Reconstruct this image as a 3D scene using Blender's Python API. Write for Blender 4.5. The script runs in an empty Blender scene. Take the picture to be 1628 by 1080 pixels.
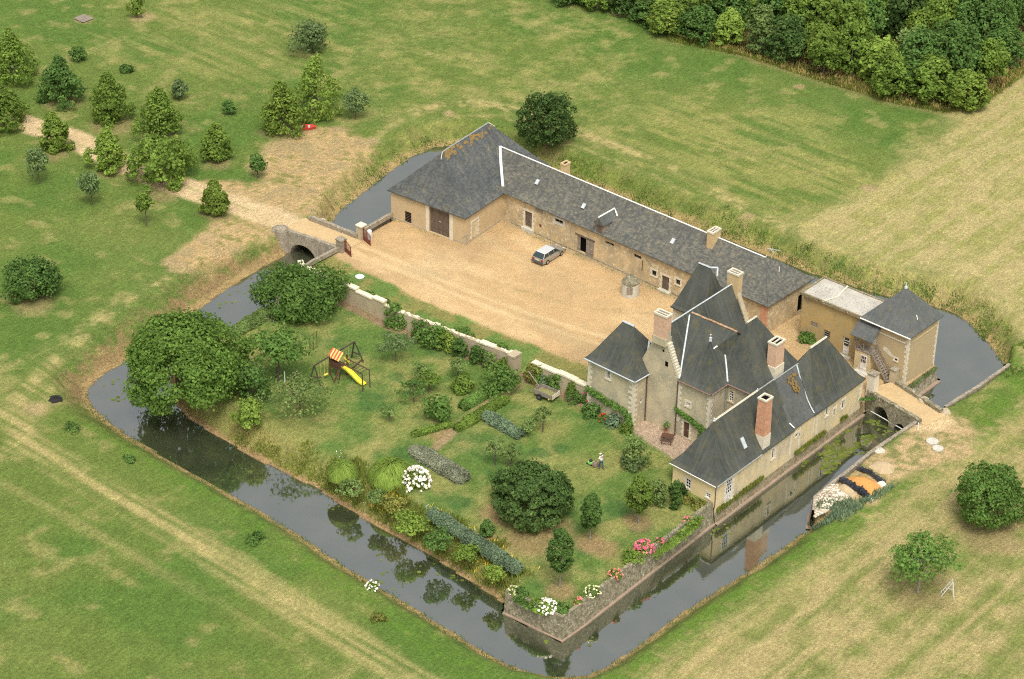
import bpy, math, random
import numpy as np
from mathutils import Vector, Matrix
R = math.radians
rng = np.random.default_rng(7)
random.seed(7)
scene = bpy.context.scene
COL = scene.collection

# ------------------------------------------------------------ camera, sky, sun, exposure
CAM_LOC = (153.5, -174.48, 130.0)
cam_data = bpy.data.cameras.new('camera'); cam = bpy.data.objects.new('camera', cam_data); COL.objects.link(cam)
cam.matrix_world = Matrix.Translation(CAM_LOC) @ Matrix.Rotation(R(40), 4, 'Z') @ Matrix.Rotation(R(58.5), 4, 'X') @ Matrix.Rotation(R(1.0), 4, 'Z')
cam_data.sensor_width = 36; cam_data.lens = 3750 / 1628 * 36
cam_data.clip_start = 1; cam_data.clip_end = 6000
scene.camera = cam

SUN_EL, SUN_AZ = R(60), R(-42)      # azimuth measured from +X towards +Y
world = bpy.data.worlds.new('World'); scene.world = world; world.use_nodes = True
wn = world.node_tree; wn.nodes.clear()
sky = wn.nodes.new('ShaderNodeTexSky'); sky.sky_type = 'NISHITA'; sky.sun_disc = False
sky.sun_elevation = SUN_EL; sky.sun_rotation = math.pi/2 - SUN_AZ
sky.air_density = 1.6; sky.dust_density = 6.0; sky.ozone_density = 1.0
hs = wn.nodes.new('ShaderNodeHueSaturation'); hs.inputs['Saturation'].default_value = 0.22
bg = wn.nodes.new('ShaderNodeBackground'); bg.inputs['Strength'].default_value = 0.15
wo = wn.nodes.new('ShaderNodeOutputWorld')
wn.links.new(sky.outputs[0], hs.inputs['Color']); wn.links.new(hs.outputs[0], bg.inputs[0]); wn.links.new(bg.outputs[0], wo.inputs[0])
sun_d = bpy.data.lights.new('sun', 'SUN'); sun_d.energy = 1.5; sun_d.angle = R(18); sun_d.color = (1.0, 0.94, 0.84)
sun = bpy.data.objects.new('sun', sun_d); COL.objects.link(sun)
sdir = Vector((math.cos(SUN_EL)*math.cos(SUN_AZ), math.cos(SUN_EL)*math.sin(SUN_AZ), math.sin(SUN_EL)))
sun.rotation_euler = sdir.to_track_quat('Z', 'Y').to_euler(); sun.location = (60, -60, 90)
scene.view_settings.view_transform = 'Standard'; scene.view_settings.look = 'None'
scene.view_settings.exposure = 0.32; scene.view_settings.gamma = 1.0
scene.cycles.use_denoising = False; scene.cycles.sample_clamp_indirect = 4; scene.cycles.filter_width = 1.1; scene.cycles.max_bounces = 6; scene.cycles.diffuse_bounces = 3; scene.cycles.transparent_max_bounces = 6

# ------------------------------------------------------------ surveyed points: where a sight line meets height z
_cr, _sr = math.cos(R(1.0)), math.sin(R(1.0))
_T = R(31.5); _A = R(-40)
def _ray(px, py):
    x, y = px - 814.0, -(py - 540.0)
    x, y = _cr*x - _sr*y, _sr*x + _cr*y
    d = (x, 3750*math.cos(_T) + y*math.sin(_T), -3750*math.sin(_T) + y*math.cos(_T))
    return (d[0]*math.cos(_A) + d[1]*math.sin(_A), -d[0]*math.sin(_A) + d[1]*math.cos(_A), d[2])
def at(px, py, z=0.0):
    d = _ray(px, py); k = (z - CAM_LOC[2]) / d[2]
    return (CAM_LOC[0] + k*d[0], CAM_LOC[1] + k*d[1])
def tall(px, py, px2, py2, z0=0.0):
    """height of something standing at ground point (px,py) whose top is seen at (px2,py2)"""
    x, y = at(px, py, z0); d = _ray(px2, py2)
    hx, hy = x - CAM_LOC[0], y - CAM_LOC[1]; L = math.hypot(hx, hy)
    k = L / ((d[0]*hx + d[1]*hy) / L)
    return CAM_LOC[2] + k*d[2] - z0
def pxm(x, y):                       # photo pixels per metre across the view at ground point
    return 3750 / math.sqrt((x-CAM_LOC[0])**2 + (y-CAM_LOC[1])**2 + CAM_LOC[2]**2)

# ------------------------------------------------------------ numpy noise and distance helpers
def _hash(ix, iy, seed):
    h = (ix.astype(np.int64)*374761393 + iy.astype(np.int64)*668265263 + seed*1442695041) & 0xffffffff
    h = ((h ^ (h >> 13)) * 1274126177) & 0xffffffff
    return ((h ^ (h >> 16)) & 0xffff) / 65535.0
def vnoise(x, y, seed=0):
    ix, iy = np.floor(x), np.floor(y); fx, fy = x-ix, y-iy
    fx = fx*fx*(3-2*fx); fy = fy*fy*(3-2*fy)
    a, b = _hash(ix, iy, seed), _hash(ix+1, iy, seed); c, d = _hash(ix, iy+1, seed), _hash(ix+1, iy+1, seed)
    return (a*(1-fx)+b*fx)*(1-fy) + (c*(1-fx)+d*fx)*fy
def fbm(x, y, seed=0, o=4):
    s = np.zeros_like(x); a = 0.5; t = 0
    for i in range(o):
        s += a*vnoise(x*2**i, y*2**i, seed+i*17); t += a; a *= 0.5
    return s/t
def seg_dist(x, y, a, b):
    ax, ay = a; bx, by = b; dx, dy = bx-ax, by-ay
    t = np.clip(((x-ax)*dx + (y-ay)*dy) / (dx*dx+dy*dy+1e-9), 0, 1)
    return np.hypot(x-ax-t*dx, y-ay-t*dy)
def line_dist(x, y, pts):
    d = np.full(x.shape, 1e9)
    for a, b in zip(pts[:-1], pts[1:]): d = np.minimum(d, seg_dist(x, y, a, b))
    return d
def inside(x, y, poly):
    c = np.zeros(x.shape, bool); n = len(poly)
    for i in range(n):
        (x1, y1), (x2, y2) = poly[i], poly[(i+1) % n]
        if y1 == y2: continue
        m = ((y1 > y) != (y2 > y)) & (x < (x2-x1)*(y-y1)/(y2-y1)+x1); c ^= m
    return c
def sdist(x, y, poly):               # positive inside
    d = line_dist(x, y, list(poly)+[poly[0]]); return np.where(inside(x, y, poly), d, -d)
def sstep(a, b, x):
    t = np.clip((x-a)/(b-a), 0, 1); return t*t*(3-2*t)

# ------------------------------------------------------------ materials
def mat(name, c1, c2=None, c3=None, s1=1.0, s2=6.0, rough=0.9, bump=0.0, bs=20.0, streak=None, sv=(4, .3), metal=0.0, spec=0.3,
        brick=None, amt3=0.5, speck=None):
    m = bpy.data.materials.new(name); m.use_nodes = True; nt = m.node_tree; N, L = nt.nodes, nt.links
    b = N['Principled BSDF']; b.inputs['Roughness'].default_value = rough; b.inputs['Metallic'].default_value = metal
    b.inputs['Specular IOR Level'].default_value = spec
    def rgb(c): return (c[0], c[1], c[2], 1)
    if c2 is None:
        b.inputs['Base Color'].default_value = rgb(c1); 
    tc = N.new('ShaderNodeTexCoord')
    def noise(scale, vec=None, det=4, rg=.55):
        n = N.new('ShaderNodeTexNoise'); n.inputs['Scale'].default_value = scale; n.inputs['Detail'].default_value = det
        n.inputs['Roughness'].default_value = rg; L.new(vec or tc.outputs['Object'], n.inputs['Vector']); return n.outputs['Fac']
    def ramp(f, lo, hi):
        r = N.new('ShaderNodeMapRange'); r.inputs[1].default_value = lo; r.inputs[2].default_value = hi; r.clamp = True; L.new(f, r.inputs[0]); return r.outputs[0]
    def mix(f, a, c, mode='MIX'):
        x = N.new('ShaderNodeMix'); x.data_type = 'RGBA'; x.blend_type = mode
        if isinstance(f, float): x.inputs[0].default_value = f
        else: L.new(f, x.inputs[0])
        for i, v in ((6, a), (7, c)):
            if isinstance(v, tuple): x.inputs[i].default_value = rgb(v)
            else: L.new(v, x.inputs[i])
        return x.outputs[2]
    col = None
    if c2 is not None:
        col = mix(ramp(noise(s1), .35, .65), c1, c2)
        if c3 is not None: col = mix(ramp(noise(s2), .62-.24*amt3, .85-.2*amt3), col, c3)
    if brick is not None:
        bt = N.new('ShaderNodeTexBrick'); bt.inputs['Scale'].default_value = 1.0
        bt.inputs['Brick Width'].default_value = brick[0]; bt.inputs['Row Height'].default_value = brick[1]
        bt.inputs['Mortar Size'].default_value = brick[2]; bt.inputs['Color1'].default_value = rgb(brick[3]); bt.inputs['Color2'].default_value = rgb(brick[4]); bt.inputs['Mortar'].default_value = rgb(brick[5])
        L.new(tc.outputs['UV'], bt.inputs['Vector'])
        col = mix(1.0, col if col is not None else c1, bt.outputs['Color'], 'MULTIPLY')
    if streak is not None:
        mp = N.new('ShaderNodeMapping'); mp.inputs['Scale'].default_value = (sv[0], sv[1], 1); L.new(tc.outputs['UV'], mp.inputs['Vector'])
        col = mix(ramp(noise(1.0, mp.outputs[0], 5, .6), .5, .72), col if col is not None else c1, streak)
    if speck is not None:
        col = mix(ramp(noise(speck[1], None, 2), .6, .7), col if col is not None else c1, speck[0])
    if col is not None: L.new(col, b.inputs['Base Color'])
    if bump:
        bn = N.new('ShaderNodeBump'); bn.inputs['Strength'].default_value = bump; bn.inputs['Distance'].default_value = 0.05
        L.new(noise(bs), bn.inputs['Height']); L.new(bn.outputs[0], b.inputs['Normal'])
    return m
def leafmat(name, c1, c2, c3=None, trans=0.47, s=0.7):
    m = bpy.data.materials.new(name); m.use_nodes = True; nt = m.node_tree; N, L = nt.nodes, nt.links; N.clear()
    out = N.new('ShaderNodeOutputMaterial'); df = N.new('ShaderNodeBsdfDiffuse'); tr = N.new('ShaderNodeBsdfTranslucent'); ms = N.new('ShaderNodeMixShader')
    geo = N.new('ShaderNodeNewGeometry'); r = N.new('ShaderNodeValToRGB'); L.new(geo.outputs['Random Per Island'], r.inputs[0])
    r.color_ramp.elements[0].color = (*c1, 1); r.color_ramp.elements[1].color = (*c2, 1)
    if c3: e = r.color_ramp.elements.new(0.93); e.color = (*c2, 1); r.color_ramp.elements[-1].color = (*c3, 1)
    tc = N.new('ShaderNodeTexCoord'); n = N.new('ShaderNodeTexNoise'); n.inputs['Scale'].default_value = s; n.inputs['Detail'].default_value = 2; L.new(tc.outputs['Object'], n.inputs['Vector'])
    mr = N.new('ShaderNodeMapRange'); mr.inputs[1].default_value = .3; mr.inputs[2].default_value = .7; mr.inputs[3].default_value = .88; mr.inputs[4].default_value = 1.55; L.new(n.outputs['Fac'], mr.inputs[0])
    oi = N.new('ShaderNodeObjectInfo'); mo = N.new('ShaderNodeMapRange'); mo.inputs[3].default_value = .85; mo.inputs[4].default_value = 1.15; L.new(oi.outputs['Random'], mo.inputs[0])
    mu = N.new('ShaderNodeMath'); mu.operation = 'MULTIPLY'; L.new(mr.outputs[0], mu.inputs[0]); L.new(mo.outputs[0], mu.inputs[1])
    vm = N.new('ShaderNodeVectorMath'); vm.operation = 'SCALE'; L.new(r.outputs[0], vm.inputs[0]); L.new(mu.outputs[0], vm.inputs['Scale'])
    L.new(vm.outputs[0], df.inputs[0]); L.new(vm.outputs[0], tr.inputs[0]); ms.inputs[0].default_value = trans
    L.new(df.outputs[0], ms.inputs[1]); L.new(tr.outputs[0], ms.inputs[2]); L.new(ms.outputs[0], out.inputs[0])
    return m
SLB = (.30, .17, .006)
M = {
 'slate': mat('slate', (.078,.084,.080), (.108,.113,.106), (.135,.12,.075), .5, 1.6, .62, .25, 9, streak=(.13,.135,.13), sv=(3,.25), brick=(*SLB,(.88,.88,.88),(1.12,1.12,1.1),(.75,.75,.75)), amt3=.35),
 'slate_dark': mat('slate_dark', (.050,.057,.050), (.078,.082,.070), (.11,.097,.048), .4, 1.1, .6, .25, 9, streak=(.10,.105,.09), sv=(3.5,.16), brick=(*SLB,(.9,.9,.9),(1.1,1.1,1.06),(.78,.78,.76)), amt3=.42),
 'slate_lichen': mat('slate_lichen', (.095,.098,.088), (.13,.13,.11), (.17,.155,.11), .8, 2.4, .75, .3, 9, streak=(.065,.07,.07), sv=(2.2,.4), brick=(*SLB,(.7,.7,.72),(1.35,1.3,1.2),(.55,.55,.55)), amt3=.6),
 'slate_barn': mat('slate_barn', (.075,.082,.082), (.105,.11,.105), (.15,.14,.10), .3, .9, .66, .25, 9, streak=(.055,.058,.058), sv=(2.5,.3), brick=(*SLB,(.75,.75,.76),(1.3,1.28,1.2),(.6,.6,.6)), amt3=.4),
 'zinc': mat('zinc', (.52,.56,.56), (.42,.46,.47), None, 3, rough=.5, metal=.0, spec=.5),
 'zinc_dull': mat('zinc_dull', (.25,.27,.26), (.33,.35,.33), None, 3, rough=.5),
 'mortar': mat('ridge_mortar', (.62,.58,.44), (.48,.45,.36), None, 5),
 'tile': mat('ridge_tile', (.42,.20,.10), (.52,.38,.24), (.30,.28,.22), 3, 9),
 'orange_lichen': mat('orange_lichen', (.27,.15,.035), (.15,.125,.06), None, 4),
 'plaster_barn': mat('plaster_barn', (.54,.405,.225), (.49,.365,.205), (.43,.345,.22), .5, 3, .95, .3, 12, streak=(.40,.33,.22), sv=(1.2,.5), amt3=.3),
 'plaster_wing': mat('plaster_wing', (.56,.42,.225), (.39,.31,.19), (.70,.60,.41), .55, 2.4, .95, .5, 10, streak=(.33,.27,.17), sv=(.8,.55), amt3=.45, speck=((.60,.53,.36), 3.0)),
 'plaster_manor': mat('plaster_manor', (.54,.465,.31), (.38,.34,.24), (.62,.49,.28), .6, 2.6, .95, .5, 10, streak=(.35,.31,.225), sv=(.9,.4), amt3=.4, speck=((.62,.54,.38), 5.0)),
 'plaster_south': mat('plaster_south', (.66,.52,.27), (.55,.455,.28), (.46,.40,.28), .5, 2.6, .95, .4, 10, streak=(.36,.33,.25), sv=(1.0,.35), amt3=.45, speck=((.62,.55,.38), 4.0)),
 'plaster_cream': mat('plaster_cream', (.74,.59,.32), (.70,.56,.30), (.62,.51,.30), .5, 3, .95, .15, 14, amt3=.3),
 'plaster_flat': mat('plaster_flat', (.45,.33,.13), (.36,.27,.125), (.40,.34,.21), .35, 1.5, .95, .3, 10, streak=(.27,.24,.15), sv=(.7,.35), amt3=.45),
 'plaster_tower': mat('plaster_tower', (.43,.335,.20), (.47,.36,.19), (.37,.32,.22), .35, 1.6, .95, .2, 10, amt3=.4),
 'stone_white': mat('stone_white', (.66,.60,.46), (.56,.50,.38), (.74,.69,.56), 3, 8, .9),
 'rubble': mat('rubble', (.24,.20,.14), (.36,.31,.23), (.11,.10,.075), 1.8, 5, .95, 1.0, 6, amt3=.55, speck=((.5,.46,.38), 7.0)),
 'rubble_light': mat('rubble_light', (.44,.36,.235), (.35,.29,.19), (.58,.50,.36), 1.2, 5, .95, .8, 7, speck=((.34,.30,.2), 5.0)),
 'moss_wall': mat('moss_wall', (.16,.14,.085), (.33,.285,.20), (.08,.09,.035), 2.2, 5, .95, 1.0, 6, amt3=.6, speck=((.46,.42,.34), 4.0)),
 'moat_wall': mat('moat_wall', (.30,.24,.15), (.20,.165,.09), (.10,.11,.05), 1.0, 3.2, .95, 1.0, 6, amt3=.5, speck=((.48,.42,.33), 5.0)),
 'ledge': mat('ledge_stone', (.36,.26,.19), (.28,.21,.15), None, 2),
 'coping': mat('wall_coping', (.78,.70,.52), (.66,.58,.41), (.45,.38,.27), 1.5, 4, .9, .4, 8, amt3=.4),
 'wood': mat('weathered_wood', (.145,.105,.075), (.10,.075,.055), None, 4, rough=.8, streak=(.20,.16,.12), sv=(9,.5)),
 'wood_grey': mat('grey_wood', (.27,.23,.18), (.19,.16,.125), None, 4, rough=.85, streak=(.34,.30,.24), sv=(9,.5)),
 'wood_brown': mat('brown_wood', (.13,.065,.04), (.09,.045,.03), None, 3, rough=.7),
 'wood_dark': mat('dark_log', (.055,.045,.03), (.09,.07,.045), None, 5, rough=.8),
 'bark': mat('bark', (.14,.11,.08), (.09,.07,.05), None, 5, rough=.95, bump=.5),
 'bark_pale': mat('bark_pale', (.30,.28,.23), (.2,.18,.14), None, 5, rough=.95),
 'glass': mat('window_glass', (.012,.014,.016), rough=.15, spec=.6),
 'dark': mat('dark_interior', (.008,.007,.006), rough=1, spec=0),
 'white': mat('white_paint', (.78,.77,.72), (.70,.69,.64), None, 3, rough=.5),
 'shutter': mat('shutter_white', (.72,.70,.66), (.62,.60,.56), None, 3, rough=.6),
 'brick': mat('chimney_brick', (.46,.215,.115), (.52,.28,.17), (.34,.18,.11), 2, 5, .9, .3, 12, brick=(.24,.09,.012,(.85,.85,.85),(1.15,1.1,1.05),(1.25,1.45,1.6))),
 'brick_pale': mat('chimney_brick_pale', (.56,.34,.22), (.60,.40,.28), (.45,.29,.20), 2, 5, .9, .3, 12, brick=(.24,.09,.012,(.88,.88,.88),(1.12,1.1,1.05),(1.15,1.25,1.35))),
 'brick_yellow': mat('chimney_plaster', (.60,.45,.24), (.52,.38,.2), (.46,.35,.2), 2, 6, .9),
 'pipe': mat('drainpipe', (.10,.06,.045), rough=.6),
 'gutter': mat('gutter_brown', (.22,.14,.11), rough=.6),
 'iron': mat('red_iron', (.20,.055,.04), (.15,.045,.035), None, 6, rough=.7),
 'sand': mat('gravel_sand', (.52,.375,.19), (.46,.33,.17), (.60,.46,.27), .6, 3, 1, .3, 20, amt3=.4),
 'orange_sand': mat('orange_sand', (.62,.30,.085), (.56,.27,.08), None, 2, rough=1, bump=.3),
 'grey_sand': mat('pale_sand', (.50,.38,.22), (.43,.33,.2), None, 2, rough=1, bump=.3),
 'tarp': mat('black_tarp', (.015,.018,.025), (.05,.055,.065), None, 4, rough=.35, spec=.5),
 'concrete': mat('concrete', (.56,.53,.44), (.45,.43,.36), None, 3, rough=.9),
 'flatroof': mat('flat_roof', (.50,.48,.42), (.38,.36,.31), (.52,.42,.30), .7, 2.2, .9, .3, 10, amt3=.5, speck=((.12,.13,.10), 5.0)),
 'stripe_red': mat('awning_red', (.62,.10,.06), rough=.6), 'stripe_yellow': mat('awning_yellow', (.78,.52,.16), rough=.6),
 'slide': mat('slide_yellow', (.80,.68,.06), rough=.3, spec=.5),
 'car_paint': mat('car_silver', (.40,.40,.37), rough=.28, metal=.55, spec=.6), 'car_roof_sheen': mat('car_roof_sheen', (.62,.63,.62), rough=.25, metal=.2, spec=.6),
 'car_glass': mat('car_glass', (.02,.035,.035), rough=.08, spec=.9), 'rubber': mat('rubber', (.02,.02,.02), rough=.8), 'hub': mat('hubcap', (.45,.45,.45), rough=.3, metal=.7),
 'bumper': mat('bumper_grey', (.09,.09,.085), rough=.6), 'tail': mat('tail_light', (.35,.02,.015), rough=.3), 'lamp': mat('head_lamp', (.7,.7,.68), rough=.15),
 'plate': mat('number_plate', (.72,.66,.42), rough=.5),
 'skin': mat('skin', (.45,.26,.17), rough=.6), 'shirt': mat('white_shirt', (.80,.80,.79), rough=.8), 'jeans': mat('blue_jeans', (.035,.085,.13), (.05,.11,.16), None, 8, rough=.9), 'hair': mat('dark_hair', (.04,.03,.02), rough=.8), 'shoe': mat('shoe', (.08,.06,.06), rough=.7),
 'mower_green': mat('mower_green', (.22,.55,.12), rough=.4), 'mower_black': mat('mower_black', (.03,.03,.035), rough=.5), 'bag': mat('grass_bag', (.34,.24,.18), (.22,.16,.12), None, 8),
 'red_plastic': mat('red_plastic', (.62,.08,.06), (.5,.06,.05), None, 4, rough=.5), 'terracotta': mat('terracotta', (.30,.12,.07), rough=.8),
 'metal_pale': mat('pale_metal', (.62,.62,.60), rough=.5), 'dish': mat('pale_dish', (.60,.70,.72), rough=.5),
 'soil': mat('soil', (.20,.135,.08), (.14,.10,.06), None, 3, rough=1), 'ash': mat('ash', (.015,.014,.014), (.03,.028,.026), None, 6, rough=1),
 'ochre_patch': mat('ochre_render', (.42,.22,.08), (.48,.29,.13), None, 3, rough=1),
}
G_ = {
 'lime': leafmat('foliage_lime', (.15,.225,.045), (.26,.35,.07), (.31,.34,.08)),
 'green': leafmat('foliage_green', (.125,.20,.042), (.225,.315,.062)),
 'mid': leafmat('foliage_mid', (.078,.155,.042), (.155,.25,.065)),
 'dark': leafmat('foliage_dark', (.055,.105,.032), (.115,.18,.052), (.17,.23,.07)),
 'plane': leafmat('foliage_plane', (.085,.155,.035), (.175,.27,.055)),
 'bright': leafmat('foliage_bright', (.095,.185,.045), (.185,.29,.07)),
 'yellow': leafmat('foliage_yellow', (.17,.26,.05), (.31,.40,.085)),
 'olive': leafmat('foliage_olive', (.13,.20,.06), (.25,.33,.11)),
 'grey': leafmat('foliage_grey', (.10,.16,.06), (.20,.26,.11)),
 'blue': leafmat('foliage_blue', (.115,.18,.105), (.24,.31,.19)),
 'lavender': leafmat('foliage_lavender', (0.184,0.204,0.129), (0.312,0.323,0.226)),
 'russet': leafmat('foliage_russet', (0.165,0.187,0.048), (0.312,0.306,0.081), (0.367,0.221,0.081)),
 'brown': leafmat('dry_stalks', (0.312,0.204,0.113), (0.459,0.323,0.194)),
 'weeds': leafmat('weeds', (0.147,0.221,0.040), (0.312,0.323,0.081), (0.514,0.374,0.097), s=.35),
 'drygrass': leafmat('dry_grass', (0.367,0.306,0.113), (0.588,0.425,0.194), (0.239,0.289,0.065), s=.35),
 'tallgrass': leafmat('tall_grass', (.10,.185,.04), (.165,.25,.06), (.24,.26,.09), s=.35),
 'lily': leafmat('lily_pad', (.08,.11,.02), (.14,.16,.035), trans=.1),
 'white_flower': leafmat('white_flower', (.80,.74,.66), (.82,.80,.74), trans=.2),
 'pink_flower': leafmat('pink_flower', (.75,.16,.24), (.80,.32,.38), trans=.2),
 'red_flower': leafmat('red_flower', (.62,.06,.03), (.70,.14,.06), trans=.2),
 'rose_flower': leafmat('rose_flower', (.50,.05,.10), (.60,.12,.18), trans=.2),
 'coral_flower': leafmat('coral_flower', (.75,.22,.18), (.78,.36,.30), trans=.2),
 'cream_flower': leafmat('cream_flower', (.75,.72,.35), (.82,.80,.6), trans=.2),
 'yellow_flower': leafmat('yellow_flower', (.70,.50,.05), (.75,.60,.12), trans=.2),
 'stones': leafmat('rubble_stones', (.30,.25,.18), (.66,.58,.46), (.45,.25,.15), trans=0),
}

# ------------------------------------------------------------ object helpers
ORG = {}
def thing(name, label, cat, loc=(0,0,0), group=None, rotz=0.0):
    o = bpy.data.objects.new(name, None); COL.objects.link(o); o.location = loc; o.rotation_euler = (0,0,rotz)
    o.empty_display_size = 0.3
    o['label'] = label; o['category'] = cat
    if group: o['group'] = group
    ORG[o.name] = Vector(loc); return o
def tag(o, label, cat, group=None):
    o['label'] = label; o['category'] = cat
    if group: o['group'] = group
    return o
class MB:
    def __init__(s): s.V = []; s.F = []; s.I = []; s.m = 0
    def poly(s, *p):
        b = len(s.V); s.V += [tuple(q) for q in p]; s.F.append(tuple(range(b, b+len(p)))); s.I.append(s.m)
    def box(s, x0, x1, y0, y1, z0, z1):
        x0, x1 = min(x0,x1), max(x0,x1); y0, y1 = min(y0,y1), max(y0,y1); z0, z1 = min(z0,z1), max(z0,z1)
        s.hexa([(x0,y0,z0),(x1,y0,z0),(x1,y1,z0),(x0,y1,z0),(x0,y0,z1),(x1,y0,z1),(x1,y1,z1),(x0,y1,z1)])
    def hexa(s, c):
        b = len(s.V); s.V += [tuple(q) for q in c]
        for f in ((3,2,1,0),(4,5,6,7),(0,1,5,4),(1,2,6,5),(2,3,7,6),(3,0,4,7)): s.F.append(tuple(b+i for i in f)); s.I.append(s.m)
    def wbox(s, p, q, t, z0, z1, off=0.0):          # wall-like box along p->q, thickness t centred (+off to the right)
        px, py = p; qx, qy = q; L = math.hypot(qx-px, qy-py); tx, ty = (qx-px)/L, (qy-py)/L; nx, ny = ty, -tx
        a, b = off-t/2, off+t/2
        z0 = z0 if isinstance(z0, tuple) else (z0, z0); z1 = z1 if isinstance(z1, tuple) else (z1, z1)
        s.hexa([(px+nx*b,py+ny*b,z0[0]),(qx+nx*b,qy+ny*b,z0[1]),(qx+nx*a,qy+ny*a,z0[1]),(px+nx*a,py+ny*a,z0[0]),
                (px+nx*b,py+ny*b,z1[0]),(qx+nx*b,qy+ny*b,z1[1]),(qx+nx*a,qy+ny*a,z1[1]),(px+nx*a,py+ny*a,z1[0])])
    def tube(s, pts, rads, n=6, cap=True):
        pts = [Vector(p) for p in pts]; b = len(s.V)
        if not isinstance(rads, (list, tuple)): rads = [rads]*len(pts)
        for i, p in enumerate(pts):
            d = (pts[min(i+1, len(pts)-1)] - pts[max(i-1, 0)]).normalized()
            u = d.orthogonal().normalized() if abs(d.z) > .95 or True else None
            u = Vector((0,0,1)).cross(d); u = u.normalized() if u.length > .1 else Vector((1,0,0)); v = d.cross(u)
            for k in range(n):
                a = 2*math.pi*k/n; s.V.append(tuple(p + (u*math.cos(a) + v*math.sin(a))*rads[i]))
        for i in range(len(pts)-1):
            for k in range(n):
                s.F.append((b+i*n+k, b+i*n+(k+1)%n, b+(i+1)*n+(k+1)%n, b+(i+1)*n+k)); s.I.append(s.m)
        if cap:
            s.F.append(tuple(b+k for k in range(n))[::-1]); s.I.append(s.m)
            e = b+(len(pts)-1)*n; s.F.append(tuple(e+k for k in range(n))); s.I.append(s.m)
    def bar(s, p, q, w=.1, h=None):                  # square-section bar
        p, q = Vector(p), Vector(q); d = (q-p).normalized(); h = h or w
        u = Vector((0,0,1)).cross(d); u = u.normalized() if u.length > .05 else Vector((1,0,0)); v = d.cross(u)
        c = []
        for e in (p, q):
            for a, b_ in ((-1,-1),(1,-1),(1,1),(-1,1)): c.append(tuple(e + u*a*w/2 + v*b_*h/2))
        s.hexa([c[0],c[1],c[2],c[3],c[4],c[5],c[6],c[7]])
    def lathe(s, c, prof, n=16):                     # prof: (r, z)
        b = len(s.V)
        for r, z in prof:
            for k in range(n):
                a = 2*math.pi*k/n; s.V.append((c[0]+r*math.cos(a), c[1]+r*math.sin(a), c[2]+z))
        for i in range(len(prof)-1):
            for k in range(n): s.F.append((b+i*n+k, b+i*n+(k+1)%n, b+(i+1)*n+(k+1)%n, b+(i+1)*n+k)); s.I.append(s.m)
        s.F.append(tuple(b+k for k in range(n))[::-1]); s.I.append(s.m); e = b+(len(prof)-1)*n; s.F.append(tuple(e+k for k in range(n))); s.I.append(s.m)
    def build(s, name, mats, parent=None, world=True, smooth=False):
        if not isinstance(mats, (list, tuple)): mats = [mats]
        me = bpy.data.meshes.new(name); off = Vector((0,0,0))
        if parent is not None and world: off = ORG.get(parent.name, Vector((0,0,0)))
        me.from_pydata([(v[0]-off.x, v[1]-off.y, v[2]-off.z) for v in s.V], [], s.F)
        for m in mats: me.materials.append(m)
        if len(mats) > 1: me.polygons.foreach_set('material_index', s.I)
        uvl = me.uv_layers.new(name='UVMap'); data = uvl.data
        for p in me.polygons:
            n = p.normal
            if abs(n.z) > .985: t = Vector((1,0,0)); b = Vector((0,1,0))
            else: t = Vector((0,0,1)).cross(n).normalized(); b = n.cross(t)
            for li in p.loop_indices:
                v = me.vertices[me.loops[li].vertex_index].co; data[li].uv = (v.dot(t), v.dot(b))
        if smooth: me.polygons.foreach_set('use_smooth', [True]*len(me.polygons))
        o = bpy.data.objects.new(name, me); COL.objects.link(o)
        if parent is not None: o.parent = parent; ORG[o.name] = off
        return o
def obj1(name, mb, mats, label, cat, group=None, smooth=False):    # a thing that is one mesh with its origin at its base
    xs = np.array(mb.V); c = Vector((float(xs[:,0].mean()), float(xs[:,1].mean()), float(xs[:,2].min())))
    me_o = mb.build(name, mats, None, smooth=smooth)
    me_o.data.transform(Matrix.Translation(-c)); me_o.location = c
    return tag(me_o, label, cat, group)

def np_mesh(name, V, Fq, mats, idx=None):
    me = bpy.data.meshes.new(name); n = len(V); f = len(Fq); k = Fq.shape[1]
    me.vertices.add(n); me.vertices.foreach_set('co', V.astype(np.float32).ravel())
    me.loops.add(f*k); me.loops.foreach_set('vertex_index', Fq.astype(np.int32).ravel())
    me.polygons.add(f); me.polygons.foreach_set('loop_start', np.arange(0, f*k, k, dtype=np.int32)); me.polygons.foreach_set('loop_total', np.full(f, k, np.int32))
    for m in (mats if isinstance(mats, (list, tuple)) else [mats]): me.materials.append(m)
    if idx is not None: me.polygons.foreach_set('material_index', idx.astype(np.int32))
    me.update(calc_edges=True); me.validate(); return me
def leaf_quads(P, Nrm, size, r, asp=1.5, up=0.0):
    n = len(P); rv = r.normal(size=(n,3)); d = Nrm*0.9 + rv*0.55; d[:,2] += up
    d /= np.linalg.norm(d, axis=1)[:,None]+1e-9
    t = np.cross(d, r.normal(size=(n,3))); t /= np.linalg.norm(t, axis=1)[:,None]+1e-9; b = np.cross(d, t)
    s = size*(0.65+0.7*r.random(n))[:,None]; t = t*s*asp/2; b = b*s/2
    V = np.stack([P-t, P-b*1.0, P+t, P+b*1.0], 1).reshape(-1,3); F = np.arange(4*n).reshape(n,4); return V, F
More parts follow.
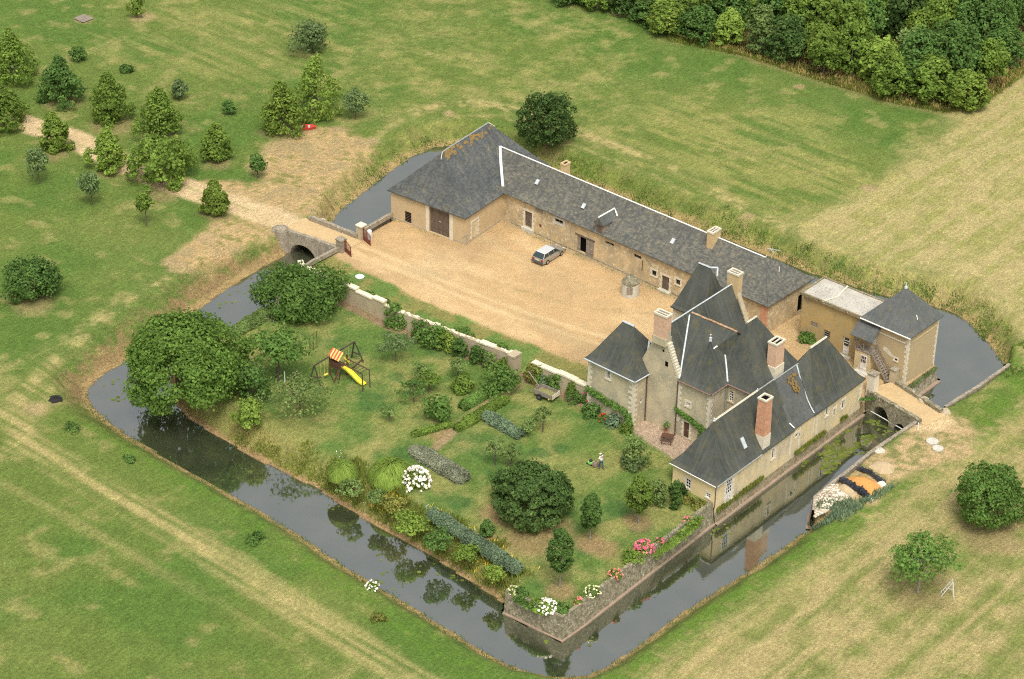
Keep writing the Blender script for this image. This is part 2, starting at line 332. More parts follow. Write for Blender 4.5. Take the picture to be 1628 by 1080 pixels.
def crown_mesh(name, m, seed, rad, h, z0, shape='round', lobes=46, leaves=90, lsize=.26, lobe_r=.30, squash=1.0, inner=.25, droop=0.0):
    """crown of leaf sprays on lobes spread through the crown's volume; rad radius, h crown height, z0 bottom"""
    r = np.random.default_rng(seed); C = []; LR = []; f1_, f2_ = r.random()*6.28, r.random()*6.28; irr = .05 if shape == 'egg' else .16
    ga = math.pi*(3-math.sqrt(5))
    for i in range(lobes):
        t = (i+.5)/lobes; a = i*ga + r.normal()*.35
        if shape == 'cone':
            z = 1-t; rr = (1-z)**.82*.95+.07; rr *= (.68+.44*r.random()); pz = z*.97
            if z < .12: rr *= .8
        elif shape == 'egg':
            z = 1-t; rr = math.sin(math.pi*min(1,(z*.9+.08))**1.0)**.8; rr = rr*(.9+.1*r.random())*.92; pz = z; rr *= (1.15-.35*z)
        elif shape == 'open':
            z = .35+.6*r.random(); rr = math.sqrt(r.random())*1.0; pz = z*(1-.25*rr)
        elif shape == 'dome':
            z = 1-t*.93; rr = math.sqrt(max(0,1-((z-.28)/.75)**2)) if z > .28 else .80+.7*(z)**1.0*.7; rr *= (.86+.2*r.random()); pz = z
        else:
            z = 1-2*t; rr = math.sqrt(max(0,1-z*z)); k = .84+.24*r.random(); rr *= k; pz = (z*k*.98+1)/2
        if r.random() < inner: rr *= .55
        rr *= 1+irr*math.sin(a+f1_)+irr*.7*math.sin(3*a+f2_)+r.normal()*irr*.4; pz += r.normal()*irr*.22; pz = min(1.02, max(0, pz))
        C.append((math.cos(a)*rr*rad*(1-lobe_r*.55), math.sin(a)*rr*rad*(1-lobe_r*.55), z0 + pz*h*.94 + h*.02)); LR.append(rad*lobe_r*(.5+.95*r.random())*(.65 if shape=='cone' and pz > .8 else 1))
    C = np.array(C); LR = np.array(LR); P = []; Nn = []
    cen = np.array([0,0,z0+h*.4])
    for c, lr in zip(C, LR):
        k = int(leaves*(lr/(rad*lobe_r))**1.6*(.75+.5*r.random())); d = r.normal(size=(k,3)); d /= np.linalg.norm(d, axis=1)[:,None]
        out = (c-cen); out /= np.linalg.norm(out)+1e-9
        keep = (d@out > -.45) | (r.random(k) < .35); d = d[keep]; k = len(d)
        q = c + d*lr*np.array([1,1,.8*squash])*(.5+.55*r.random(k)**.6+np.where(r.random(k) < .14, .5*r.random(k), 0))[:,None]
        if droop: q[:,2] -= droop*lr*(d[:,0]**2+d[:,1]**2)
        P.append(q); Nn.append(d*.7+out*.5+np.array([0,0,.25]))
    P = np.concatenate(P); Nn = np.concatenate(Nn); ok = P[:,2] > .04; P, Nn = P[ok], Nn[ok]
    V, F = leaf_quads(P, Nn, lsize, r); return np_mesh(name, V, F, m), C
def trunk_mesh(name, m, C, h, r0, seed, lean=0.0, nb=10):
    rr = random.Random(seed); b = MB(); top = Vector((lean, lean*.5, h))
    b.tube([(0,0,-.15),(0,0,h*.25),(lean*.4,lean*.2,h*.6),tuple(top)], [r0*1.25,r0,r0*.75,r0*.4], 7)
    idx = list(range(len(C))); rr.shuffle(idx)
    for i in idx[:nb]:
        c = Vector(C[i]); s = Vector((lean*.3,lean*.15,h*(.45+.45*rr.random()))); 
        if c.z < s.z: s.z = max(h*.3, min(s.z, c.z-.1*h))
        mid = s.lerp(c, .5) + Vector((0,0,.08*h)); b.tube([s, mid, s.lerp(c,.92)], [r0*.38,r0*.25,r0*.1], 5)
    me = bpy.data.meshes.new(name); me.from_pydata(b.V, [], b.F); me.materials.append(m); return me
def put(name, me, parent, loc=(0,0,0)):
    o = bpy.data.objects.new(name, me); COL.objects.link(o); o.parent = parent; o.location = loc; return o
_seed = [100]
def tree(name, label, cat, x, y, H, rad, z0, m, shape='round', group=None, lobes=46, leaves=90, lsize=.26, lobe_r=.3, r0=None, bark='bark', inner=.25, droop=0, nb=10, squash=1, z=0.0, lean=0):
    _seed[0] += 1; sd = _seed[0]
    t = thing(name, label, cat, (x, y, z), group)
    me, C = crown_mesh('crown', G_[m], sd, rad, H-z0, z0, shape, lobes, leaves, lsize, lobe_r, squash, inner, droop)
    put('crown', me, t)
    r0 = r0 or max(.05, .035*H*.8)
    put('trunk', trunk_mesh('trunk', M[bark], C, max(z0+.15, z0+(H-z0)*.62), r0, sd, lean, nb), t)
    return t
def ptree(name, label, cat, px, py, ptop, wpx, z0f, m, shape='round', shift=None, **kw):   # from what the photograph shows of it
    if z0f < .2: py -= ((.11 if shape == 'cone' else .22) if shift is None else shift)*wpx
    x, y = at(px, py); H = tall(px, py, px, ptop); rad = wpx/2/pxm(x, y)
    if shape == 'cone': H = H*.97
    elif shape != 'open': H = max(H*.6, H - rad*(.22 if shape in ('dome','round') else .1))
    return tree(name, label, cat, x, y, H, rad, H*z0f, m, shape, **kw)

# ------------------------------------------------------------ the ground: one sheet with the moat cut into it
WL = -2.2
INNER = [(51.75,-45.5),(44.8,-45.95),(43.9,-44.6),(41,-44.25),(38.5,-44.1),(35.5,-43.75),(31.8,-43.6),(27.7,-43.6),(25,-43.5),(21.5,-43.3),(18.5,-42.9),(15.2,-43.2),(9.1,-43.3),(4,-43.1),(.4,-42.8),(-3.6,-41.6),(-6.6,-39),(-8.2,-35),(-8.8,-31),(-8.9,-28.6),(-9.0,-23.3),(-9.3,-18.6),(-10.2,-16.6),(-10.45,-10.5),(-10.45,-7.0),(-10.75,-5.3),(-10.85,-.85),(-12.5,15.3),(-2.0,16.3),(8,15.2),(37.2,14.9),(39.3,12.9),(47.2,13.6),(48,15.4),(53.7,14.9),(53.55,7.6),(51.6,7.0),(51.4,4.3),(51.15,3.6),(51.15,-22)]
IT = [0.5,.5,3.2,3.4,3.4,3.4,3.4,3.4,3.2,3.2,3.2,3.2,3.2,3.2,3.2,3.2,3,3,2.6,2.2,2,.5,.5,.5,.5,.5,.5,.5,.5,.5,.5,.5,.5,.5,.5,.5,.5,.5,.5,.5]
OUTER = [(-16.2,-7),(-16.3,-11.3),(-16.2,-13.6),(-15.9,-18.5),(-15.4,-23.3),(-14.4,-28.1),(-13.2,-35),(-12.5,-40.1),(-12.2,-43.3),(-11.4,-45.6),(-10.4,-46.7),(-8.3,-47.8),(-3.8,-48.7),(2.7,-49),(12,-49.1),(21.3,-49.3),(29.7,-50.1),(38,-50.4),(48.6,-50.95),(51.5,-50.6),(54,-49.6),(56,-47.7),(56.7,-45),(57,-34.2),(57.9,-25),(58.1,-20),(58.3,-16.7),(57.3,-15.6),(56.9,-14.5),(56.9,-10),(56.6,-4),(56.6,1),(57.2,3.7),(57.7,7.6),(58.4,13),(58.5,18.4),(56.8,21.9),(54.8,23.3),(53.4,24.5),(49.9,26.6),(47.3,27.5),(45.7,27.3),(39.7,25.5),(30.9,24.2),(20.6,24.2),(13.1,23.9),(5,23.6),(-5,23.2),(-14,22.6),(-20,21.3),(-21.8,19),(-22.1,14.9),(-21.1,8.9),(-19.9,3.8),(-18.9,-.9),(-17.4,-3.9)]
OT = [1.3,1.3,2.6,5,5,5,5,4.6,4.5,4.2,4,4,3.6,3.4,3.2,3.2,3.2,3.2,3.2,3.2,3.2,3.2,3,3,3,2.5,.5,.5,.5,.5,.5,.5,.5,.5,.5,.8,2.2,3,3.2,3.4,3.4,3.4,3.4,3.4,3.4,3.4,3.4,3.4,3.4,3.4,3.4,3.4,3.2,3,2.2,1.3]
def edge_profile(x, y, poly, widths):
    d = np.full(x.shape, 1e9); w = np.zeros(x.shape); n = len(poly)
    for i in range(n):
        a, b = poly[i], poly[(i+1) % n]; dx, dy = b[0]-a[0], b[1]-a[1]
        t = np.clip(((x-a[0])*dx+(y-a[1])*dy)/(dx*dx+dy*dy), 0, 1); di = np.hypot(x-a[0]-t*dx, y-a[1]-t*dy)
        wi = widths[i] + 0*t
        m = di < d; d = np.where(m, di, d); w = np.where(m, wi, w)
    return d, w
def ground_fields(x, y):
    di, wi = edge_profile(x, y, INNER, IT); do, wo_ = edge_profile(x, y, OUTER, OT)
    ii = inside(x, y, INNER); io = inside(x, y, OUTER)
    water = io & ~ii
    wob = (fbm(x*.5, y*.5, 3, 3)-.5)
    dw = np.where(ii, di, np.where(~io, do, 0)); w = np.where(ii, wi, wo_)
    nat = w > 1
    prof = np.where(nat, .04+.96*sstep(.04, 1, (dw+wob*.5)/w), sstep(.5, .8, dw))
    z = WL*(1-prof)
    dwin = np.where(water, np.minimum(di, do), 0)
    z = np.where(water, WL - .25 - np.clip(dwin*.5, 0, .8), z)
    z = z + np.where(nat & (dw > 0), wob*.10, 0) + np.where(~io & (dw > 6), (fbm(x*.05, y*.05, 9, 3)-.5)*.5*sstep(6, 20, dw), 0)
    return z, dw, w, ii, io, water, nat
def axis(lo, hi, f0, f1, fine, mid, far):
    a = [f0]; 
    while a[-1] < f1: a.append(a[-1]+fine)
    l = [a[0]]; 
    while l[-1] > lo: l.append(l[-1]-mid)
    h = [a[-1]]
    while h[-1] < hi: h.append(h[-1]+mid)
    s = mid
    while l[-1] > -far: s *= 1.25; l.append(l[-1]-s)
    s = mid
    while h[-1] < far: s *= 1.25; h.append(h[-1]+s)
    return np.array(l[::-1][:-1] + a + h[1:])
AX, AY = axis(-96, 92, -26, 64, .25, .5, 2500), axis(-88, 112, -54, 31, .25, .5, 2500)
GX, GY = np.meshgrid(AX, AY); gx, gy = GX.ravel(), GY.ravel()
GZ, DW, WW, II, IO, WATER, NAT = ground_fields(gx, gy)

def P_(pts): return [at(*p) for p in pts]
def lerp3(c, d, t): return c*(1-t[:,None]) + np.array(d)[None,:]*t[:,None]
n1 = fbm(gx*.09, gy*.09, 21, 4); n2 = fbm(gx*.45, gy*.45, 5, 4); n3 = fbm(gx*1.6, gy*1.6, 8, 3)
st_u = fbm(gx*.12, gy*1.1, 31, 4); st_v = fbm(gx*1.1, gy*.12, 41, 4); li_u = fbm(gx*.05+gy*.01, gy*2.1, 131, 3); li_v = fbm(gx*2.1, gy*.05, 141, 3)
GREEN, LUSH, STRAW, STRAW2, DIRT, MUD = (.112,.155,.034), (.084,.142,.028), (.34,.285,.125), (.30,.26,.10), (.47,.345,.17), (.19,.14,.07)
col = np.tile(np.array(GREEN), (len(gx),1)).astype(float)
col = lerp3(col, LUSH, sstep(.42,.62,n1))
col = lerp3(col, (.150,.180,.048), sstep(.45,.75,fbm(gx*.12,gy*.12,77,4))*.45)
col = lerp3(col, STRAW2, sstep(.58,.76,n2)*.45)
wob = (n2-.5)
def soft(poly, w=2.0, amp=3.0): return sstep(-w, w, sdist(gx, gy, P_(poly)) + (n1-.5)*amp*2 + wob*amp)
def band(pts, hw, fe, amp=.8): return 1-sstep(hw-fe, hw+fe, line_dist(gx, gy, P_(pts)) + wob*amp*2)
out = (~IO)
# the dry, mown field to the right, far and near
m = soft([(1250,350),(1330,330),(1400,290),(1470,240),(1500,215),(1540,170),(1640,80),(1800,0),(1900,700),(1640,640),(1600,540),(1540,470),(1400,410),(1290,370)], 3, 4)*out
dryc = lerp3(np.tile(np.array(STRAW),(len(gx),1)), (.24,.235,.075), sstep(.40,.68,st_v*.3+n2*.35+li_v*.35)); col = col*(1-m[:,None]) + dryc*m[:,None]
m = soft([(1000,1080),(1130,985),(1300,880),(1400,790),(1520,700),(1700,590),(1900,700),(1700,1300),(900,1300)], 2.2, 2.2)*out
dry2 = lerp3(np.tile(np.array((.32,.265,.115)),(len(gx),1)), (.165,.185,.052), sstep(.40,.62,st_v*.3+n2*.35+li_v*.35)); col = col*(1-m[:,None]) + dry2*m[:,None]*1.0
# straw tint of the upper meadow
m = soft([(540,0),(900,0),(1010,60),(1000,230),(850,200),(700,160),(560,190),(480,120)], 4, 6)*out*.35; col = lerp3(col, (.27,.25,.085), m*sstep(.35,.65,n2+(n3-.5)*.6))
m = soft([(900,210),(1100,150),(1300,200),(1420,300),(1280,350),(1150,320),(1000,260)], 4, 6)*out*.5; col = lerp3(col, (.30,.27,.09), m*sstep(.35,.6,st_u))
m = soft([(200,0),(560,0),(520,110),(300,150),(120,90)], 4, 6)*out*.4; col = lerp3(col, (.27,.25,.085), m*sstep(.4,.65,st_u))
# mower lines and wheel tracks
for pts, hw, a in (
  ([(660,178),(720,162),(790,168),(850,182),(900,203),(1050,258),(1180,328),(1290,382),(1400,425),(1560,470)], 1.0, .75),
  ([(640,215),(720,185),(800,185),(900,225),(1040,280),(1180,352),(1300,410),(1440,450)], .5, .45),
  ([(560,250),(620,200),(690,172)], .6, .5), ([(1150,335),(1230,375),(1330,425)], .5, .5),
  ([(-40,690),(20,640),(100,560),(170,500),(260,445),(330,400),(390,360)], .9, .6),
  ([(-40,760),(40,690),(80,620),(150,560),(260,490),(340,425)], .8, .5),
  ([(20,650),(40,700),(110,750),(200,800),(300,860),(420,940),(560,1025),(680,1100)], 1.3, .75),
  ([(60,600),(30,660),(60,700),(150,745),(260,810),(400,900),(520,975),(660,1060),(740,1110)], .5, .4),
  ([(0,770),(120,830),(260,910),(420,1010),(560,1090)], .5, .35),
  ([(1060,1080),(1200,985),(1330,885),(1440,800),(1540,735),(1640,660)], 1.0, .6),
  ([(950,1120),(1180,950),(1290,890),(1400,800),(1500,730)], .5, .45),
  ([(1280,360),(1380,310),(1480,250),(1560,175),(1640,110)], .9, .5),
  ([(0,590),(60,560),(130,520),(190,470)], .6, .3)):
    m = band(pts, hw, hw*.8)*out*a*(.40+.8*n2)*(.25+1.1*sstep(.42,.60,np.where(gy < -47, li_u, np.where(gx > 56, li_v, n3*.5+n2*.5)))); col = lerp3(col, (.35,.29,.12), np.clip(m,0,1))
# greener ribbons along the moat
for pts, hw, a in (([(960,1090),(1100,985),(1250,885),(1330,845),(1400,790),(1460,745),(1560,680),(1640,610)], 1.9, .8), ([(860,235),(1000,300),(1180,380),(1300,440),(1440,480),(1560,520),(1620,600)], 2.0, .8),
  ([(150,670),(300,760),(440,850),(600,960),(740,1060)], 1.6, .7), ([(130,600),(230,520),(330,450),(420,385)], 1.2, .5), ([(600,250),(680,215),(760,205),(860,250)], 2.0, .6)):
    m = band(pts, hw, 1.2)*out*a; col = lerp3(col, (.085,.155,.022), m*sstep(.3,.55,n3*.6+n2*.4))
# sandy ground by the west bridge and the avenue track
sd = lerp3(np.tile(np.array((.44,.30,.145)),(len(gx),1)), (.29,.225,.11), sstep(.42,.62,n2*.5+n3*.5))
m = soft([(395,262),(430,228),(500,202),(560,208),(612,235),(595,262),(545,310),(505,345),(440,345),(380,330),(350,318),(300,305),(330,290),(420,290)], .8, 1.6)
m = np.maximum(m, soft([(262,420),(300,385),(345,345),(420,335),(450,345),(450,372),(425,378),(380,395),(330,415),(300,428)], .7, 1.2))*out
m *= .30+.70*sstep(.28,.52,n2*.45+n3*.55); col = col*(1-m[:,None]) + sd*m[:,None]
m = band([(-60,165),(30,195),(110,218),(200,262),(290,298),(380,327),(440,347),(500,372),(560,398)], 2.0, .45, .4)*1.0; m = np.where(WATER|II, 0, m)
col = lerp3(col, (.49,.37,.205), np.clip(m*(.85+.3*n3),0,1)); m = band([(60,205),(200,258),(300,298),(400,335)], .22, .2, .2)*out*.5; col = lerp3(col, (.22,.23,.08), m)
# bare forecourt beyond the east bridge
m = soft([(1455,655),(1500,640),(1530,665),(1560,690),(1530,725),(1470,745),(1410,770),(1390,800),(1300,830),(1290,800),(1345,755),(1400,715),(1445,690)], .7, 1.6)*out
col = lerp3(col, (.40,.29,.15), m*(.35+.65*sstep(.35,.6,n2*.4+n3*.6)))
m = soft([(1455,640),(1505,650),(1520,675),(1480,690),(1455,680)], .5, .7)*out; col = lerp3(col, (.52,.39,.21), m)
# bare spots, then brown patches around the feet of trees
for px, py, r in ((715,182,1.1),(1270,138,.8),(1185,345,1.1),(1383,300,1.2),(683,86,.6),(133,30,1.8),(225,28,2.2),(590,225,1.5),(330,378,1.5),(283,425,1.6),(60,650,2),(1545,545,1.5),(1430,435,1.2),(90,640,1.0),(660,132,.7),(985,20,1.8),(1500,170,1.4)):
    q = at(px, py); d = np.hypot(gx-q[0], gy-q[1])+wob*1.5; col = lerp3(col, (.34,.25,.13), (1-sstep(r*.4,r,d))*.7*out)
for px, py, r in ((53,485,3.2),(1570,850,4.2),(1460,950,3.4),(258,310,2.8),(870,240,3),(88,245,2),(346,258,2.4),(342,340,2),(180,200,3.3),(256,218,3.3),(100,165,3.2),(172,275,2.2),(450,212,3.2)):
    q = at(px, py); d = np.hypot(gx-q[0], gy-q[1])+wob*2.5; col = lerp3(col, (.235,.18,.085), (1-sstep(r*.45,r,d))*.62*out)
# wood floor and its fringe
wood = [(820,-60),(880,-14),(960,2),(1010,20),(1080,62),(1190,92),(1300,128),(1420,165),(1500,178),(1560,168),(1628,118),(1760,30),(1500,-200)]
m = soft(wood, 1.0, 1.0)*out; col = lerp3(col, (.13,.105,.045), m*.85)
m = band(wood[1:11], .6, .7)*out; col = lerp3(col, (.22,.20,.075), m*.6)
# banks: dry grass slope, mud at the waterline
bk = out & NAT & (DW < WW*1.05)
m = np.where(bk, (1-sstep(.55,1.05,DW/np.maximum(WW,.1))), 0)
m = np.where((gx < -9) & (gy < -6), np.where(bk, 1-sstep(.35,.80,DW/np.maximum(WW,.1)+wob*.3), 0), m)
west = (gx < -9) & (gy < -6) & (gy > -50)
col = lerp3(col, (.215,.15,.07), m*np.where(west, .95, .30)*sstep(.3,.55,n2*.5+n3*.5))
col = lerp3(col, (.16,.19,.04), np.where(bk & ~west, m*.55*sstep(.4,.6,n3), 0))
m = np.where(out & NAT, 1-sstep(.6,1.35,DW+wob*.9), 0); col = lerp3(col, (.30,.215,.095), m*.9)
# island: lawn, beds, courtyard, patio
isl = II
lawn = lerp3(np.tile(np.array((.095,.142,.034)),(len(gx),1)), (.225,.205,.07), sstep(.36,.70,fbm(gx*.35,gy*.35,55,5))*.8)
lawn = lerp3(lawn, (.055,.115,.028), sstep(.62,.74,fbm(gx*.28,gy*.28,66,3))*.6)
lawn = lerp3(lawn, (.30,.24,.10), sstep(.60,.78,n2)*.35)
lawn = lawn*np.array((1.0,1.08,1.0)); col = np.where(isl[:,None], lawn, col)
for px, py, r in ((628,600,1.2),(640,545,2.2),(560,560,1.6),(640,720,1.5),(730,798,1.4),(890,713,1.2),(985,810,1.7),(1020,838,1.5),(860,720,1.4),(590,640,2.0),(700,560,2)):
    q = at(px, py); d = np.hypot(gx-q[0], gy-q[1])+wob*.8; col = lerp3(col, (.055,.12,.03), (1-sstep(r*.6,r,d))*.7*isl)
for px, py, r in ((855,850,4.6),(938,862,1.9),(890,938,1.9),(1015,832,1.9),(800,815,2.5),(960,870,2),(700,690,1.5),(774,855,1.2)):
    q = at(px, py); d = np.hypot(gx-q[0], gy-q[1])+wob*1.8; col = lerp3(col, (.27,.18,.09), (1-sstep(r*.45,r,d))*.7*isl)
m = (1-sstep(1.5,3.6,DW+wob))*isl*NAT; col = lerp3(col, (.20,.18,.06), m*.7)
m = (1-sstep(.3,.8,DW+wob*.5))*isl*NAT; col = lerp3(col, (.27,.18,.09), m)
wy = np.interp(gx, [-10,-8,6,21,24,31], [-17.7,-17.7,-17.9,-16.3,-16.1,-15.9])
court = isl & (gy > wy)
strip = np.tile(np.array((.115,.18,.042)),(len(gx),1)); strip = lerp3(strip, (.20,.19,.06), sstep(.45,.65,n2))
ce = np.interp(gx, [-10,-6,7,16,27,31], [-11.2,-12.1,-12.2,-11.6,-10.5,-10.2])
gravel = lerp3(np.tile(np.array((.48,.325,.16)),(len(gx),1)), (.40,.275,.14), sstep(.35,.7,fbm(gx*.16,gy*.16,91,4)))
gravel = lerp3(gravel, (.60,.44,.235), sstep(.50,.8,fbm(gx*.12,gy*.3,92,4))*.6)
for cx_, cy_, r_ in ((6,-3,6),(7.5,-2,8.2),(12,-6,9),(4,-5,5),(16,-5,7)):
    dd = np.abs(np.hypot(gx-cx_, (gy-cy_)*1.1)-r_); gravel = lerp3(gravel, (.42,.31,.165), (1-sstep(.1,.45,dd+wob*.3))*.35*sstep(.45,.6,n2))
for o_ in (-.75,.75):
    dd = np.abs(gy+9.2+o_-.10*(gx+8)+.6*np.sin(gx*.14)); gravel = lerp3(gravel, (.62,.46,.25), (1-sstep(.15,.6,dd+wob*.4))*.55)
gravel = lerp3(gravel, (.36,.275,.145), sstep(.58,.78,fbm(gx*.08,gy*.4,93,4))*.4)
t = sstep(-.35,.35, gy-ce+wob*1.2); cc = strip*(1-t[:,None]) + gravel*t[:,None]
col = np.where((court & (gx < 54))[:,None], cc, col)
for pts, a in (([(640,380),(760,395),(860,430)], .3), ([(780,445),(840,465),(930,490),(1060,500)], .5), ([(690,400),(800,470),(900,530),(1000,560)], .2)):
    m = band(pts, .35, .4, .6)*court*a*sstep(.45,.6,n3); col = lerp3(col, (.25,.20,.09), np.clip(m,0,1))
m = (1-sstep(.2,1.0,np.abs(gy-np.interp(gx,[-1,37],[7.2,6.5]))+wob))*court*(gx<37); col = lerp3(col, (.30,.24,.14), m*.6)
m = soft([(1003,684),(1072,732),(1100,715),(1110,690),(1075,680),(1030,655)], .3, .4)*isl*(gy<-14.5); col = lerp3(col, (.36,.27,.19), m)
m = (1-sstep(.3,.9,np.abs(gy-(wy-.75))+wob*.6))*isl*(gy<wy)*(gx<31); col = lerp3(col, (.23,.155,.095), m*.9)
m = band([(693,712),(735,672),(775,642),(825,615)], .45, .25, .3)*isl*(gy<wy); col = lerp3(col, (.28,.20,.11), m*.8)
# under water
col = np.where(WATER[:,None], np.array((.06,.055,.03)), col)
col = col * (.90+.22*n3[:,None])
ALPHA = np.where(court & (gx < 54), 1-t, 1.0)
V = np.stack([gx, gy, GZ], 1); nx_, ny_ = len(AX), len(AY)
ii_, jj_ = np.meshgrid(np.arange(nx_-1), np.arange(ny_-1)); a0 = (jj_*nx_+ii_).ravel()
F = np.stack([a0, a0+1, a0+1+nx_, a0+nx_], 1)
gm = bpy.data.materials.new('ground_cover'); gm.use_nodes = True; N, L = gm.node_tree.nodes, gm.node_tree.links
pb = N['Principled BSDF']; pb.inputs['Roughness'].default_value = 1; pb.inputs['Specular IOR Level'].default_value = .1
ca = N.new('ShaderNodeVertexColor'); ca.layer_name = 'cover'; tc = N.new('ShaderNodeTexCoord')
def gn(scale, det=4, rg=.65, mp=None):
    n = N.new('ShaderNodeTexNoise'); n.inputs['Scale'].default_value = scale; n.inputs['Detail'].default_value = det; n.inputs['Roughness'].default_value = rg
    if mp:
        q = N.new('ShaderNodeMapping'); q.inputs['Scale'].default_value = mp[0]; q.inputs['Rotation'].default_value = (0,0,mp[1]); L.new(tc.outputs['Object'], q.inputs['Vector']); L.new(q.outputs[0], n.inputs['Vector'])
    else: L.new(tc.outputs['Object'], n.inputs['Vector'])
    return n.outputs['Fac']
def gr(f, a, b, c, d):
    r = N.new('ShaderNodeMapRange'); r.inputs[1].default_value = a; r.inputs[2].default_value = b; r.inputs[3].default_value = c; r.inputs[4].default_value = d; L.new(f, r.inputs[0]); return r.outputs[0]
def gmul(a, b):
    x = N.new('ShaderNodeMath'); x.operation = 'MULTIPLY'; L.new(a, x.inputs[0]); L.new(b, x.inputs[1]); return x.outputs[0]
fine = gmul(gmul(gmul(gr(gn(3.2, 6, .8), .3, .7, .64, 1.38), gr(gn(9, 3, .7), .3, .7, .70, 1.30)), gr(gn(.55, 5), .3, .7, .90, 1.1)), gr(gn(1, 5, .75, ((3.2,.9,1), R(50))), .3, .7, .78, 1.25))
vm = N.new('ShaderNodeVectorMath'); vm.operation = 'SCALE'; L.new(ca.outputs[0], vm.inputs[0])
fa = N.new('ShaderNodeMix'); fa.data_type = 'FLOAT'; L.new(ca.outputs[1], fa.inputs[0]); L.new(gr(gn(3.5, 6, .75), .3, .7, .90, 1.10), fa.inputs[2]); L.new(fine, fa.inputs[3]); L.new(fa.outputs[0], vm.inputs['Scale'])
# scattered drier blades
mx = N.new('ShaderNodeMix'); mx.data_type = 'RGBA'; L.new(gmul(gr(gn(1.3, 6, .8), .56, .70, 0, .26), ca.outputs[1]), mx.inputs[0]); L.new(vm.outputs[0], mx.inputs[6])
vs = N.new('ShaderNodeVectorMath'); vs.operation = 'MULTIPLY'; vs.inputs[1].default_value = (1.9, 1.5, 1.9); L.new(vm.outputs[0], vs.inputs[0]); L.new(vs.outputs[0], mx.inputs[7])
L.new(mx.outputs[2], pb.inputs['Base Color'])
bn = N.new('ShaderNodeBump'); bn.inputs['Strength'].default_value = .9; bn.inputs['Distance'].default_value = .12; L.new(gn(4.5, 6, .7), bn.inputs['Height']); L.new(bn.outputs[0], pb.inputs['Normal'])
gme = np_mesh('ground', V, F, gm); attr = gme.color_attributes.new('cover', 'FLOAT_COLOR', 'POINT')
attr.data.foreach_set('color', np.concatenate([col, ALPHA[:,None]], 1).astype(np.float32).ravel())
gme.polygons.foreach_set('use_smooth', [True]*len(gme.polygons))
ground = bpy.data.objects.new('ground', gme); COL.objects.link(ground); ground['kind'] = 'structure'
def gz(x, y): return float(ground_fields(np.array([x*1.0]), np.array([y*1.0]))[0][0])

# ------------------------------------------------------------ water
wm = bpy.data.materials.new('moat_water'); wm.use_nodes = True; N, L = wm.node_tree.nodes, wm.node_tree.links; pb = N['Principled BSDF']
pb.inputs['Roughness'].default_value = .03; pb.inputs['IOR'].default_value = 2.5; pb.inputs['Specular IOR Level'].default_value = 1.0
tc = N.new('ShaderNodeTexCoord'); n = N.new('ShaderNodeTexNoise'); n.inputs['Scale'].default_value = .35; L.new(tc.outputs['Object'], n.inputs['Vector'])
r = N.new('ShaderNodeValToRGB'); r.color_ramp.elements[0].position = .35; r.color_ramp.elements[0].color = (.034,.042,.022,1); r.color_ramp.elements[1].position = .7; r.color_ramp.elements[1].color = (.055,.060,.032,1)
L.new(n.outputs['Fac'], r.inputs[0]); L.new(r.outputs[0], pb.inputs['Base Color'])
n = N.new('ShaderNodeTexNoise'); n.inputs['Scale'].default_value = 3.5; n.inputs['Detail'].default_value = 3; L.new(tc.outputs['Object'], n.inputs['Vector'])
bn = N.new('ShaderNodeBump'); bn.inputs['Strength'].default_value = .10; bn.inputs['Distance'].default_value = .02; L.new(n.outputs['Fac'], bn.inputs['Height']); L.new(bn.outputs[0], pb.inputs['Normal'])
b = MB(); b.poly((-25,-54,WL),(62,-54,WL),(62,31,WL),(-25,31,WL)); w = b.build('water', wm); w['kind'] = 'structure'

# ------------------------------------------------------------ moat walls
def wallrun(mb, pts, t, z0, z1):      # closed run of wall pieces (slightly overlapping lengths, never coplanar tops)
    for i, (p, q) in enumerate(zip(pts[:-1], pts[1:])): mb.wbox(p, q, t, z0 + i*.003, (z1 if not isinstance(z1, list) else (z1[i], z1[i+1])) if isinstance(z1, list) else z1 + (i % 2)*.004)
def battered(mb, pts, z0, z1, t0, t1, out=1):   # pts run with the outside on the right; wider at the foot
    k = len(pts); P = [Vector((p[0],p[1])) for p in pts]; Nn = []
    for i in range(k):
        d = (P[min(i+1,k-1)]-P[max(i-1,0)]).normalized(); Nn.append(Vector((d.y,-d.x)))
    for i in range(k-1):
        a, c = P[i], P[i+1]; na, nc = Nn[i], Nn[i+1]; n = max(1, int((c-a).length/1.0))
        for j in range(n):
            f0, f1 = j/n, (j+1)/n; p0, p1 = a.lerp(c, f0), a.lerp(c, f1); q0, q1 = na.lerp(nc, f0), na.lerp(nc, f1)
            h0 = z1 + .10*(vnoise(np.array([p0.x*.9]), np.array([p0.y*.9]), 3)[0]-.5); h1 = z1 + .10*(vnoise(np.array([p1.x*.9]), np.array([p1.y*.9]), 3)[0]-.5)
            lo0, lo1 = p0+q0*t0, p1+q1*t0; hi0, hi1 = p0+q0*t1, p1+q1*t1; b0, b1 = p0-q0*.3, p1-q1*.3
            mb.poly((lo0.x,lo0.y,z0),(lo1.x,lo1.y,z0),(hi1.x,hi1.y,h1),(hi0.x,hi0.y,h0))
            mb.poly((hi0.x,hi0.y,h0),(hi1.x,hi1.y,h1),(b1.x,b1.y,h1),(b0.x,b0.y,h0))
            mb.poly((b0.x,b0.y,h0),(b1.x,b1.y,h1),(b1.x,b1.y,z1-.5),(b0.x,b0.y,z1-.5))
def wallthing(name, label, runs, cat='wall', ledge=True, mt='moss_wall'):
    x, y = runs[0][0][0]; t = thing(name, label, cat, (x, y, 0)); b = MB(); l = MB()
    for pts, z1, t0, t1 in runs:
        battered(b, pts, -3.0, z1, t0, t1); battered(l, [p for p in pts], -3.2, WL+.12, t0+.16, t0+.13)
    b.build('stonework', M[mt], t)
    if ledge: l.build('ledge', M['ledge'], t)
    return t
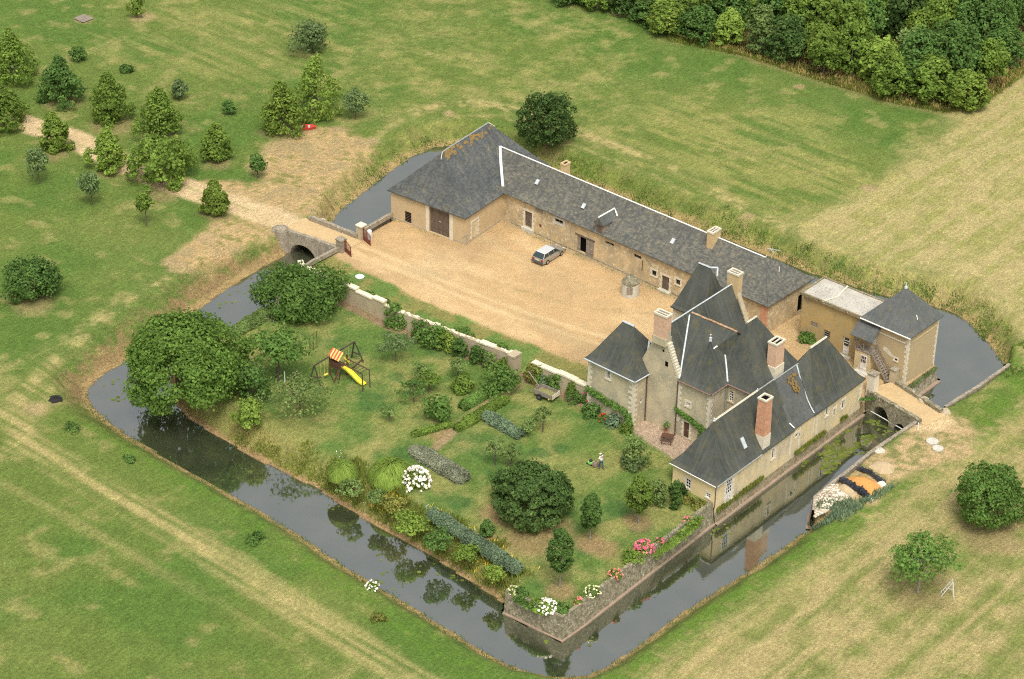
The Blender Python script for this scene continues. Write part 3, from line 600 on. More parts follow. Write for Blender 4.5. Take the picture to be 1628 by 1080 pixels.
wallthing('moat_wall', 'long mossy retaining wall between the rose garden and the moat, turning at the lower corner', [([(44.9,-45.3),(48,-45.1),(51.25,-45.0),(51.2,-42),(50.9,-30),(50.75,-22.0)], .28, .35, .05)])
wallthing('moat_wall', 'stained plinth wall in the water under the long south range', [([(50.85,-21.98),(50.8,-10),(50.8,3.6)], -.75, .45, .12)], mt='moat_wall')
wallthing('moat_wall', 'mossy stone footing in the water under the corner tower', [([(52.6,7.9),(52.75,14.3)], -.5, .9, .2), ([(52.75,14.3),(47.6,15.0)], -.5, .5, .2)])
wallthing('moat_wall', 'low footing wall behind the barn and the stable wing', [([(37.2,14.5),(8,14.9),(-2,15.8)], -.15, .3, .1), ([(-2,16.0),(-12.3,15.1)], -.15, .3, .1), ([(-12.4,15.1),(-10.75,-.9)], -.15, .2, .06)], ledge=False)
wallthing('moat_wall', 'footing wall below the flat-roofed outbuilding on the far moat', [([(47.6,13.3),(39.4,12.6)], -.2, .2, .1), ([(39.4,12.6),(37.2,14.5)], -.2, .2, .1)], ledge=False)
wallthing('moat_wall', 'short rubble wall on the moat between the barn and the gate', [([(-10.6,-1.0),(-10.4,-5.0),(-9.9,-7.2)], .75, .25, .05)], mt='rubble')
wallthing('moat_wall', 'sloping rubble wall from the gate pillar down to the garden wall', [([(-9.7,-10.6),(-9.75,-14.6),(-9.5,-16.8)], .62, .3, .05)], mt='rubble')
wallthing('quay_wall', 'curved stone quay wall on the field side beyond the east bridge', [([(58.9,18.9),(58.7,13),(58.2,7.4)], .12, .25, .05)], mt='rubble')
wallthing('quay_wall', 'rough stone quay beside the sand heaps, running to the east bridge', [([(57.5,3.0),(57.1,-4),(57.2,-10),(57.3,-14.6),(58.5,-16.6)], .15, .35, .05)], mt='rubble')

# ------------------------------------------------------------ bridges
def bridge(name, label, A0, A1, B0, B1, archesA, archesB, zt=0.03, par=.5, th=.45, mt='rubble'):
    """A0->A1 near parapet line, B0->B1 far parapet line (both run the same way); arches: (s0,s1,zcrown) in fractions"""
    t = thing(name, label, 'bridge', ((A0[0]+B1[0])/2, (A0[1]+B1[1])/2, 0)); dk = MB()
    ex = [((1+k)*q[0]-k*p[0], (1+k)*q[1]-k*p[1]) for p, q, k in ((A1,A0,.09),(A0,A1,.10),(B0,B1,.10),(B1,B0,.09))]; dk.poly(*[(*q,zt) for q in ex]); dk.poly(*[(*q,zt-.3) for q in ex[::-1]]); dk.build('deck', M['sand'], t)
    for (P0, P1, arches, sgn) in ((A0, A1, archesA, 1), (B0, B1, archesB, -1)):
        b = MB(); L_ = math.hypot(P1[0]-P0[0], P1[1]-P0[1]); dx, dy = (P1[0]-P0[0])/L_, (P1[1]-P0[1])/L_; nx, ny = (dy, -dx) if sgn > 0 else (-dy, dx)
        n = 48
        def low(f):
            for s0, s1, zc in arches:
                if s0 < f < s1:
                    k = (f-s0)/(s1-s0)*2-1; return WL-.3+(zc-WL+.3)*math.sqrt(max(0,1-k*k))**.9
            return -3.2
        for i in range(n):
            f0, f1 = i/n, (i+1)/n; zl0, zl1 = low(f0+1e-4), low(f1-1e-4)
            h0 = par + .16*(vnoise(np.array([f0*14.]), np.array([P0[1]]), 5)[0]-.5); h1 = par + .16*(vnoise(np.array([f1*14.]), np.array([P0[1]]), 5)[0]-.5)
            p0 = (P0[0]+dx*L_*f0, P0[1]+dy*L_*f0); p1 = (P0[0]+dx*L_*f1, P0[1]+dy*L_*f1)
            o0 = (p0[0]+nx*th*.5, p0[1]+ny*th*.5); o1 = (p1[0]+nx*th*.5, p1[1]+ny*th*.5); i0 = (p0[0]-nx*th*.5, p0[1]-ny*th*.5); i1 = (p1[0]-nx*th*.5, p1[1]-ny*th*.5)
            b.poly((*o0,zl0),(*o1,zl1),(*o1,h1),(*o0,h0)); b.poly((*o0,h0),(*o1,h1),(*i1,h1),(*i0,h0)); b.poly((*i0,h0),(*i1,h1),(*i1,-.35),(*i0,-.35))
            if zl0 > -3.1 or zl1 > -3.1:
                w2 = 1.9; q0 = (p0[0]-nx*w2, p0[1]-ny*w2); q1 = (p1[0]-nx*w2, p1[1]-ny*w2); b.poly((*o1,zl1),(*o0,zl0),(*q0,zl0),(*q1,zl1))
        e0, e1 = (P0[0], P0[1]), P1
        for (c, s) in ((P0, -1), (P1, 1)): b.poly((c[0]+nx*th*.5,c[1]+ny*th*.5,-3),(c[0]-nx*th*.5,c[1]-ny*th*.5,-3),(c[0]-nx*th*.5,c[1]-ny*th*.5,par-.05),(c[0]+nx*th*.5,c[1]+ny*th*.5,par-.05))
        b.build('parapet', M[mt], t)
    return t
br1 = bridge('stone_bridge', 'weathered stone bridge with one round arch carrying the sandy track to the gate', (-17.4,-11.6), (-9.9,-10.55), (-17.2,-7.5), (-9.9,-6.95), [(.14,.62,-.75)], [(.2,.7,-.75)], par=.55)
b = MB(); b.lathe((-17.3,-11.9,-2.6), [(.95,0),(.85,1.2),(.8,3.1),(.72,3.35),(.3,3.5)], 12); b.build('buttress', M['rubble'], br1)
br2 = bridge('stone_bridge', 'mossy stone bridge with two low arches leading to the tower forecourt', (51.0,4.45), (58.0,3.2), (52.3,7.75), (58.6,6.2), [(.13,.46,-.62),(.56,.80,-1.25)], [(.1,.45,-.8),(.5,.8,-1.2)], par=.42, mt='moss_wall')
b = MB()
b = MB(); b.tube([(51.7,4.1,-1.75),(56.6,3.3,-1.75)], .055, 6); obj1('water_pipe', b, M['metal_pale'], 'pale straight pipe lying across the water before the east bridge arches', 'pipe')
def boulder(px, py, r, label, m='rubble', name='boulder', z=0.0, sq=.7):
    x, y = at(px, py); b = MB(); rr = random.Random(px*7+py); pr = []
    n = 9; rings = 5
    for i in range(rings+1):
        a = math.pi/2*i/rings; pr.append((r*math.cos(a)*(1 if i else 1.05), r*sq*math.sin(a)))
    b.lathe((0,0,0), pr, n); b.V = [(v[0]*(1+.18*rr.uniform(-1,1))+x, v[1]*(1+.18*rr.uniform(-1,1))+y, v[2]*(1+.15*rr.uniform(-1,1))+z-.03) for v in b.V]
    return obj1(name, b, M[m], label, 'boulder')
boulder(441,366,.75,'big grey boulder at the outer end of the west bridge parapet')
boulder(512,352,.55,'pale rounded stone beside the far parapet of the west bridge','rubble_light')
boulder(1459,632,.32,'small round stone on the east bridge beside its far parapet','rubble_light')
boulder(1468,637,.62,'big rounded boulder against the far parapet of the east bridge','rubble_light')
boulder(1503,655,.55,'grey boulder at the field end of the east bridge','rubble_light')
boulder(1398,716,.6,'flat pale stone on the rough ground above the quay','concrete', sq=.35)

# ------------------------------------------------------------ building helpers
class WFr:                                   # wall frame: s along p->q, o outward (right of p->q), z up
    def __init__(s, p, q):
        s.p = p; s.L = math.hypot(q[0]-p[0], q[1]-p[1]); s.t = ((q[0]-p[0])/s.L, (q[1]-p[1])/s.L); s.n = (s.t[1], -s.t[0])
    def __call__(s, a, o, z): return (s.p[0]+s.t[0]*a+s.n[0]*o, s.p[1]+s.t[1]*a+s.n[1]*o, z)
def lbox(mb, fr, s0, s1, o0, o1, z0, z1):
    c = [fr(s0,o1,z0), fr(s1,o1,z0), fr(s1,o0,z0), fr(s0,o0,z0), fr(s0,o1,z1), fr(s1,o1,z1), fr(s1,o0,z1), fr(s0,o0,z1)]; mb.hexa(c)
def wallface(mb, fr, z0, z1, ops=(), depth=.28, s0=0, s1=None):
    s1 = fr.L if s1 is None else s1
    ss = sorted({s0, s1, *[o[0] for o in ops], *[o[1] for o in ops]}); zs = sorted({z0, z1, *[o[2] for o in ops], *[o[3] for o in ops]})
    for a, c in zip(ss[:-1], ss[1:]):
        for d, e in zip(zs[:-1], zs[1:]):
            if any(o[0] <= a+1e-6 and c <= o[1]+1e-6 and o[2] <= d+1e-6 and e <= o[3]+1e-6 for o in ops): continue
            mb.poly(fr(a,0,d), fr(c,0,d), fr(c,0,e), fr(a,0,e))
    for a, c, d, e in [o[:4] for o in ops]:
        mb.poly(fr(a,0,d), fr(a,-depth,d), fr(a,-depth,e), fr(a,0,e)); mb.poly(fr(c,-depth,d), fr(c,0,d), fr(c,0,e), fr(c,-depth,e))
        mb.poly(fr(a,-depth,e), fr(c,-depth,e), fr(c,0,e), fr(a,0,e)); mb.poly(fr(a,0,d), fr(c,0,d), fr(c,-depth,d), fr(a,-depth,d))
def window(par, fr, s0, s1, z0, z1, depth=.2, cols=2, rows=3, m='white', fw=.07, pane='glass', bars=True):
    b = MB(); b.poly(fr(s0,-depth,z0), fr(s1,-depth,z0), fr(s1,-depth,z1), fr(s0,-depth,z1)); w = b.build('window', M[pane], par)
    if bars:
        f = MB(); o0, o1 = -depth+.012, -depth+.07
        lbox(f, fr, s0, s0+fw, o0, o1, z0, z1); lbox(f, fr, s1-fw, s1, o0, o1, z0, z1); lbox(f, fr, s0+fw, s1-fw, o0, o1, z0, z0+fw); lbox(f, fr, s0+fw, s1-fw, o0, o1, z1-fw, z1)
        for i in range(1, cols): x = s0+(s1-s0)*i/cols; lbox(f, fr, x-fw*.4, x+fw*.4, o0, o1-.01, z0+fw, z1-fw)
        for i in range(1, rows): z = z0+(z1-z0)*i/rows; lbox(f, fr, s0+fw, s1-fw, o0, o1-.02, z-fw*.35, z+fw*.35)
        k = f.build('frame', M[m], w, world=False); 
        me = k.data; off = ORG.get(par.name, Vector((0,0,0))); me.transform(Matrix.Translation(-off))
    return w
def subpart(mb, name, m, par, root):
    o = mb.build(name, m, None); o.data.transform(Matrix.Translation(-ORG.get(root.name, Vector((0,0,0))))); o.parent = par; return o
def door(par, fr, s0, s1, z0, z1, depth=.16, m='wood', planks=5, handle=True, leaves=1):
    b = MB()
    for l in range(leaves):
        a0 = s0+(s1-s0)*l/leaves; a1 = s0+(s1-s0)*(l+1)/leaves; n = planks
        for i in range(n):
            lbox(b, fr, a0+(a1-a0)*i/n+.006, a0+(a1-a0)*(i+1)/n-.006, -depth-.05, -depth+(.006 if i%2 else 0), z0, z1)
        for zz in (.2,.8): lbox(b, fr, a0+.03, a1-.03, -depth+.002, -depth+.035, z0+(z1-z0)*zz-.05, z0+(z1-z0)*zz+.05)
    d = b.build('door', M[m], par)
    k = MB(); k.poly(fr(s0,-depth-.08,z0), fr(s1,-depth-.08,z0), fr(s1,-depth-.08,z1), fr(s0,-depth-.08,z1))
    if handle:
        k = MB(); lbox(k, fr, (s0+s1)/2-.12 if leaves > 1 else s1-.2, (s0+s1)/2+.12 if leaves > 1 else s1-.12, -depth+.036, -depth+.07, z0+(z1-z0)*.48, z0+(z1-z0)*.48+.06); subpart(k, 'handle', M['metal_pale'], d, par)
    return d
def surround(par, fr, s0, s1, z0, z1, m='stone_white', w=.17, seed=0, sill=True, teeth=True, proud=.035, name='stone_surround'):
    rr = random.Random(seed+int(s0*100)); b = MB(); z = z0; i = 0
    while z < z1-.05:
        h = min(.30, z1-z); e = (w+(.14 if i % 2 else 0)+rr.uniform(-.02,.03)) if teeth else w
        lbox(b, fr, s0-e, s0-.003, -.05, proud, z, z+h-.008); e = (w+(0 if i % 2 else .14)+rr.uniform(-.02,.03)) if teeth else w
        lbox(b, fr, s1+.003, s1+e, -.05, proud, z, z+h-.008); z += h; i += 1
    lbox(b, fr, s0-w-.08, s1+w+.08, -.05, proud+.004, z1+.003, z1+.22)
    if sill: lbox(b, fr, s0-w-.03, s1+w+.03, -.05, proud+.05, z0-.14, z0-.004)
    return b.build(name, M[m], par)
def quoins(par, x, y, dirs, z0, z1, m='stone_white', h=.30, long=.52, short=.28, seed=1):
    """toothed corner stones at corner (x,y); dirs = two unit vectors along the walls away from the corner"""
    b = MB(); z = z0; i = 0; rr = random.Random(seed); (ax, ay), (bx, by) = dirs; pr = .03
    while z < z1-.08:
        hh = min(h*(.85+.3*rr.random()), z1-z); la, lb = (long, short) if i % 2 else (short, long); la *= rr.uniform(.85,1.2); lb *= rr.uniform(.85,1.2)
        ox, oy = x-(ax+bx)*pr, y-(ay+by)*pr
        def hx(l, w_, dx, dy, ex, ey, ins=0.0):
            p = [(ox+ex*0, oy+ey*0), (ox+dx*l, oy+dy*l), (ox+dx*l+ex*w_, oy+dy*l+ey*w_), (ox+ex*w_, oy+ey*w_)]
            area = (p[1][0]-p[0][0])*(p[3][1]-p[0][1])-(p[1][1]-p[0][1])*(p[3][0]-p[0][0])
            if area < 0: p = [p[0], p[3], p[2], p[1]]
            b.hexa([(q[0],q[1],z) for q in p]+[(q[0],q[1],z+hh-.012) for q in p])
        if la > lb: hx(la, lb, ax, ay, bx, by)
        else: hx(la, lb, ax, ay, bx, by)
        z += hh; i += 1
    return b.build('quoins', M[m], par)
def hiproof(mb, cs, ze, rp, prof=((0,0),(.14,.09),(.32,.27),(1,1)), fascia=.13):
    n = len(cs); rings = []
    for t, g in prof: rings.append([(c[0]+(r_[0]-c[0])*t, c[1]+(r_[1]-c[1])*t, ze+(r_[2]-ze)*g) for c, r_ in zip(cs, rp)])
    for a, c in zip(rings[:-1], rings[1:]):
        for i in range(n):
            j = (i+1) % n; pts = [a[i], a[j], c[j], c[i]]
            if math.dist(c[i], c[j]) < 1e-4: pts = pts[:3]
            mb.poly(*pts)
    low = [(c[0], c[1], ze-fascia) for c in cs]
    for i in range(n): j = (i+1) % n; mb.poly(low[i], low[j], rings[0][j], rings[0][i])
    mb.poly(*low[::-1])
    return rings
def gableroof(mb, u0, u1, v0, v1, ze, zr, axis='v', fascia=.12, prof=((0,0),(.15,.11),(1,1)), zr2=None):
    """two slopes, ridge along axis"""
    zr2 = zr if zr2 is None else zr2
    if axis == 'v':
        m = (u0+u1)/2; A = [(u0+(m-u0)*t, ze+(zr-ze)*g) for t, g in prof]; B = [(u1+(m-u1)*t, ze+(zr-ze)*g) for t, g in prof]
        for (a, c) in zip(A[:-1], A[1:]): mb.poly((a[0],v1,a[1]),(a[0],v0,a[1]),(c[0],v0,c[1]),(c[0],v1,c[1]))
        for (a, c) in zip(B[:-1], B[1:]): mb.poly((a[0],v0,a[1]),(a[0],v1,a[1]),(c[0],v1,c[1]),(c[0],v0,c[1]))
        for v in (v0, v1):
            p = [(u0,v,ze-fascia)]+[(a[0],v,a[1]) for a in A]+[(c[0],v,c[1]) for c in B[::-1][1:]]+[(u1,v,ze-fascia)]; mb.poly(*(p if v == v1 else p[::-1]))
        mb.poly((u0,v0,ze-fascia),(u0,v0,ze),(u0,v1,ze),(u0,v1,ze-fascia)); mb.poly((u1,v0,ze-fascia),(u1,v1,ze-fascia),(u1,v1,ze),(u1,v0,ze)); mb.poly((u0,v0,ze-fascia),(u0,v1,ze-fascia),(u1,v1,ze-fascia),(u1,v0,ze-fascia))
    else:
        m = (v0+v1)/2; A = [(v0+(m-v0)*t, ze+(zr-ze)*g) for t, g in prof]; B = [(v1+(m-v1)*t, ze+(zr-ze)*g) for t, g in prof]
        for (a, c) in zip(A[:-1], A[1:]): mb.poly((u0,a[0],a[1]),(u1,a[0],a[1]),(u1,c[0],c[1]),(u0,c[0],c[1]))
        for (a, c) in zip(B[:-1], B[1:]): mb.poly((u1,a[0],a[1]),(u0,a[0],a[1]),(u0,c[0],c[1]),(u1,c[0],c[1]))
        for u in (u0, u1):
            p = [(u,v0,ze-fascia)]+[(u,a[0],a[1]) for a in A]+[(u,c[0],c[1]) for c in B[::-1][1:]]+[(u,v1,ze-fascia)]; mb.poly(*(p if u == u0 else p[::-1]))
        mb.poly((u0,v0,ze-fascia),(u1,v0,ze-fascia),(u1,v0,ze),(u0,v0,ze)); mb.poly((u1,v1,ze-fascia),(u0,v1,ze-fascia),(u0,v1,ze),(u1,v1,ze)); mb.poly((u0,v0,ze-fascia),(u0,v1,ze-fascia),(u1,v1,ze-fascia),(u1,v0,ze-fascia))
def cap(par, root, pts, w=.16, m='zinc', name='ridge_cap', lift=.03, flat=False):
    b = MB()
    for p, q in zip(pts[:-1], pts[1:]):
        p = Vector(p)+Vector((0,0,lift)); q = Vector(q)+Vector((0,0,lift))
        if flat: b.bar(p, q, w, .03)
        else: b.tube([p, q], w/2, 6)
    return subpart(b, name, M[m], par, root)
def ridge_rough(par, root, p, q, w, m, name='ridge_cap', seed=0):
    b = MB(); rr = random.Random(seed); p, q = Vector(p), Vector(q); n = int((q-p).length/.42)
    for i in range(n):
        a = p.lerp(q, i/n); c = p.lerp(q, (i+.96)/n); z = Vector((0,0,rr.uniform(.0,.05))); b.tube([a+z, c+z], w/2*rr.uniform(.85,1.15), 6)
    return subpart(b, name, M[m], par, root)
def chimney(par, cx, cy, du, dv, z0, z1, m, lower=None, zl=None, flues=2, along='v', capm='stone_white', taper=0):
    b = MB(); zb = zl if lower else z0
    b.hexa([(cx-du/2-taper,cy-dv/2-taper,zb),(cx+du/2+taper,cy-dv/2-taper,zb),(cx+du/2+taper,cy+dv/2+taper,zb),(cx-du/2-taper,cy+dv/2+taper,zb),(cx-du/2,cy-dv/2,z1),(cx+du/2,cy-dv/2,z1),(cx+du/2,cy+dv/2,z1),(cx-du/2,cy+dv/2,z1)])
    c = b.build('chimney', M[m], par)
    if lower: b = MB(); b.box(cx-du/2-.08, cx+du/2+.08, cy-dv/2-.08, cy+dv/2+.08, z0, zl+.004); subpart(b, 'chimney_base', M[lower], c, par)
    k = MB(); o = .06; x0, x1, y0, y1 = cx-du/2-o, cx+du/2+o, cy-dv/2-o, cy+dv/2+o; zt = z1+.16; r_ = .17
    k.box(x0, x1, y0, y0+r_, z1-.03, zt); k.box(x0, x1, y1-r_, y1, z1-.03, zt); k.box(x0, x0+r_, y0+r_, y1-r_, z1-.03, zt-.003); k.box(x1-r_, x1, y0+r_, y1-r_, z1-.03, zt-.003)
    if flues == 2:
        if along == 'v': k.box(cx-.06, cx+.06, y0+r_, y1-r_, z1-.03, zt-.006)
        elif along == 'u': k.box(x0+r_, x1-r_, cy-.06, cy+.06, z1-.03, zt-.006)
    subpart(k, 'chimney_cap', M[capm], c, par)
    k = MB(); k.poly((x0+r_,y0+r_,z1+.012),(x1-r_,y0+r_,z1+.012),(x1-r_,y1-r_,z1+.012),(x0+r_,y1-r_,z1+.012)); subpart(k, 'flue', M['dark'], c, par)
    return c
def pipe(par, x, y, z0, z1, r=.055, m='pipe', name='drainpipe'):
    b = MB(); b.tube([(x,y,z0),(x,y,z1)], r, 6); return b.build(name, M[m], par)
def gutter(par, p, q, z, m='zinc_dull', r=.07, name='gutter'):
    b = MB(); b.tube([(p[0],p[1],z),(q[0],q[1],z)], r, 6); return b.build(name, M[m], par)

# ------------------------------------------------------------ the barn
barn = thing('barn', 'big square barn with a tall hipped slate roof and high dark double doors', 'barn', (-6.2, 7.2, 0))
A, B, C_, D = (-10.65,-.85), (0,0), (-1.75,15.9), (-12.3,15.0)
b = MB(); fr = WFr(A, B); ops = [(2.0,2.95,.12,1.55), (5.55,8.42,.05,3.42)]
wallface(b, fr, -.3, 3.72, ops, .3)
fs = WFr(B, C_); ops2 = [(1.25,2.35,.1,2.35)]; wallface(b, fs, -.3, 3.72, ops2, .08); wallface(b, WFr(C_, D), -2.6, 3.72); wallface(b, WFr(D, A), -2.6, 3.72)
b.build('wall', M['plaster_barn'], barn)
door(barn, fr, 5.55, 8.42, .05, 3.42, .2, 'wood', 7, True, 2)
window(barn, fr, 2.0, 2.95, .12, 1.55, .12, 1, 7, 'wood', .05, 'dark')
for j0 in (5.05, 8.43): k = MB(); lbox(k, fr, j0, j0+.48, -.05, .04, -.05, 3.6); k.build('door_jamb', M['stone_white'], barn)
k = MB(); lbox(k, fs, 1.25, 2.35, -.08, -.05, .1, 2.35); k.build('blocked_doorway', M['plaster_south'], barn)
surround(barn, fs, 1.25, 2.35, .1, 2.35, sill=False, seed=3)
quoins(barn, 0, 0, ((-.996,-.08),(-.11,.994)), -.1, 1.3, 'rubble_light', seed=4)
for f_, a_, c_, h_ in ((fr,-.02,5.0,.22),(fr,8.95,fr.L+.05,.28),(fs,.02,7.0,.35)): k = MB(); lbox(k, f_, a_, c_, -.02, .05, -.3, h_); k.build('plinth', M['rubble_light'], barn)
b = MB(); ov = .32
cs = [(A[0]-ov,A[1]-ov-.02),(B[0]+ov*.9,B[1]-ov),(C_[0]+ov,C_[1]+ov),(D[0]-ov,D[1]+ov)]; rn, rf = (-5.85,2.6,8.75), (-6.75,11.6,8.85)
hiproof(b, cs, 3.62, [rn,rn,rf,rf], ((0,0),(.10,.075),(.25,.22),(1,1))); rf_o = b.build('roof', M['slate_barn'], barn)
cap(rf_o, barn, [rn, rf], .16, 'zinc_dull'); 
k = MB(); rr = random.Random(5)
for i in range(40):
    f = rr.random()**.9; u = rn[0]+(rf[0]-rn[0])*f; v = rn[1]+(rf[1]-rn[1])*f; d = rr.uniform(.05,.5)+rr.random()*.3; z = 8.8-d*.93
    k.hexa([(u+d+x*rr.uniform(.08,.16)+0, v+y*rr.uniform(.15,.35), z-x*.1+zz) for zz in (-.02,.035) for x, y in ((-1,-1),(1,-1),(1,1),(-1,1))])
subpart(k, 'lichen', M['orange_lichen'], rf_o, barn)['kind'] = 'stuff'
cap(rf_o, barn, [(-5.85,2.6,8.75),(-5.5,2.0,8.15)], .1, 'mortar', 'hip_cap'); cap(rf_o, barn, [(-6.75,11.6,8.85),(-6.2,12.1,8.35)], .1, 'mortar', 'hip_cap')

# ------------------------------------------------------------ the stable wing
wing = thing('stable_wing', 'long low stable range with ochre walls and grey slate roof behind the courtyard', 'stable building', (18, 10.5, 0))
WA, WB = (-1.1,7.42), (36.5,6.65); fw_ = WFr(WA, WB); kx = 1.1
def ws(u): return u+kx
ops = [(ws(2.55),ws(3.6),.45,2.45), (ws(7.05),ws(8.2),2.72,3.12), (ws(10.35),ws(12.75),.25,2.2), (ws(14.4),ws(15.6),2.72,3.0), (ws(18.45),ws(19.5),2.55,2.95),
       (ws(21.1),ws(21.7),1.3,1.95), (ws(22.5),ws(23.5),.15,1.85), (ws(24.42),ws(25.0),1.5,2.12), (ws(28.5),ws(29.3),1.2,2.1)]
b = MB(); wallface(b, fw_, -.3, 3.85, ops, .28); wallface(b, WFr(WB, (36.75,14.45)), -.3, 3.85, [(5.7,6.6,.3,2.4)], .2); wallface(b, WFr((36.75,14.45), (-2.2,15.2)), -2.6, 3.85)
b.build('wall', M['plaster_wing'], wing)
door(wing, fw_, *ops[0], .12, 'wood', 5); surround(wing, fw_, ops[0][0], ops[0][1], ops[0][2], ops[0][3], 'stone_white', .2, 2, False)
window(wing, fw_, *ops[1], .15, 2, 1, 'wood_grey', .04, 'dark')
k = MB(); lbox(k, fw_, ops[1][0]-.3, ops[1][1]+.35, -.02, .03, 2.42, 2.70); lbox(k, fw_, ops[1][0]-.3, ops[1][0]-.01, -.02, .03, 2.71, 3.35); lbox(k, fw_, ops[1][1]+.01, ops[1][1]+.35, -.02, .03, 2.71, 3.35); lbox(k, fw_, ops[1][0]-.29, ops[1][1]+.34, -.02, .033, 3.14, 3.36); k.build('window_surround', M['concrete'], wing)
k = MB(); k.poly(fw_(ops[2][0],-.26,.25), fw_(ops[2][1],-.26,.25), fw_(ops[2][1],-.26,2.2), fw_(ops[2][0],-.26,2.2)); k.build('doorway', M['dark'], wing)
door(wing, fw_, ops[2][0]+1.35, ops[2][1], .25, 2.15, -.06, 'wood_grey', 5); door(wing, fw_, ops[2][0], ops[2][0]+.42, .25, 2.2, .05, 'wood_grey', 3, False)
k = MB(); lbox(k, fw_, ops[2][0]-.3, ops[2][1]+.15, -.03, .05, 2.22, 2.42); k.build('lintel', M['wood'], wing)
for i in (3,4): window(wing, fw_, *ops[i], .15, 4 if i == 4 else 2, 1, 'wood_grey', .05, 'dark'); 
for i in (5,7): window(wing, fw_, *ops[i], .15, 1, 1, 'wood', .05, 'glass'); surround(wing, fw_, *ops[i], 'stone_white', .16, i)
door(wing, fw_, *ops[6], .12, 'wood', 5); surround(wing, fw_, *ops[6], 'stone_white', .16, 8, False)
for a_, c_, h_ in ((ops[6][0]-.3,ops[6][1]+.3,.14),(ops[0][0]-.25,ops[0][1]+.35,.42)): k = MB(); lbox(k, fw_, a_, c_, .0, .4, -.1, h_); k.build('doorstep', M['concrete'], wing)
window(wing, fw_, *ops[8], .15, 2, 2, 'white', .05)
k = MB(); lbox(k, fw_, ws(4.1), ws(5.15), .0, .06, 2.98, 3.3); k.build('board', M['wood_grey'], wing)
k = MB(); lbox(k, fw_, ws(4.75), ws(5.05), .0, .04, 1.2, 1.5); k.build('red_plate', M['iron'], wing)
pipe(wing, *fw_(ws(19.75), .06, 0)[:2], 1.4, 2.6, .04)
for a_, c_, h_ in ((1.6,ws(22.1),.16),(ws(23.9),fw_.L,.2)): k = MB(); lbox(k, fw_, a_, c_, -.02, .04, -.3, h_); k.build('plinth', M['rubble'], wing)
k = MB(); k.box(35.75, 36.53, 6.60, 6.9, -.1, 3.7); k.build('brick_corner', M['brick'], wing)
fe = WFr(WB, (36.75,14.45)); window(wing, fe, 5.7, 6.6, .3, 2.4, .18, 1, 1, 'wood', .06, 'dark')
b = MB()
cs = [(-6.0,7.16),(36.85,6.32),(37.05,14.8),(-6.0,15.3)]; rA, rB = (-6.0,10.6,7.12), (33.35,10.5,6.62)
hiproof(b, cs, 3.74, [rA, rB, rB, rA], ((0,0),(.16,.12),(1,1)), .12); wr = b.build('roof', M['slate_lichen'], wing)
# slate lower courses
k = MB(); 
for s0, s1 in ((.5, 37.4),): 
    pass
cap(wr, wing, [(-4.0,10.56,7.10), rB], .16, 'white', 'ridge_cap', .02); cap(wr, wing, [rB, (33.4,10.5,6.9)], .1, 'white', 'finial')
cap(wr, wing, [(-4.05,10.56,7.12),(-3.0,9.45,6.0),(-1.0,7.55,4.1)], .32, 'zinc', 'valley_flashing', .06, True)
cap(wr, wing, [rB, (36.85,6.32,3.74)], .07, 'slate', 'hip_cap', .0)
def sk(par, root, cx, cy, z, L, W, n, name='skylight', m='zinc', m2='metal_pale'):
    """roof light: centre, slope normal n, along horizontal W, up-slope L"""
    n = Vector(n).normalized(); t = Vector((0,0,1)).cross(n).normalized(); u = n.cross(t); c = Vector((cx,cy,z))+n*.03; b = MB()
    b.hexa([tuple(c+t*a*W/2+u*d*L/2+n*e) for e in (-.05,.07) for a, d in ((-1,-1),(1,-1),(1,1),(-1,1))]); s = subpart(b, name, M[m], par, root)
    return s
wn_ = (0,-3.36,3.4)
for u, v, z in ((2.9,9.0,5.55),(10.0,8.6,5.2),(26.0,8.7,5.2)):
    sk(wr, wing, u if u != 26 else 22.4, v, 3.74+(v-7.0)/(10.55-7.0)*3.2, .62, .42, (0,-3.3,3.5))
chimney(wing, 5.3, 11.0, .62, .95, 5.9, 7.95, 'brick_yellow', flues=1, capm='brick_yellow'); chimney(wing, 26.75, 10.1, .75, 1.45, 5.2, 7.6, 'brick_yellow', flues=2)
# hay dormer
dm = MB(); dm.box(13.05,14.15,6.95,9.2,3.7,5.0); d_o = dm.build('dormer', M['wood_grey'], wing)
k = MB(); gableroof(k, 12.88, 14.32, 6.72, 10.2, 4.95, 5.75, 'v', .08, ((0,0),(1,1))); subpart(k, 'dormer_roof', M['slate'], d_o, wing)
cap(d_o, wing, [(13.6,6.72,5.78),(13.6,9.55,5.78)], .18, 'white', 'dormer_ridge'); cap(d_o, wing, [(13.6,9.6,5.80),(14.45,9.0,5.3)], .16, 'white', 'dormer_flashing', .06, True)
k = MB(); k.box(13.2,14.0,6.90,6.93,3.85,4.85); subpart(k, 'dormer_shutter', M['wood'], d_o, wing)
k = MB(); k.tube([(33.6,11.2,6.3),(33.6,11.2,7.5)], .03, 5); k.bar((33.1,11.0,7.45),(34.5,11.5,7.45), .05); k.bar((33.2,11.3,7.3),(34.2,10.9,7.3), .04); k.build('aerial', M['zinc'], wing)
k = MB(); k.tube([(34.9,10.9,4.9),(34.9,10.9,5.9)], .06, 6); k.build('vent_pipe', M['white'], wing)

def pz(prof, t): return float(np.interp(t, [p[0] for p in prof], [p[1] for p in prof]))
def pt_(prof, g): return float(np.interp(g, [p[1] for p in prof], [p[0] for p in prof]))
# ------------------------------------------------------------ the manor house
manor = thing('manor_house', 'tall stone manor house with several steep slate roofs, spire and stone chimneys', 'manor house', (40.5, -8.5, 0))
EZ = 6.5
b = MB()
fg = WFr((36.25,-14.8), (40.85,-14.8)); ft = WFr((40.85,-14.78), (44.75,-14.78)); ftr = WFr((44.75,-14.78), (44.75,-12.05)); fE = WFr((44.75,-12.08), (48.2,-12.08))
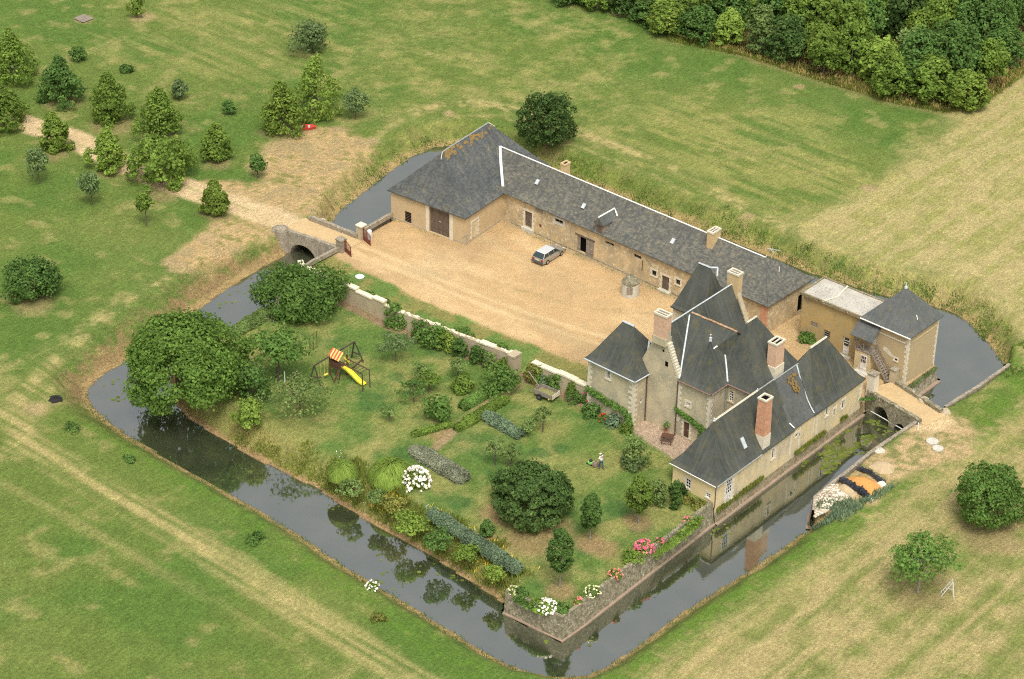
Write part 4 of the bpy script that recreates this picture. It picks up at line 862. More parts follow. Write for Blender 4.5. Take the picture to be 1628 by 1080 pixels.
# gable wall with its two slopes
b.poly((36.25,-14.8,-.3),(40.85,-14.8,-.3),(40.85,-14.8,6.75),(39.3,-14.8,10.0),(39.3,-14.8,11.3),(37.7,-14.8,11.3),(37.7,-14.8,10.0),(36.25,-14.8,6.75))
b.poly((40.85,-14.8,6.75),(40.85,-14.35,6.75),(39.3,-14.35,10.0),(39.3,-14.8,10.0)); b.poly((36.25,-14.35,6.75),(36.25,-14.8,6.75),(37.7,-14.8,10.0),(37.7,-14.35,10.0))
b.poly((40.85,-14.8,6.3),(40.85,-14.35,6.3),(40.85,-14.35,6.75),(40.85,-14.8,6.75)); b.poly((39.3,-14.8,10),(39.3,-14.35,10),(39.3,-14.35,11.3),(39.3,-14.8,11.3)); b.poly((40.85,-14.35,6.3),(36.25,-14.35,6.3),(36.25,-14.35,6.75),(37.7,-14.35,10.0),(38.55,-14.35,11.2),(39.3,-14.35,10.0),(40.85,-14.35,6.75))
topsT = [(.95,1.62,.12,1.98),(1.1,1.5,3.85,4.3)]
wallface(b, ft, -.3, EZ, topsT, .22); wallface(b, ftr, -.3, EZ); wallface(b, fE, -.3, EZ, [(.33,.82,4.5,5.7)], .18)
wallface(b, WFr((48.2,-12.08),(48.2,-4.6)), -.3, EZ); wallface(b, WFr((48.2,-4.6),(40.85,-4.6)), -.3, EZ); wallface(b, WFr((40.85,-4.6),(40.85,-3.0)), -.3, EZ)
wallface(b, WFr((36.25,-3.0),(36.25,-14.8)), -.3, EZ, [(4,4.9,1,2.6),(8,8.9,1,2.6)], .2)
# far gable with parapet
b.poly((40.85,-2.75,-.3),(36.25,-2.75,-.3),(36.25,-2.75,6.9),(38.55,-2.75,11.75),(40.85,-2.75,6.9)); b.poly((40.85,-3.25,6.3),(40.85,-3.25,6.9),(38.55,-3.25,11.75),(36.25,-3.25,6.9),(36.25,-3.25,6.3))
b.poly((40.85,-3.25,6.3),(40.85,-2.75,6.3),(40.85,-2.75,6.9),(40.85,-3.25,6.9))
b.build('wall', M['plaster_manor'], manor)
k = MB(); k.bar((40.98,-3.0,6.72),(38.5,-3.0,11.85), .62, .12); k.bar((36.1,-3.0,6.72),(38.6,-3.0,11.85), .62, .12); k.build('gable_coping', M['rubble_light'], manor)
k = MB()
for i in range(12):
    f = i/12; k.box(40.9-1.5*f-.28, 40.9-1.5*f+.04, -14.86, -14.3, 6.55+3.4*f, 6.55+3.4*f+.27)
k.build('gable_coping', M['stone_white'], manor)
window(manor, WFr((39.15,-14.8),(39.5,-14.8)), 0, .35, 7.3, 7.85, -.012, 1, 1, bars=False, pane='dark'); window(manor, WFr((38.75,-14.8),(39.0,-14.8)), 0, .22, 8.78, 9.02, -.012, 1, 1, bars=False, pane='dark')
chimney(manor, 38.45, -14.65, 1.5, .85, 9.6, 12.85, 'brick_pale', lower='plaster_manor', zl=10.4, along='u')
chimney(manor, 38.6, -2.9, 1.3, .85, 9.6, 12.5, 'brick_yellow', along='u')
door(manor, ft, *topsT[0][:2], .12, 1.98, .12, 'wood_brown', 4); surround(manor, ft, *topsT[0], 'stone_white', .17, 3, False)
window(manor, ft, *topsT[1], .14, 2, 2); surround(manor, ft, *topsT[1], 'stone_white', .17, 9)
window(manor, fE, .33,.82,4.5,5.7, .12, 2, 4); surround(manor, fE, .33,.82,4.5,5.7, 'plaster_south', .15, 9, teeth=False)
window(manor, WFr((36.25,-3.0),(36.25,-14.8)), 4,4.9,1,2.6); window(manor, WFr((36.25,-3.0),(36.25,-14.8)), 8,8.9,1,2.6)
quoins(manor, 44.75, -14.78, ((-1,0),(0,1)), -.2, 6.4, seed=6, long=.42, short=.24); quoins(manor, 40.87, -14.79, ((1,0),(0,1)), 1.6, 6.35, seed=8, long=.5)
pipe(manor, 40.87, -14.9, -.1, 6.4, .06); pipe(manor, 37.13, -14.9, 0, 5.6, .055); pipe(manor, 44.85, -12.3, 3, 6.4, .05, 'zinc_dull')
# roofs
b = MB(); gableroof(b, 36.0, 41.05, -14.4, -3.2, EZ, 11.3, 'v', .13); r1 = b.build('roof', M['slate_dark'], manor)
cap(r1, manor, [(38.53,-14.4,11.3),(38.53,-3.2,11.3)], .15, 'zinc', 'ridge_cap'); cap(r1, manor, [(u, -15.02+4.71*pt_(((0,0),(.14,.09),(.35,.31),(1,1)), (4.8*pz(((0,0),(.15,.11),(1,1)), (41.05-u)/2.525))/4.7), 6.5+4.8*pz(((0,0),(.15,.11),(1,1)), (41.05-u)/2.525)) for u in (38.7,39.2,39.8,40.4,40.8,41.0)], .15, 'zinc', 'valley_flashing', .10, True)
b = MB(); p2 = ((0,0),(.14,.09),(.35,.31),(.65,.628),(1,1)); p1 = ((0,0),(.15,.11),(1,1)); row = []
for t_i, g_i in p2:
    z_i = EZ+4.7*g_i; row.append((41.04-2.525*pt_(p1, 4.7*g_i/4.8), 42.75 if t_i < .66 else 44.3, -15.02+4.71*t_i, z_i))
for a_, c_ in zip(row[:-1], row[1:]): b.poly((a_[0],a_[2],a_[3]),(a_[1],a_[2],a_[3]),(c_[1],c_[2],c_[3]),(c_[0],c_[2],c_[3]))
b.poly((41.04,-15.02,EZ-.13),(42.75,-15.02,EZ-.13),(42.75,-15.02,EZ),(41.04,-15.02,EZ)); b.poly((44.6,-5.6,EZ),(38.6,-5.6,EZ),(38.6,-10.31,11.2),(44.6,-10.31,11.2))
b.poly((42.75,-11.96,9.45),(42.95,-11.8,7.5),(44.5,-10.25,9.0),(44.3,-10.31,11.2));
r2 = b.build('roof', M['slate_dark'], manor)
ridge_rough(r2, manor, (38.8,-10.3,11.22), (44.3,-10.3,11.22), .2, 'tile', seed=3)
b = MB(); ap = (42.75,-12.55,10.4); cs = [(40.95,-15.04),(44.98,-15.04),(44.98,-11.2),(40.95,-11.2)]
hiproof(b, cs, EZ+.01, [ap]*4, ((0,0),(.16,.10),(.40,.33),(.72,.66),(.9,.86),(1,1.12)), .13); r3 = b.build('roof', M['slate_dark'], manor)
b = MB(); gableroof(b, 41.0, 44.97, -12.5, -9.6, EZ+.004, 9.65, 'v', .13); r3b = b.build('roof', M['slate_dark'], manor)
cap(r3b, manor, [(42.98,-12.3,9.65),(42.98,-10.15,9.68)], .16, 'white', 'ridge_cap'); cap(r3b, manor, [(u, -12.32+2.82*pt_(((0,0),(.12,.07),(.3,.24),(1,1)), 3.15*pz(((0,0),(.15,.11),(1,1)), (44.97-u)/1.985)/5.6), 6.5+3.15*pz(((0,0),(.15,.11),(1,1)), (44.97-u)/1.985)) for u in (43.0,43.5,44.1,44.6,44.9)], .15, 'zinc', 'valley_flashing', .10, True)
k = MB(); k.tube([(42.75,-12.55,10.6),(42.75,-12.55,10.95)], [.17,.12], 8); k.lathe((42.75,-12.55,10.9), [(.14,0),(.17,.06),(.05,.14),(.04,.34),(.09,.40),(.02,.5)], 8); subpart(k, 'finial', M['zinc'], r3, manor)
b = MB(); cs = [(41.2,-12.32),(48.42,-12.32),(48.42,-4.35),(41.2,-4.35)]; ra, rb = (44.8,-9.5,12.1), (44.8,-7.9,12.1)
hiproof(b, cs, EZ-.003, [ra,ra,rb,rb], ((0,0),(.12,.07),(.3,.24),(1,1)), .13); r4 = b.build('roof', M['slate_dark'], manor); cap(r4, manor, [ra, rb], .2, 'mortar')
chimney(manor, 47.55, -8.2, 1.0, 1.4, 5.5, 10.5, 'brick_pale', lower='stone_white', zl=8.0, along='v')
gutter(manor, (41.0,-15.06), (44.95,-15.06), EZ-.05, 'gutter'); gutter(manor, (45.02,-15.0), (45.02,-12.4), EZ-.05, 'gutter'); gutter(manor, (45.0,-12.36), (48.4,-12.36), EZ-.05, 'gutter')
# stair tower on the courtyard side
b = MB(); 
for p, q in (((33.0,-5.3),(37.1,-5.3)),((37.1,-5.3),(37.1,-1.2)),((37.1,-1.2),(33.0,-1.2)),((33.0,-1.2),(33.0,-5.3))): wallface(b, WFr(p, q), -.3, 7.5)
b.build('wall', M['plaster_south'], manor); quoins(manor, 33.0, -5.3, ((1,0),(0,1)), 0, 7.3, seed=12)
b = MB(); cs = [(32.75,-5.55),(37.35,-5.55),(37.35,-.95),(32.75,-.95)]; ra, rb = (34.3,-3.2,12.1), (35.75,-3.2,12.1)
hiproof(b, cs, 7.45, [ra,rb,rb,ra], ((0,0),(.10,.05),(.28,.22),(1,1)), .13); r5 = b.build('roof', M['slate_dark'], manor); cap(r5, manor, [ra, rb], .2, 'zinc'); cap(r5, manor, [rb, (36.3,-2.7,12.1),(36.55,-3.1,11.4)], .2, 'zinc', 'flashing', .03)
# link roof between the pavilion and the house
b = MB(); gableroof(b, 34.5, 37.6, -14.4, -12.0, 6.3, 8.0, 'u', .1); r6 = b.build('roof', M['slate_dark'], manor); cap(r6, manor, [(35.9,-13.2,8.0),(37.5,-13.2,8.0)], .16, 'zinc'); cap(r6, manor, [(35.9,-13.2,8.02),(36.6,-14.4,6.6)], .16, 'zinc', 'valley_flashing', .08, True)

# ------------------------------------------------------------ corner pavilion
pav = thing('pavilion', 'square pavilion with white corner stones and a steep slate roof beside the tall gable', 'pavilion', (34, -14, 0))
PC = [(31.0,-16.55),(36.95,-16.75),(37.1,-11.4),(31.1,-11.2)]; b = MB(); fp = WFr(PC[0], PC[1]); fq = WFr(PC[1], PC[2]); wo = (2.42,2.82,4.3,5.45)
wallface(b, fp, -.3, 5.7, [wo], .2); wallface(b, fq, -.3, 5.7, [(1.1,1.45,2.35,2.8)], .15); wallface(b, WFr(PC[2], PC[3]), -.3, 5.7); wallface(b, WFr(PC[3], PC[0]), -.3, 5.7)
b.build('wall', M['plaster_manor'], pav)
window(pav, fp, *wo, .12, 2, 3, fw=.04); surround(pav, fp, *wo, 'stone_white', .2, 5); window(pav, fq, 1.1,1.45,2.35,2.8, .1, 1, 1)
quoins(pav, *PC[0], ((1,-.03),(0,1)), 0, 5.6, seed=2); quoins(pav, *PC[1], ((-1,.03),(0,1)), 0, 5.6, seed=3, long=.62)
b = MB(); cs = [(30.7,-16.85),(37.2,-17.02),(37.35,-11.15),(30.8,-10.95)]; ra, rb = (33.3,-14.2,9.75), (34.75,-14.25,9.75)
hiproof(b, cs, 5.68, [ra,rb,rb,ra], ((0,0),(.10,.06),(.28,.23),(1,1)), .12); pr_ = b.build('roof', M['slate_dark'], pav); cap(pr_, pav, [ra, rb], .24, 'zinc')
gutter(pav, (30.7,-16.9), (37.2,-17.06), 5.6, 'zinc'); gutter(pav, (37.26,-17.0), (37.38,-14.9), 5.6, 'zinc')

# ------------------------------------------------------------ south range
south = thing('south_range', 'long low range with three slate roofs in a row, standing straight out of the moat', 'range building', (48.4, -9, 0))
SZ = 2.38
fe_ = WFr((45.75,-21.75),(51.0,-22.0)); fsd = WFr((51.0,-22.0),(51.0,3.05)); sv = lambda v: v+22.0
eo = [(1.62,2.2,.35,1.4),(4.15,4.62,.45,.95)]
so = [(1.75,2.7,-.55,1.85),(sv(-12.75),sv(-12.35),.55,1.75),(sv(-3.5),sv(-3.1),1.0,2.0),(sv(-2.05),sv(-1.75),.3,1.15),(sv(-.55),sv(-.1),.35,1.4),(sv(-8.8),sv(-8.35),1.0,1.5)]
b = MB(); wallface(b, fe_, -.3, SZ, eo, .2); b.m = 1; wallface(b, fsd, -1.2, SZ, so, .2); b.m = 0; wallface(b, WFr((51.0,3.05),(45.7,3.05)), -.3, SZ); wallface(b, WFr((45.7,3.05),(45.75,-21.75)), -.3, SZ)
b.build('wall', [M['plaster_cream'], M['plaster_south']], south)
window(south, fe_, *eo[0], .12, 2, 3, fw=.055); window(south, fe_, *eo[1], .12, 2, 2, fw=.055); surround(south, fe_, *eo[0], 'stone_white', .12, 1, teeth=False, proud=.012); surround(south, fe_, *eo[1], 'stone_white', .12, 1, teeth=False, proud=.012)
window(south, fsd, *so[0], .08, 3, 6, fw=.07, m='shutter'); surround(south, fsd, *so[0], 'stone_white', .18, 4)
k = MB()
for i in range(7): lbox(k, fsd, 1.8, 2.65, -.07, -.02, -.5+i*.1, -.44+i*.1)
k.build('shutter', M['shutter'], south)
for i in range(1,6): window(south, fsd, *so[i], .12, 1, 1, fw=.05, m='shutter', bars=(i != 3)); surround(south, fsd, *so[i], 'stone_white', .14, i+3, sill=(i < 3))
k = MB()
for s0 in (sv(-9.65), sv(-8.15)): lbox(k, fsd, s0, s0+.22, -.05, .035, -.6, 2.25)
for s0, z0, z1 in ((sv(-5.7),.0,2.3),(sv(-5.1),-.4,2.25)): lbox(k, fsd, s0, s0+.2, -.05, .035, z0, z1)
k.build('stone_strips', M['stone_white'], south)
quoins(south, 51.0, 3.05, ((0,-1),(-1,0)), -.4, 2.2, seed=14, m='stone_white')
pipe(south, 51.04, -21.98-.06, -.2, 2.3, .05)
gutter(south, (45.5,-22.0), (51.2,-22.3), SZ-.06, 'white', .06); gutter(south, (51.27,-22.2), (51.27,-14.9), SZ-.05, 'zinc_dull', .06)
pf = ((0,0),(.12,.07),(.30,.22),(.6,.56),(1,1))
b = MB(); cs = [(45.45,-22.0),(51.25,-22.3),(51.25,-9.3),(45.45,-9.3)]; ra, rb = (48.4,-19.2,7.1), (48.4,-9.3,7.1)
hiproof(b, cs, SZ, [ra,ra,rb,rb], pf, .12); s1 = b.build('roof', M['slate_dark'], south)
cap(s1, south, [ra,(48.4,-12.2,7.1)], .22, 'mortar'); cap(s1, south, [(48.4,-12.2,7.08),(48.4,-9.0,7.08)], .14, 'zinc_dull')
k = MB(); k.lathe((48.4,-19.25,7.05), [(.14,0),(.16,.12),(.06,.2),(.09,.34),(.02,.42)], 8); subpart(k, 'finial', M['zinc'], s1, south); k = MB(); k.lathe((48.4,-12.2,7.1), [(.10,0),(.05,.15),(.07,.25),(.02,.3)], 8); subpart(k, 'finial', M['zinc'], s1, south)
sk(s1, south, 50.05, -16.6, 3.98, 1.25, .62, (4.7,0,2.9), 'skylight_frame', 'slate'); sk(s1, south, 50.12, -16.6, 4.03, 1.1, .46, (4.7,0,2.9), 'skylight_pane', 'zinc')
b = MB(); cs = [(45.5,-9.6),(51.2,-9.6),(51.2,-4.5),(45.5,-4.5)]; pf2 = ((0,0),(.2,.13),(.42,.37),(1,1))
ra2, rb2 = (48.4,-9.6,6.98), (48.4,-4.5,6.98); hiproof(b, cs, SZ+.12, [ra2,ra2,rb2,rb2], pf2, .12); s2 = b.build('roof', M['slate'], south); cap(s2, south, [ra2, (48.4,-5.2,6.98)], .13, 'zinc_dull')
cap(s2, south, [(50.55,-9.55,3.0),(51.22,-9.45,2.55)], .14, 'white', 'flashing', .12, True)
k = MB(); rr = random.Random(9)
for i in range(75):
    a = rr.random(); c = rr.gauss(0,.20+.30*(1-a)); v = -7.3+c+a*.5; u = 48.75+a*.95; z = 6.98-(u-48.4)/2.8*4.5*1.08+.14+.12*a
    s_ = rr.uniform(.04,.11); k.hexa([(u+x*s_*.6, v+y*s_, z-x*s_*.95+zz) for zz in (-.04,.03) for x, y in ((-1,-1),(1,-1),(1,1),(-1,1))])
subpart(k, 'lichen', M['orange_lichen'], s2, south)['kind'] = 'stuff'
b = MB(); cs = [(45.35,-5.9),(51.22,-5.9),(51.22,3.3),(45.35,3.3)]; ra3, rb3 = (48.4,-3.35,7.85), (48.4,-.5,7.85)
hiproof(b, cs, SZ, [ra3,ra3,rb3,rb3], pf, .12); A3, B3, C3, D3 = (48.4,-3.35,7.86), (48.4,-5.6,6.99), (51.22,-5.97,2.42), (45.35,-5.97,2.42); b.poly(D3, B3, A3); b.poly(B3, C3, A3); s3 = b.build('roof', M['slate_dark'], south); cap(s3, south, [ra3, rb3], .24, 'mortar')
cap(s3, south, [(48.42,-5.62,6.95),(49.3,-5.76,5.25),(50.2,-5.88,3.75),(50.8,-5.95,3.0),(51.2,-6.0,2.62)], .15, 'zinc', 'valley_flashing', .10, True)
chimney(south, 50.5, -13.95, .95, 1.05, 2.1, 8.0, 'brick', lower='stone_white', zl=4.0, flues=1, taper=.05)

# ------------------------------------------------------------ flat-roofed outbuilding and corner tower
flat = thing('outbuilding', 'flat-roofed ochre outbuilding between the stable wing and the corner tower', 'outbuilding', (43.3, 10.8, 0))
ff = WFr((39.5,8.85),(47.25,8.85)); fo = [(1.15,2.05,1.9,2.45),(2.85,3.7,1.1,2.1),(5.3,6.1,.2,2.25)]
b = MB(); wallface(b, ff, -.3, 5.3, fo, .22); wallface(b, WFr((47.25,8.85),(47.25,12.7)), -.3, 5.3); wallface(b, WFr((47.25,12.7),(39.4,12.7)), -2.6, 5.3); wallface(b, WFr((39.4,12.7),(39.5,8.85)), -.3, 5.3)
b.build('wall', M['plaster_flat'], flat)
k = MB(); k.box(39.3,47.2,8.65,12.9,5.26,5.42); ro = k.build('roof', M['flatroof'], flat)
k = MB(); k.box(39.22,47.22,8.55,8.75,5.22,5.55); k.box(39.22,39.42,8.76,12.8,5.22,5.55); k.box(39.22,47.22,12.81,13.0,5.22,5.53); subpart(k, 'parapet', M['moat_wall'], ro, flat)
cap(ro, flat, [(42.1,8.5,5.5),(42.6,10.6,5.44),(42.3,12.9,5.56)], .18, 'coping', 'seam', .02, True)
window(flat, ff, *fo[0], .05, 1, 1, pane='wood_grey', bars=False); window(flat, ff, *fo[1], .1, 1, 4, m='wood_grey', pane='dark', fw=.09)
d = door(flat, ff, *fo[2], .1, 'shutter', 4, True); k = MB(); k.poly(ff(5.42,-.06,1.2), ff(5.98,-.06,1.2), ff(5.98,-.06,2.15), ff(5.42,-.06,2.15)); g_ = subpart(k, 'glazing', M['glass'], d, flat)
k = MB()
for z in (1.5,1.8): lbox(k, ff, 5.42, 5.98, -.055, -.03, z, z+.05)
subpart(k, 'glazing_bar', M['white'], d, flat)
k = MB(); lbox(k, ff, 4.9, 6.5, 0, .45, -.1, .14); k.build('doorstep', M['concrete'], flat)

tower = thing('corner_tower', 'square rendered tower with a pyramid slate roof and finial rising from the moat', 'tower', (50, 11.3, 0))
TC = [(47.25,8.55),(52.75,8.4),(52.85,14.0),(47.4,14.1)]; f1, f2 = WFr(TC[0], TC[1]), WFr(TC[1], TC[2]); to = [(1.05,1.75,3.05,4.85),(4.1,4.4,2.22,2.45)]
b = MB(); wallface(b, f1, -.4, 5.75, to, .2); wallface(b, f2, -.6, 5.75, [(2.3,2.8,4.55,4.75)], .1); wallface(b, WFr(TC[2], TC[3]), -2.6, 5.75); wallface(b, WFr(TC[3], TC[0]), -.4, 5.75); b.build('wall', M['plaster_tower'], tower)
quoins(tower, *TC[1], ((-1,.03),(0,1)), -.3, 5.5, seed=21, long=.36, short=.22); quoins(tower, *TC[2], ((0,-1),(-1,0)), -.3, 5.5, seed=22, long=.34, short=.2)
k = MB(); lbox(k, f1, 1.9, 5.15, -.02, .06, 4.62, 4.76); k.build('string_course', M['stone_white'], tower); k = MB(); lbox(k, f2, .4, 5.3, -.02, .05, 4.62, 4.74); k.build('string_course', M['plaster_south'], tower)
k = MB(); rr = random.Random(4)
ring = [(2.55,3.15),(2.7,3.3),(3.0,3.3),(3.25,3.15),(3.5,2.95),(3.8,2.75),(3.95,2.5),(3.6,2.45),(3.2,2.6),(2.8,2.75),(2.6,2.9)]
k.poly(*[f1(s, .012, z) for s, z in ring[::-1]]); k.build('plaster_patch', M['stone_white'], tower); surround(tower, f1, 4.1,4.4,2.22,2.45, 'stone_white', .14, 2, teeth=False, proud=.012)
window(tower, f1, 4.1,4.4,2.22,2.45, .08, 1, 1, bars=False, pane='dark'); window(tower, f2, 2.3,2.8,4.55,4.75, .06, 1, 1, bars=False, pane='wood')
door(tower, f1, *to[0], .1, 'shutter', 4)
b = MB(); cs = [(46.95,8.2),(53.1,8.05),(53.2,14.35),(47.1,14.45)]; ap = (50.05,11.35,9.1)
hiproof(b, cs, 5.72, [ap]*4, ((0,0),(.12,.09),(1,1)), .1); tr_ = b.build('roof', M['slate'], tower)
k = MB(); k.lathe((ap[0],ap[1],ap[2]-.1), [(.2,0),(.16,.2),(.07,.3),(.05,.55),(.02,.75)], 8); subpart(k, 'finial', M['zinc'], tr_, tower)
gutter(tower, (46.95,8.17), (53.1,8.02), 5.62, 'white', .08); cap(tr_, tower, [(52.05,10.6,6.85),(52.35,10.35,6.5)], .09, 'white', 'flashing', .1)
k = MB(); lbox(k, f1, .0, 1.8, .0, 1.15, -.1, 2.35); k.build('entrance_porch', M['plaster_south'], tower)
fpp = WFr((47.25,7.4),(49.05,7.38)); d2 = door(tower, fpp, .75, 1.5, .1, 2.05, -.06, 'shutter', 3); k = MB(); k.poly(fpp(.85,.10,1.25), fpp(1.4,.10,1.25), fpp(1.4,.10,1.95), fpp(.85,.10,1.95)); subpart(k, 'glazing', M['glass'], d2, tower)
k = MB()
for s in (1.03,1.21): lbox(k, fpp, s, s+.03, .102, .12, 1.25, 1.95)
lbox(k, fpp, .85, 1.4, .102, .12, 1.58, 1.62); subpart(k, 'glazing_bar', M['white'], d2, tower)
k = MB(); lbox(k, fpp, .3, 1.9, .0, .5, -.1, .14); lbox(k, fpp, .4, 1.8, .5, .75, -.1, .06); k.build('doorstep', M['concrete'], tower)
# timber landing, stair and the little slate roof over it
k = MB(); k.box(47.2,49.2,7.3,8.5,2.42,2.52)
for x, y in ((47.25,7.35),(49.1,7.35),(48.2,7.35)): k.bar((x,y,2.5),(x,y,3.5), .08)
k.bar((47.2,7.35,3.45),(48.3,7.35,3.45), .07); k.bar((47.25,7.35,2.6),(48.2,7.35,3.4), .06); k.bar((48.2,7.35,2.6),(47.25,7.35,3.4), .06); k.bar((47.25,7.35,3.4),(47.25,8.4,3.4), .07)
k.bar((47.05,7.4,2.5),(47.05,7.4,4.2), .09); k.build('landing', M['wood_grey'], tower)
k = MB()
for y in (7.42, 8.3): k.bar((49.15,y,2.5),(51.3,y-.1,.05), .07, .22); k.bar((49.1,y,3.4),(51.25,y-.1,.95), .07)
for y in (7.42,8.3):
    for f in (0,.5,1): k.bar((49.12+2.1*f,y-.1*f,2.45-2.4*f),(49.12+2.1*f,y-.1*f,3.4-2.45*f), .06)
for i in range(11): f = i/10; k.box(49.12+2.08*f, 49.36+2.08*f, 7.42-.1*f, 8.3-.1*f, 2.36-2.28*f, 2.40-2.28*f)
k.build('staircase', M['wood_grey'], tower)
k = MB(); k.hexa([(46.7,6.95,4.05),(49.35,6.95,4.05),(49.35,8.5,5.2),(46.7,8.8,5.2),(46.7,6.95,4.13),(49.35,6.95,4.13),(49.35,8.5,5.3),(46.7,8.8,5.3)]); k.build('porch_roof', M['slate'], tower)

# ------------------------------------------------------------ gate pillars, gates, garden walls
def pillar(x, y, w, h, m, label, top='concrete', z=0, name='gate_pillar'):
    t = thing(name, label, 'pillar', (x, y, z)); b = MB(); b.hexa([(x-w/2-.04,y-w/2-.04,z-.4),(x+w/2+.04,y-w/2-.04,z-.4),(x+w/2+.04,y+w/2+.04,z-.4),(x-w/2-.04,y+w/2+.04,z-.4),(x-w/2,y-w/2,z+h-.3),(x+w/2,y-w/2,z+h-.3),(x+w/2,y+w/2,z+h-.3),(x-w/2,y+w/2,z+h-.3)])
    b.build('shaft', M[m], t); b = MB(); b.box(x-w/2-.07, x+w/2+.07, y-w/2-.07, y+w/2+.07, z+h-.3, z+h-.16); b.hexa([(x-w/2,y-w/2,z+h-.16),(x+w/2,y-w/2,z+h-.16),(x+w/2,y+w/2,z+h-.16),(x-w/2,y+w/2,z+h-.16),(x-w/4,y-w/4,z+h),(x+w/4,y-w/4,z+h),(x+w/4,y+w/4,z+h),(x-w/4,y+w/4,z+h)]); b.build('capstone', M[top], t)
    return t
pillar(-9.75,-6.75,.8,2.0,'rubble_light','pale rounded gate pillar by the white cap, on the barn side of the west gate','coping'); pillar(-9.45,-10.3,.85,1.75,'rubble','grey rubble gate pillar at the garden end of the west gate','rubble')
pillar(51.15,4.85,.85,2.45,'stone_white','whitewashed pillar with a mossy cap between the south range and the east bridge','rubble'); pillar(51.75,8.0,.7,1.75,'rubble_light','short grey pillar at the foot of the timber stair','rubble')
def gate(p, q, label, h=1.35):
    t = thing('iron_gate', label, 'gate', (p[0], p[1], 0)); fr = WFr(p, q); b = MB(); L = fr.L
    for s in (0.03, L-.03): b.bar(fr(s,0,.08), fr(s,0,h+(.35 if s < 1 else 0)), .06)
    for z in (.12,.55,.62): b.bar(fr(0,0,z), fr(L,0,z), .045)
    b.bar(fr(0,0,h+.25), fr(L,0,h-.05), .045)
    b.build('frame', M['iron'], t); b = MB(); lbox(b, fr, .04, L-.04, -.012, .012, .12, .6); b.build('lower_panel', M['iron'], t)
    b = MB(); n = int(L/.16)
    for i in range(1, n): s = L*i/n; b.bar(fr(s,0,.6), fr(s,0,h+.36-.3*s/L), .028)
    b.build('bars', M['iron'], t)
gate((-9.3,-6.9),(-7.75,-7.35),'open red iron gate leaf on the barn side of the entrance'); gate((-9.0,-10.2),(-7.6,-10.65),'open red iron gate leaf on the garden side of the entrance')
b = MB(); b.lathe((-8.9,-6.3,0), [(.28,0),(.32,.9),(.3,1.15),(.1,1.3)], 10); obj1('white_bin', b, M['metal_pale'], 'small white rounded bin beside the pale gate pillar', 'bin')

def gwall(name, label, pts, h, t=.5):
    th_ = thing(name, label, 'garden wall', (pts[0][0], pts[0][1], 0)); b, c = MB(), MB(); rr = random.Random(len(pts)*3)
    for p, q in zip(pts[:-1], pts[1:]):
        L = math.hypot(q[0]-p[0], q[1]-p[1]); n = max(1, int(L/.8))
        for i in range(n):
            a = (p[0]+(q[0]-p[0])*i/n, p[1]+(q[1]-p[1])*i/n); e = (p[0]+(q[0]-p[0])*(i+1)/n, p[1]+(q[1]-p[1])*(i+1)/n)
            hh = h(a[0]); b.wbox(a, e, t+.002*(i%2), -.3, hh)
            if cop(a[0], label): c.wbox((a[0]-.0,a[1]), e, t+.14+rr.uniform(-.03,.06), hh-.02, hh+.10+rr.uniform(0,.09))
            else:
                for _ in range(3):
                    s = rr.random(); x, y = a[0]+(e[0]-a[0])*s, a[1]+(e[1]-a[1])*s+rr.uniform(-.2,.1); c.hexa([(x+dx*rr.uniform(.1,.22), y+dy*rr.uniform(.08,.18), hh-.03+z_*rr.uniform(.1,.2)) for z_ in (0,1) for dx, dy in ((-1,-1),(1,-1),(1,1),(-1,1))])
    b.build('stonework', M['rubble_light'], th_); c.build('coping', M['coping'], th_); return th_
def cop(x, lab): return x < 3.9 or x > 22 or 10.3 < x < 11.2 or 16.5 < x < 18.2 or x > 20.3
gwall('garden_wall', 'long crumbling wall with white coping between the courtyard strip and the orchard', [(-9.5,-16.7),(-8.0,-17.85),(-3,-17.85),(6,-17.85),(13.5,-17.15),(21.4,-16.3)], lambda x: (1.1+.5*min(1,max(0,(x+9.5)/2))) + (.25 if -1.5<x<0.2 or 2.4<x<4 else 0)+.25)
gwall('garden_wall', 'short thick white-capped wall between the garden gap and the pavilion', [(23.6,-16.2),(30.9,-16.0)], lambda x: 1.85+(.12 if 26.8<x<28.6 else 0), .55)
b = MB(); b.box(20.9,21.75,-17.1,-15.9,-.2,1.9); b.box(20.85,21.8,-17.15,-15.85,1.9,2.1); obj1('wall_pier', b, M['rubble_light'], 'square rubble pier ending the long garden wall at the gap', 'pier')

# ------------------------------------------------------------ trees of the meadow and the avenue
AV = 'trees along the avenue'
def lime(px, py, pt, w, label, m='lime', s=1.0, lv=100, **k):
    a = dict(shape='cone', lobes=110, leaves=int(lv*.62), lsize=.23, lobe_r=.19, group=AV, droop=.6, inner=.3); a.update(k); sh = a.pop('shape')
    return ptree('broadleaf_tree', label, 'tree', px, py, pt, w, .08, m, sh, **a)
lime(20,140,40,86,'tall lime tree at the upper left corner of the avenue','green')
lime(6,212,128,84,'lime tree cut by the left edge beside the avenue','green')
lime(98,170,84,82,'dark broad lime tree behind the avenue, second from the left edge','mid')
lime(176,200,112,78,'cone-shaped green lime tree north of the avenue, above the sandy track','green')
lime(256,222,134,84,'broad lime tree with dark lower branches north of the avenue','green')
lime(88,244,174,60,'small bright cone-shaped lime on the near edge of the track','lime')
lime(174,276,198,62,'bright lime beside the track with a thin top','lime')
lime(257,312,210,100,'biggest dense lime tree, nearest to the track','olive' if False else 'green', shape='dome', lobes=70, lsize=.3)
lime(346,258,190,58,'slender lime north of the track near the bare ground','green')
lime(343,345,281,52,'smallest lime, last of the avenue before the bridge','lime')
lime(448,216,125,84,'drooping tree on the left of the pair by the red boat','lime')
lime(503,194,82,98,'taller drooping tree on the right of the pair by the red boat','lime', lobes=72)
SP = 'young trees in the meadow'
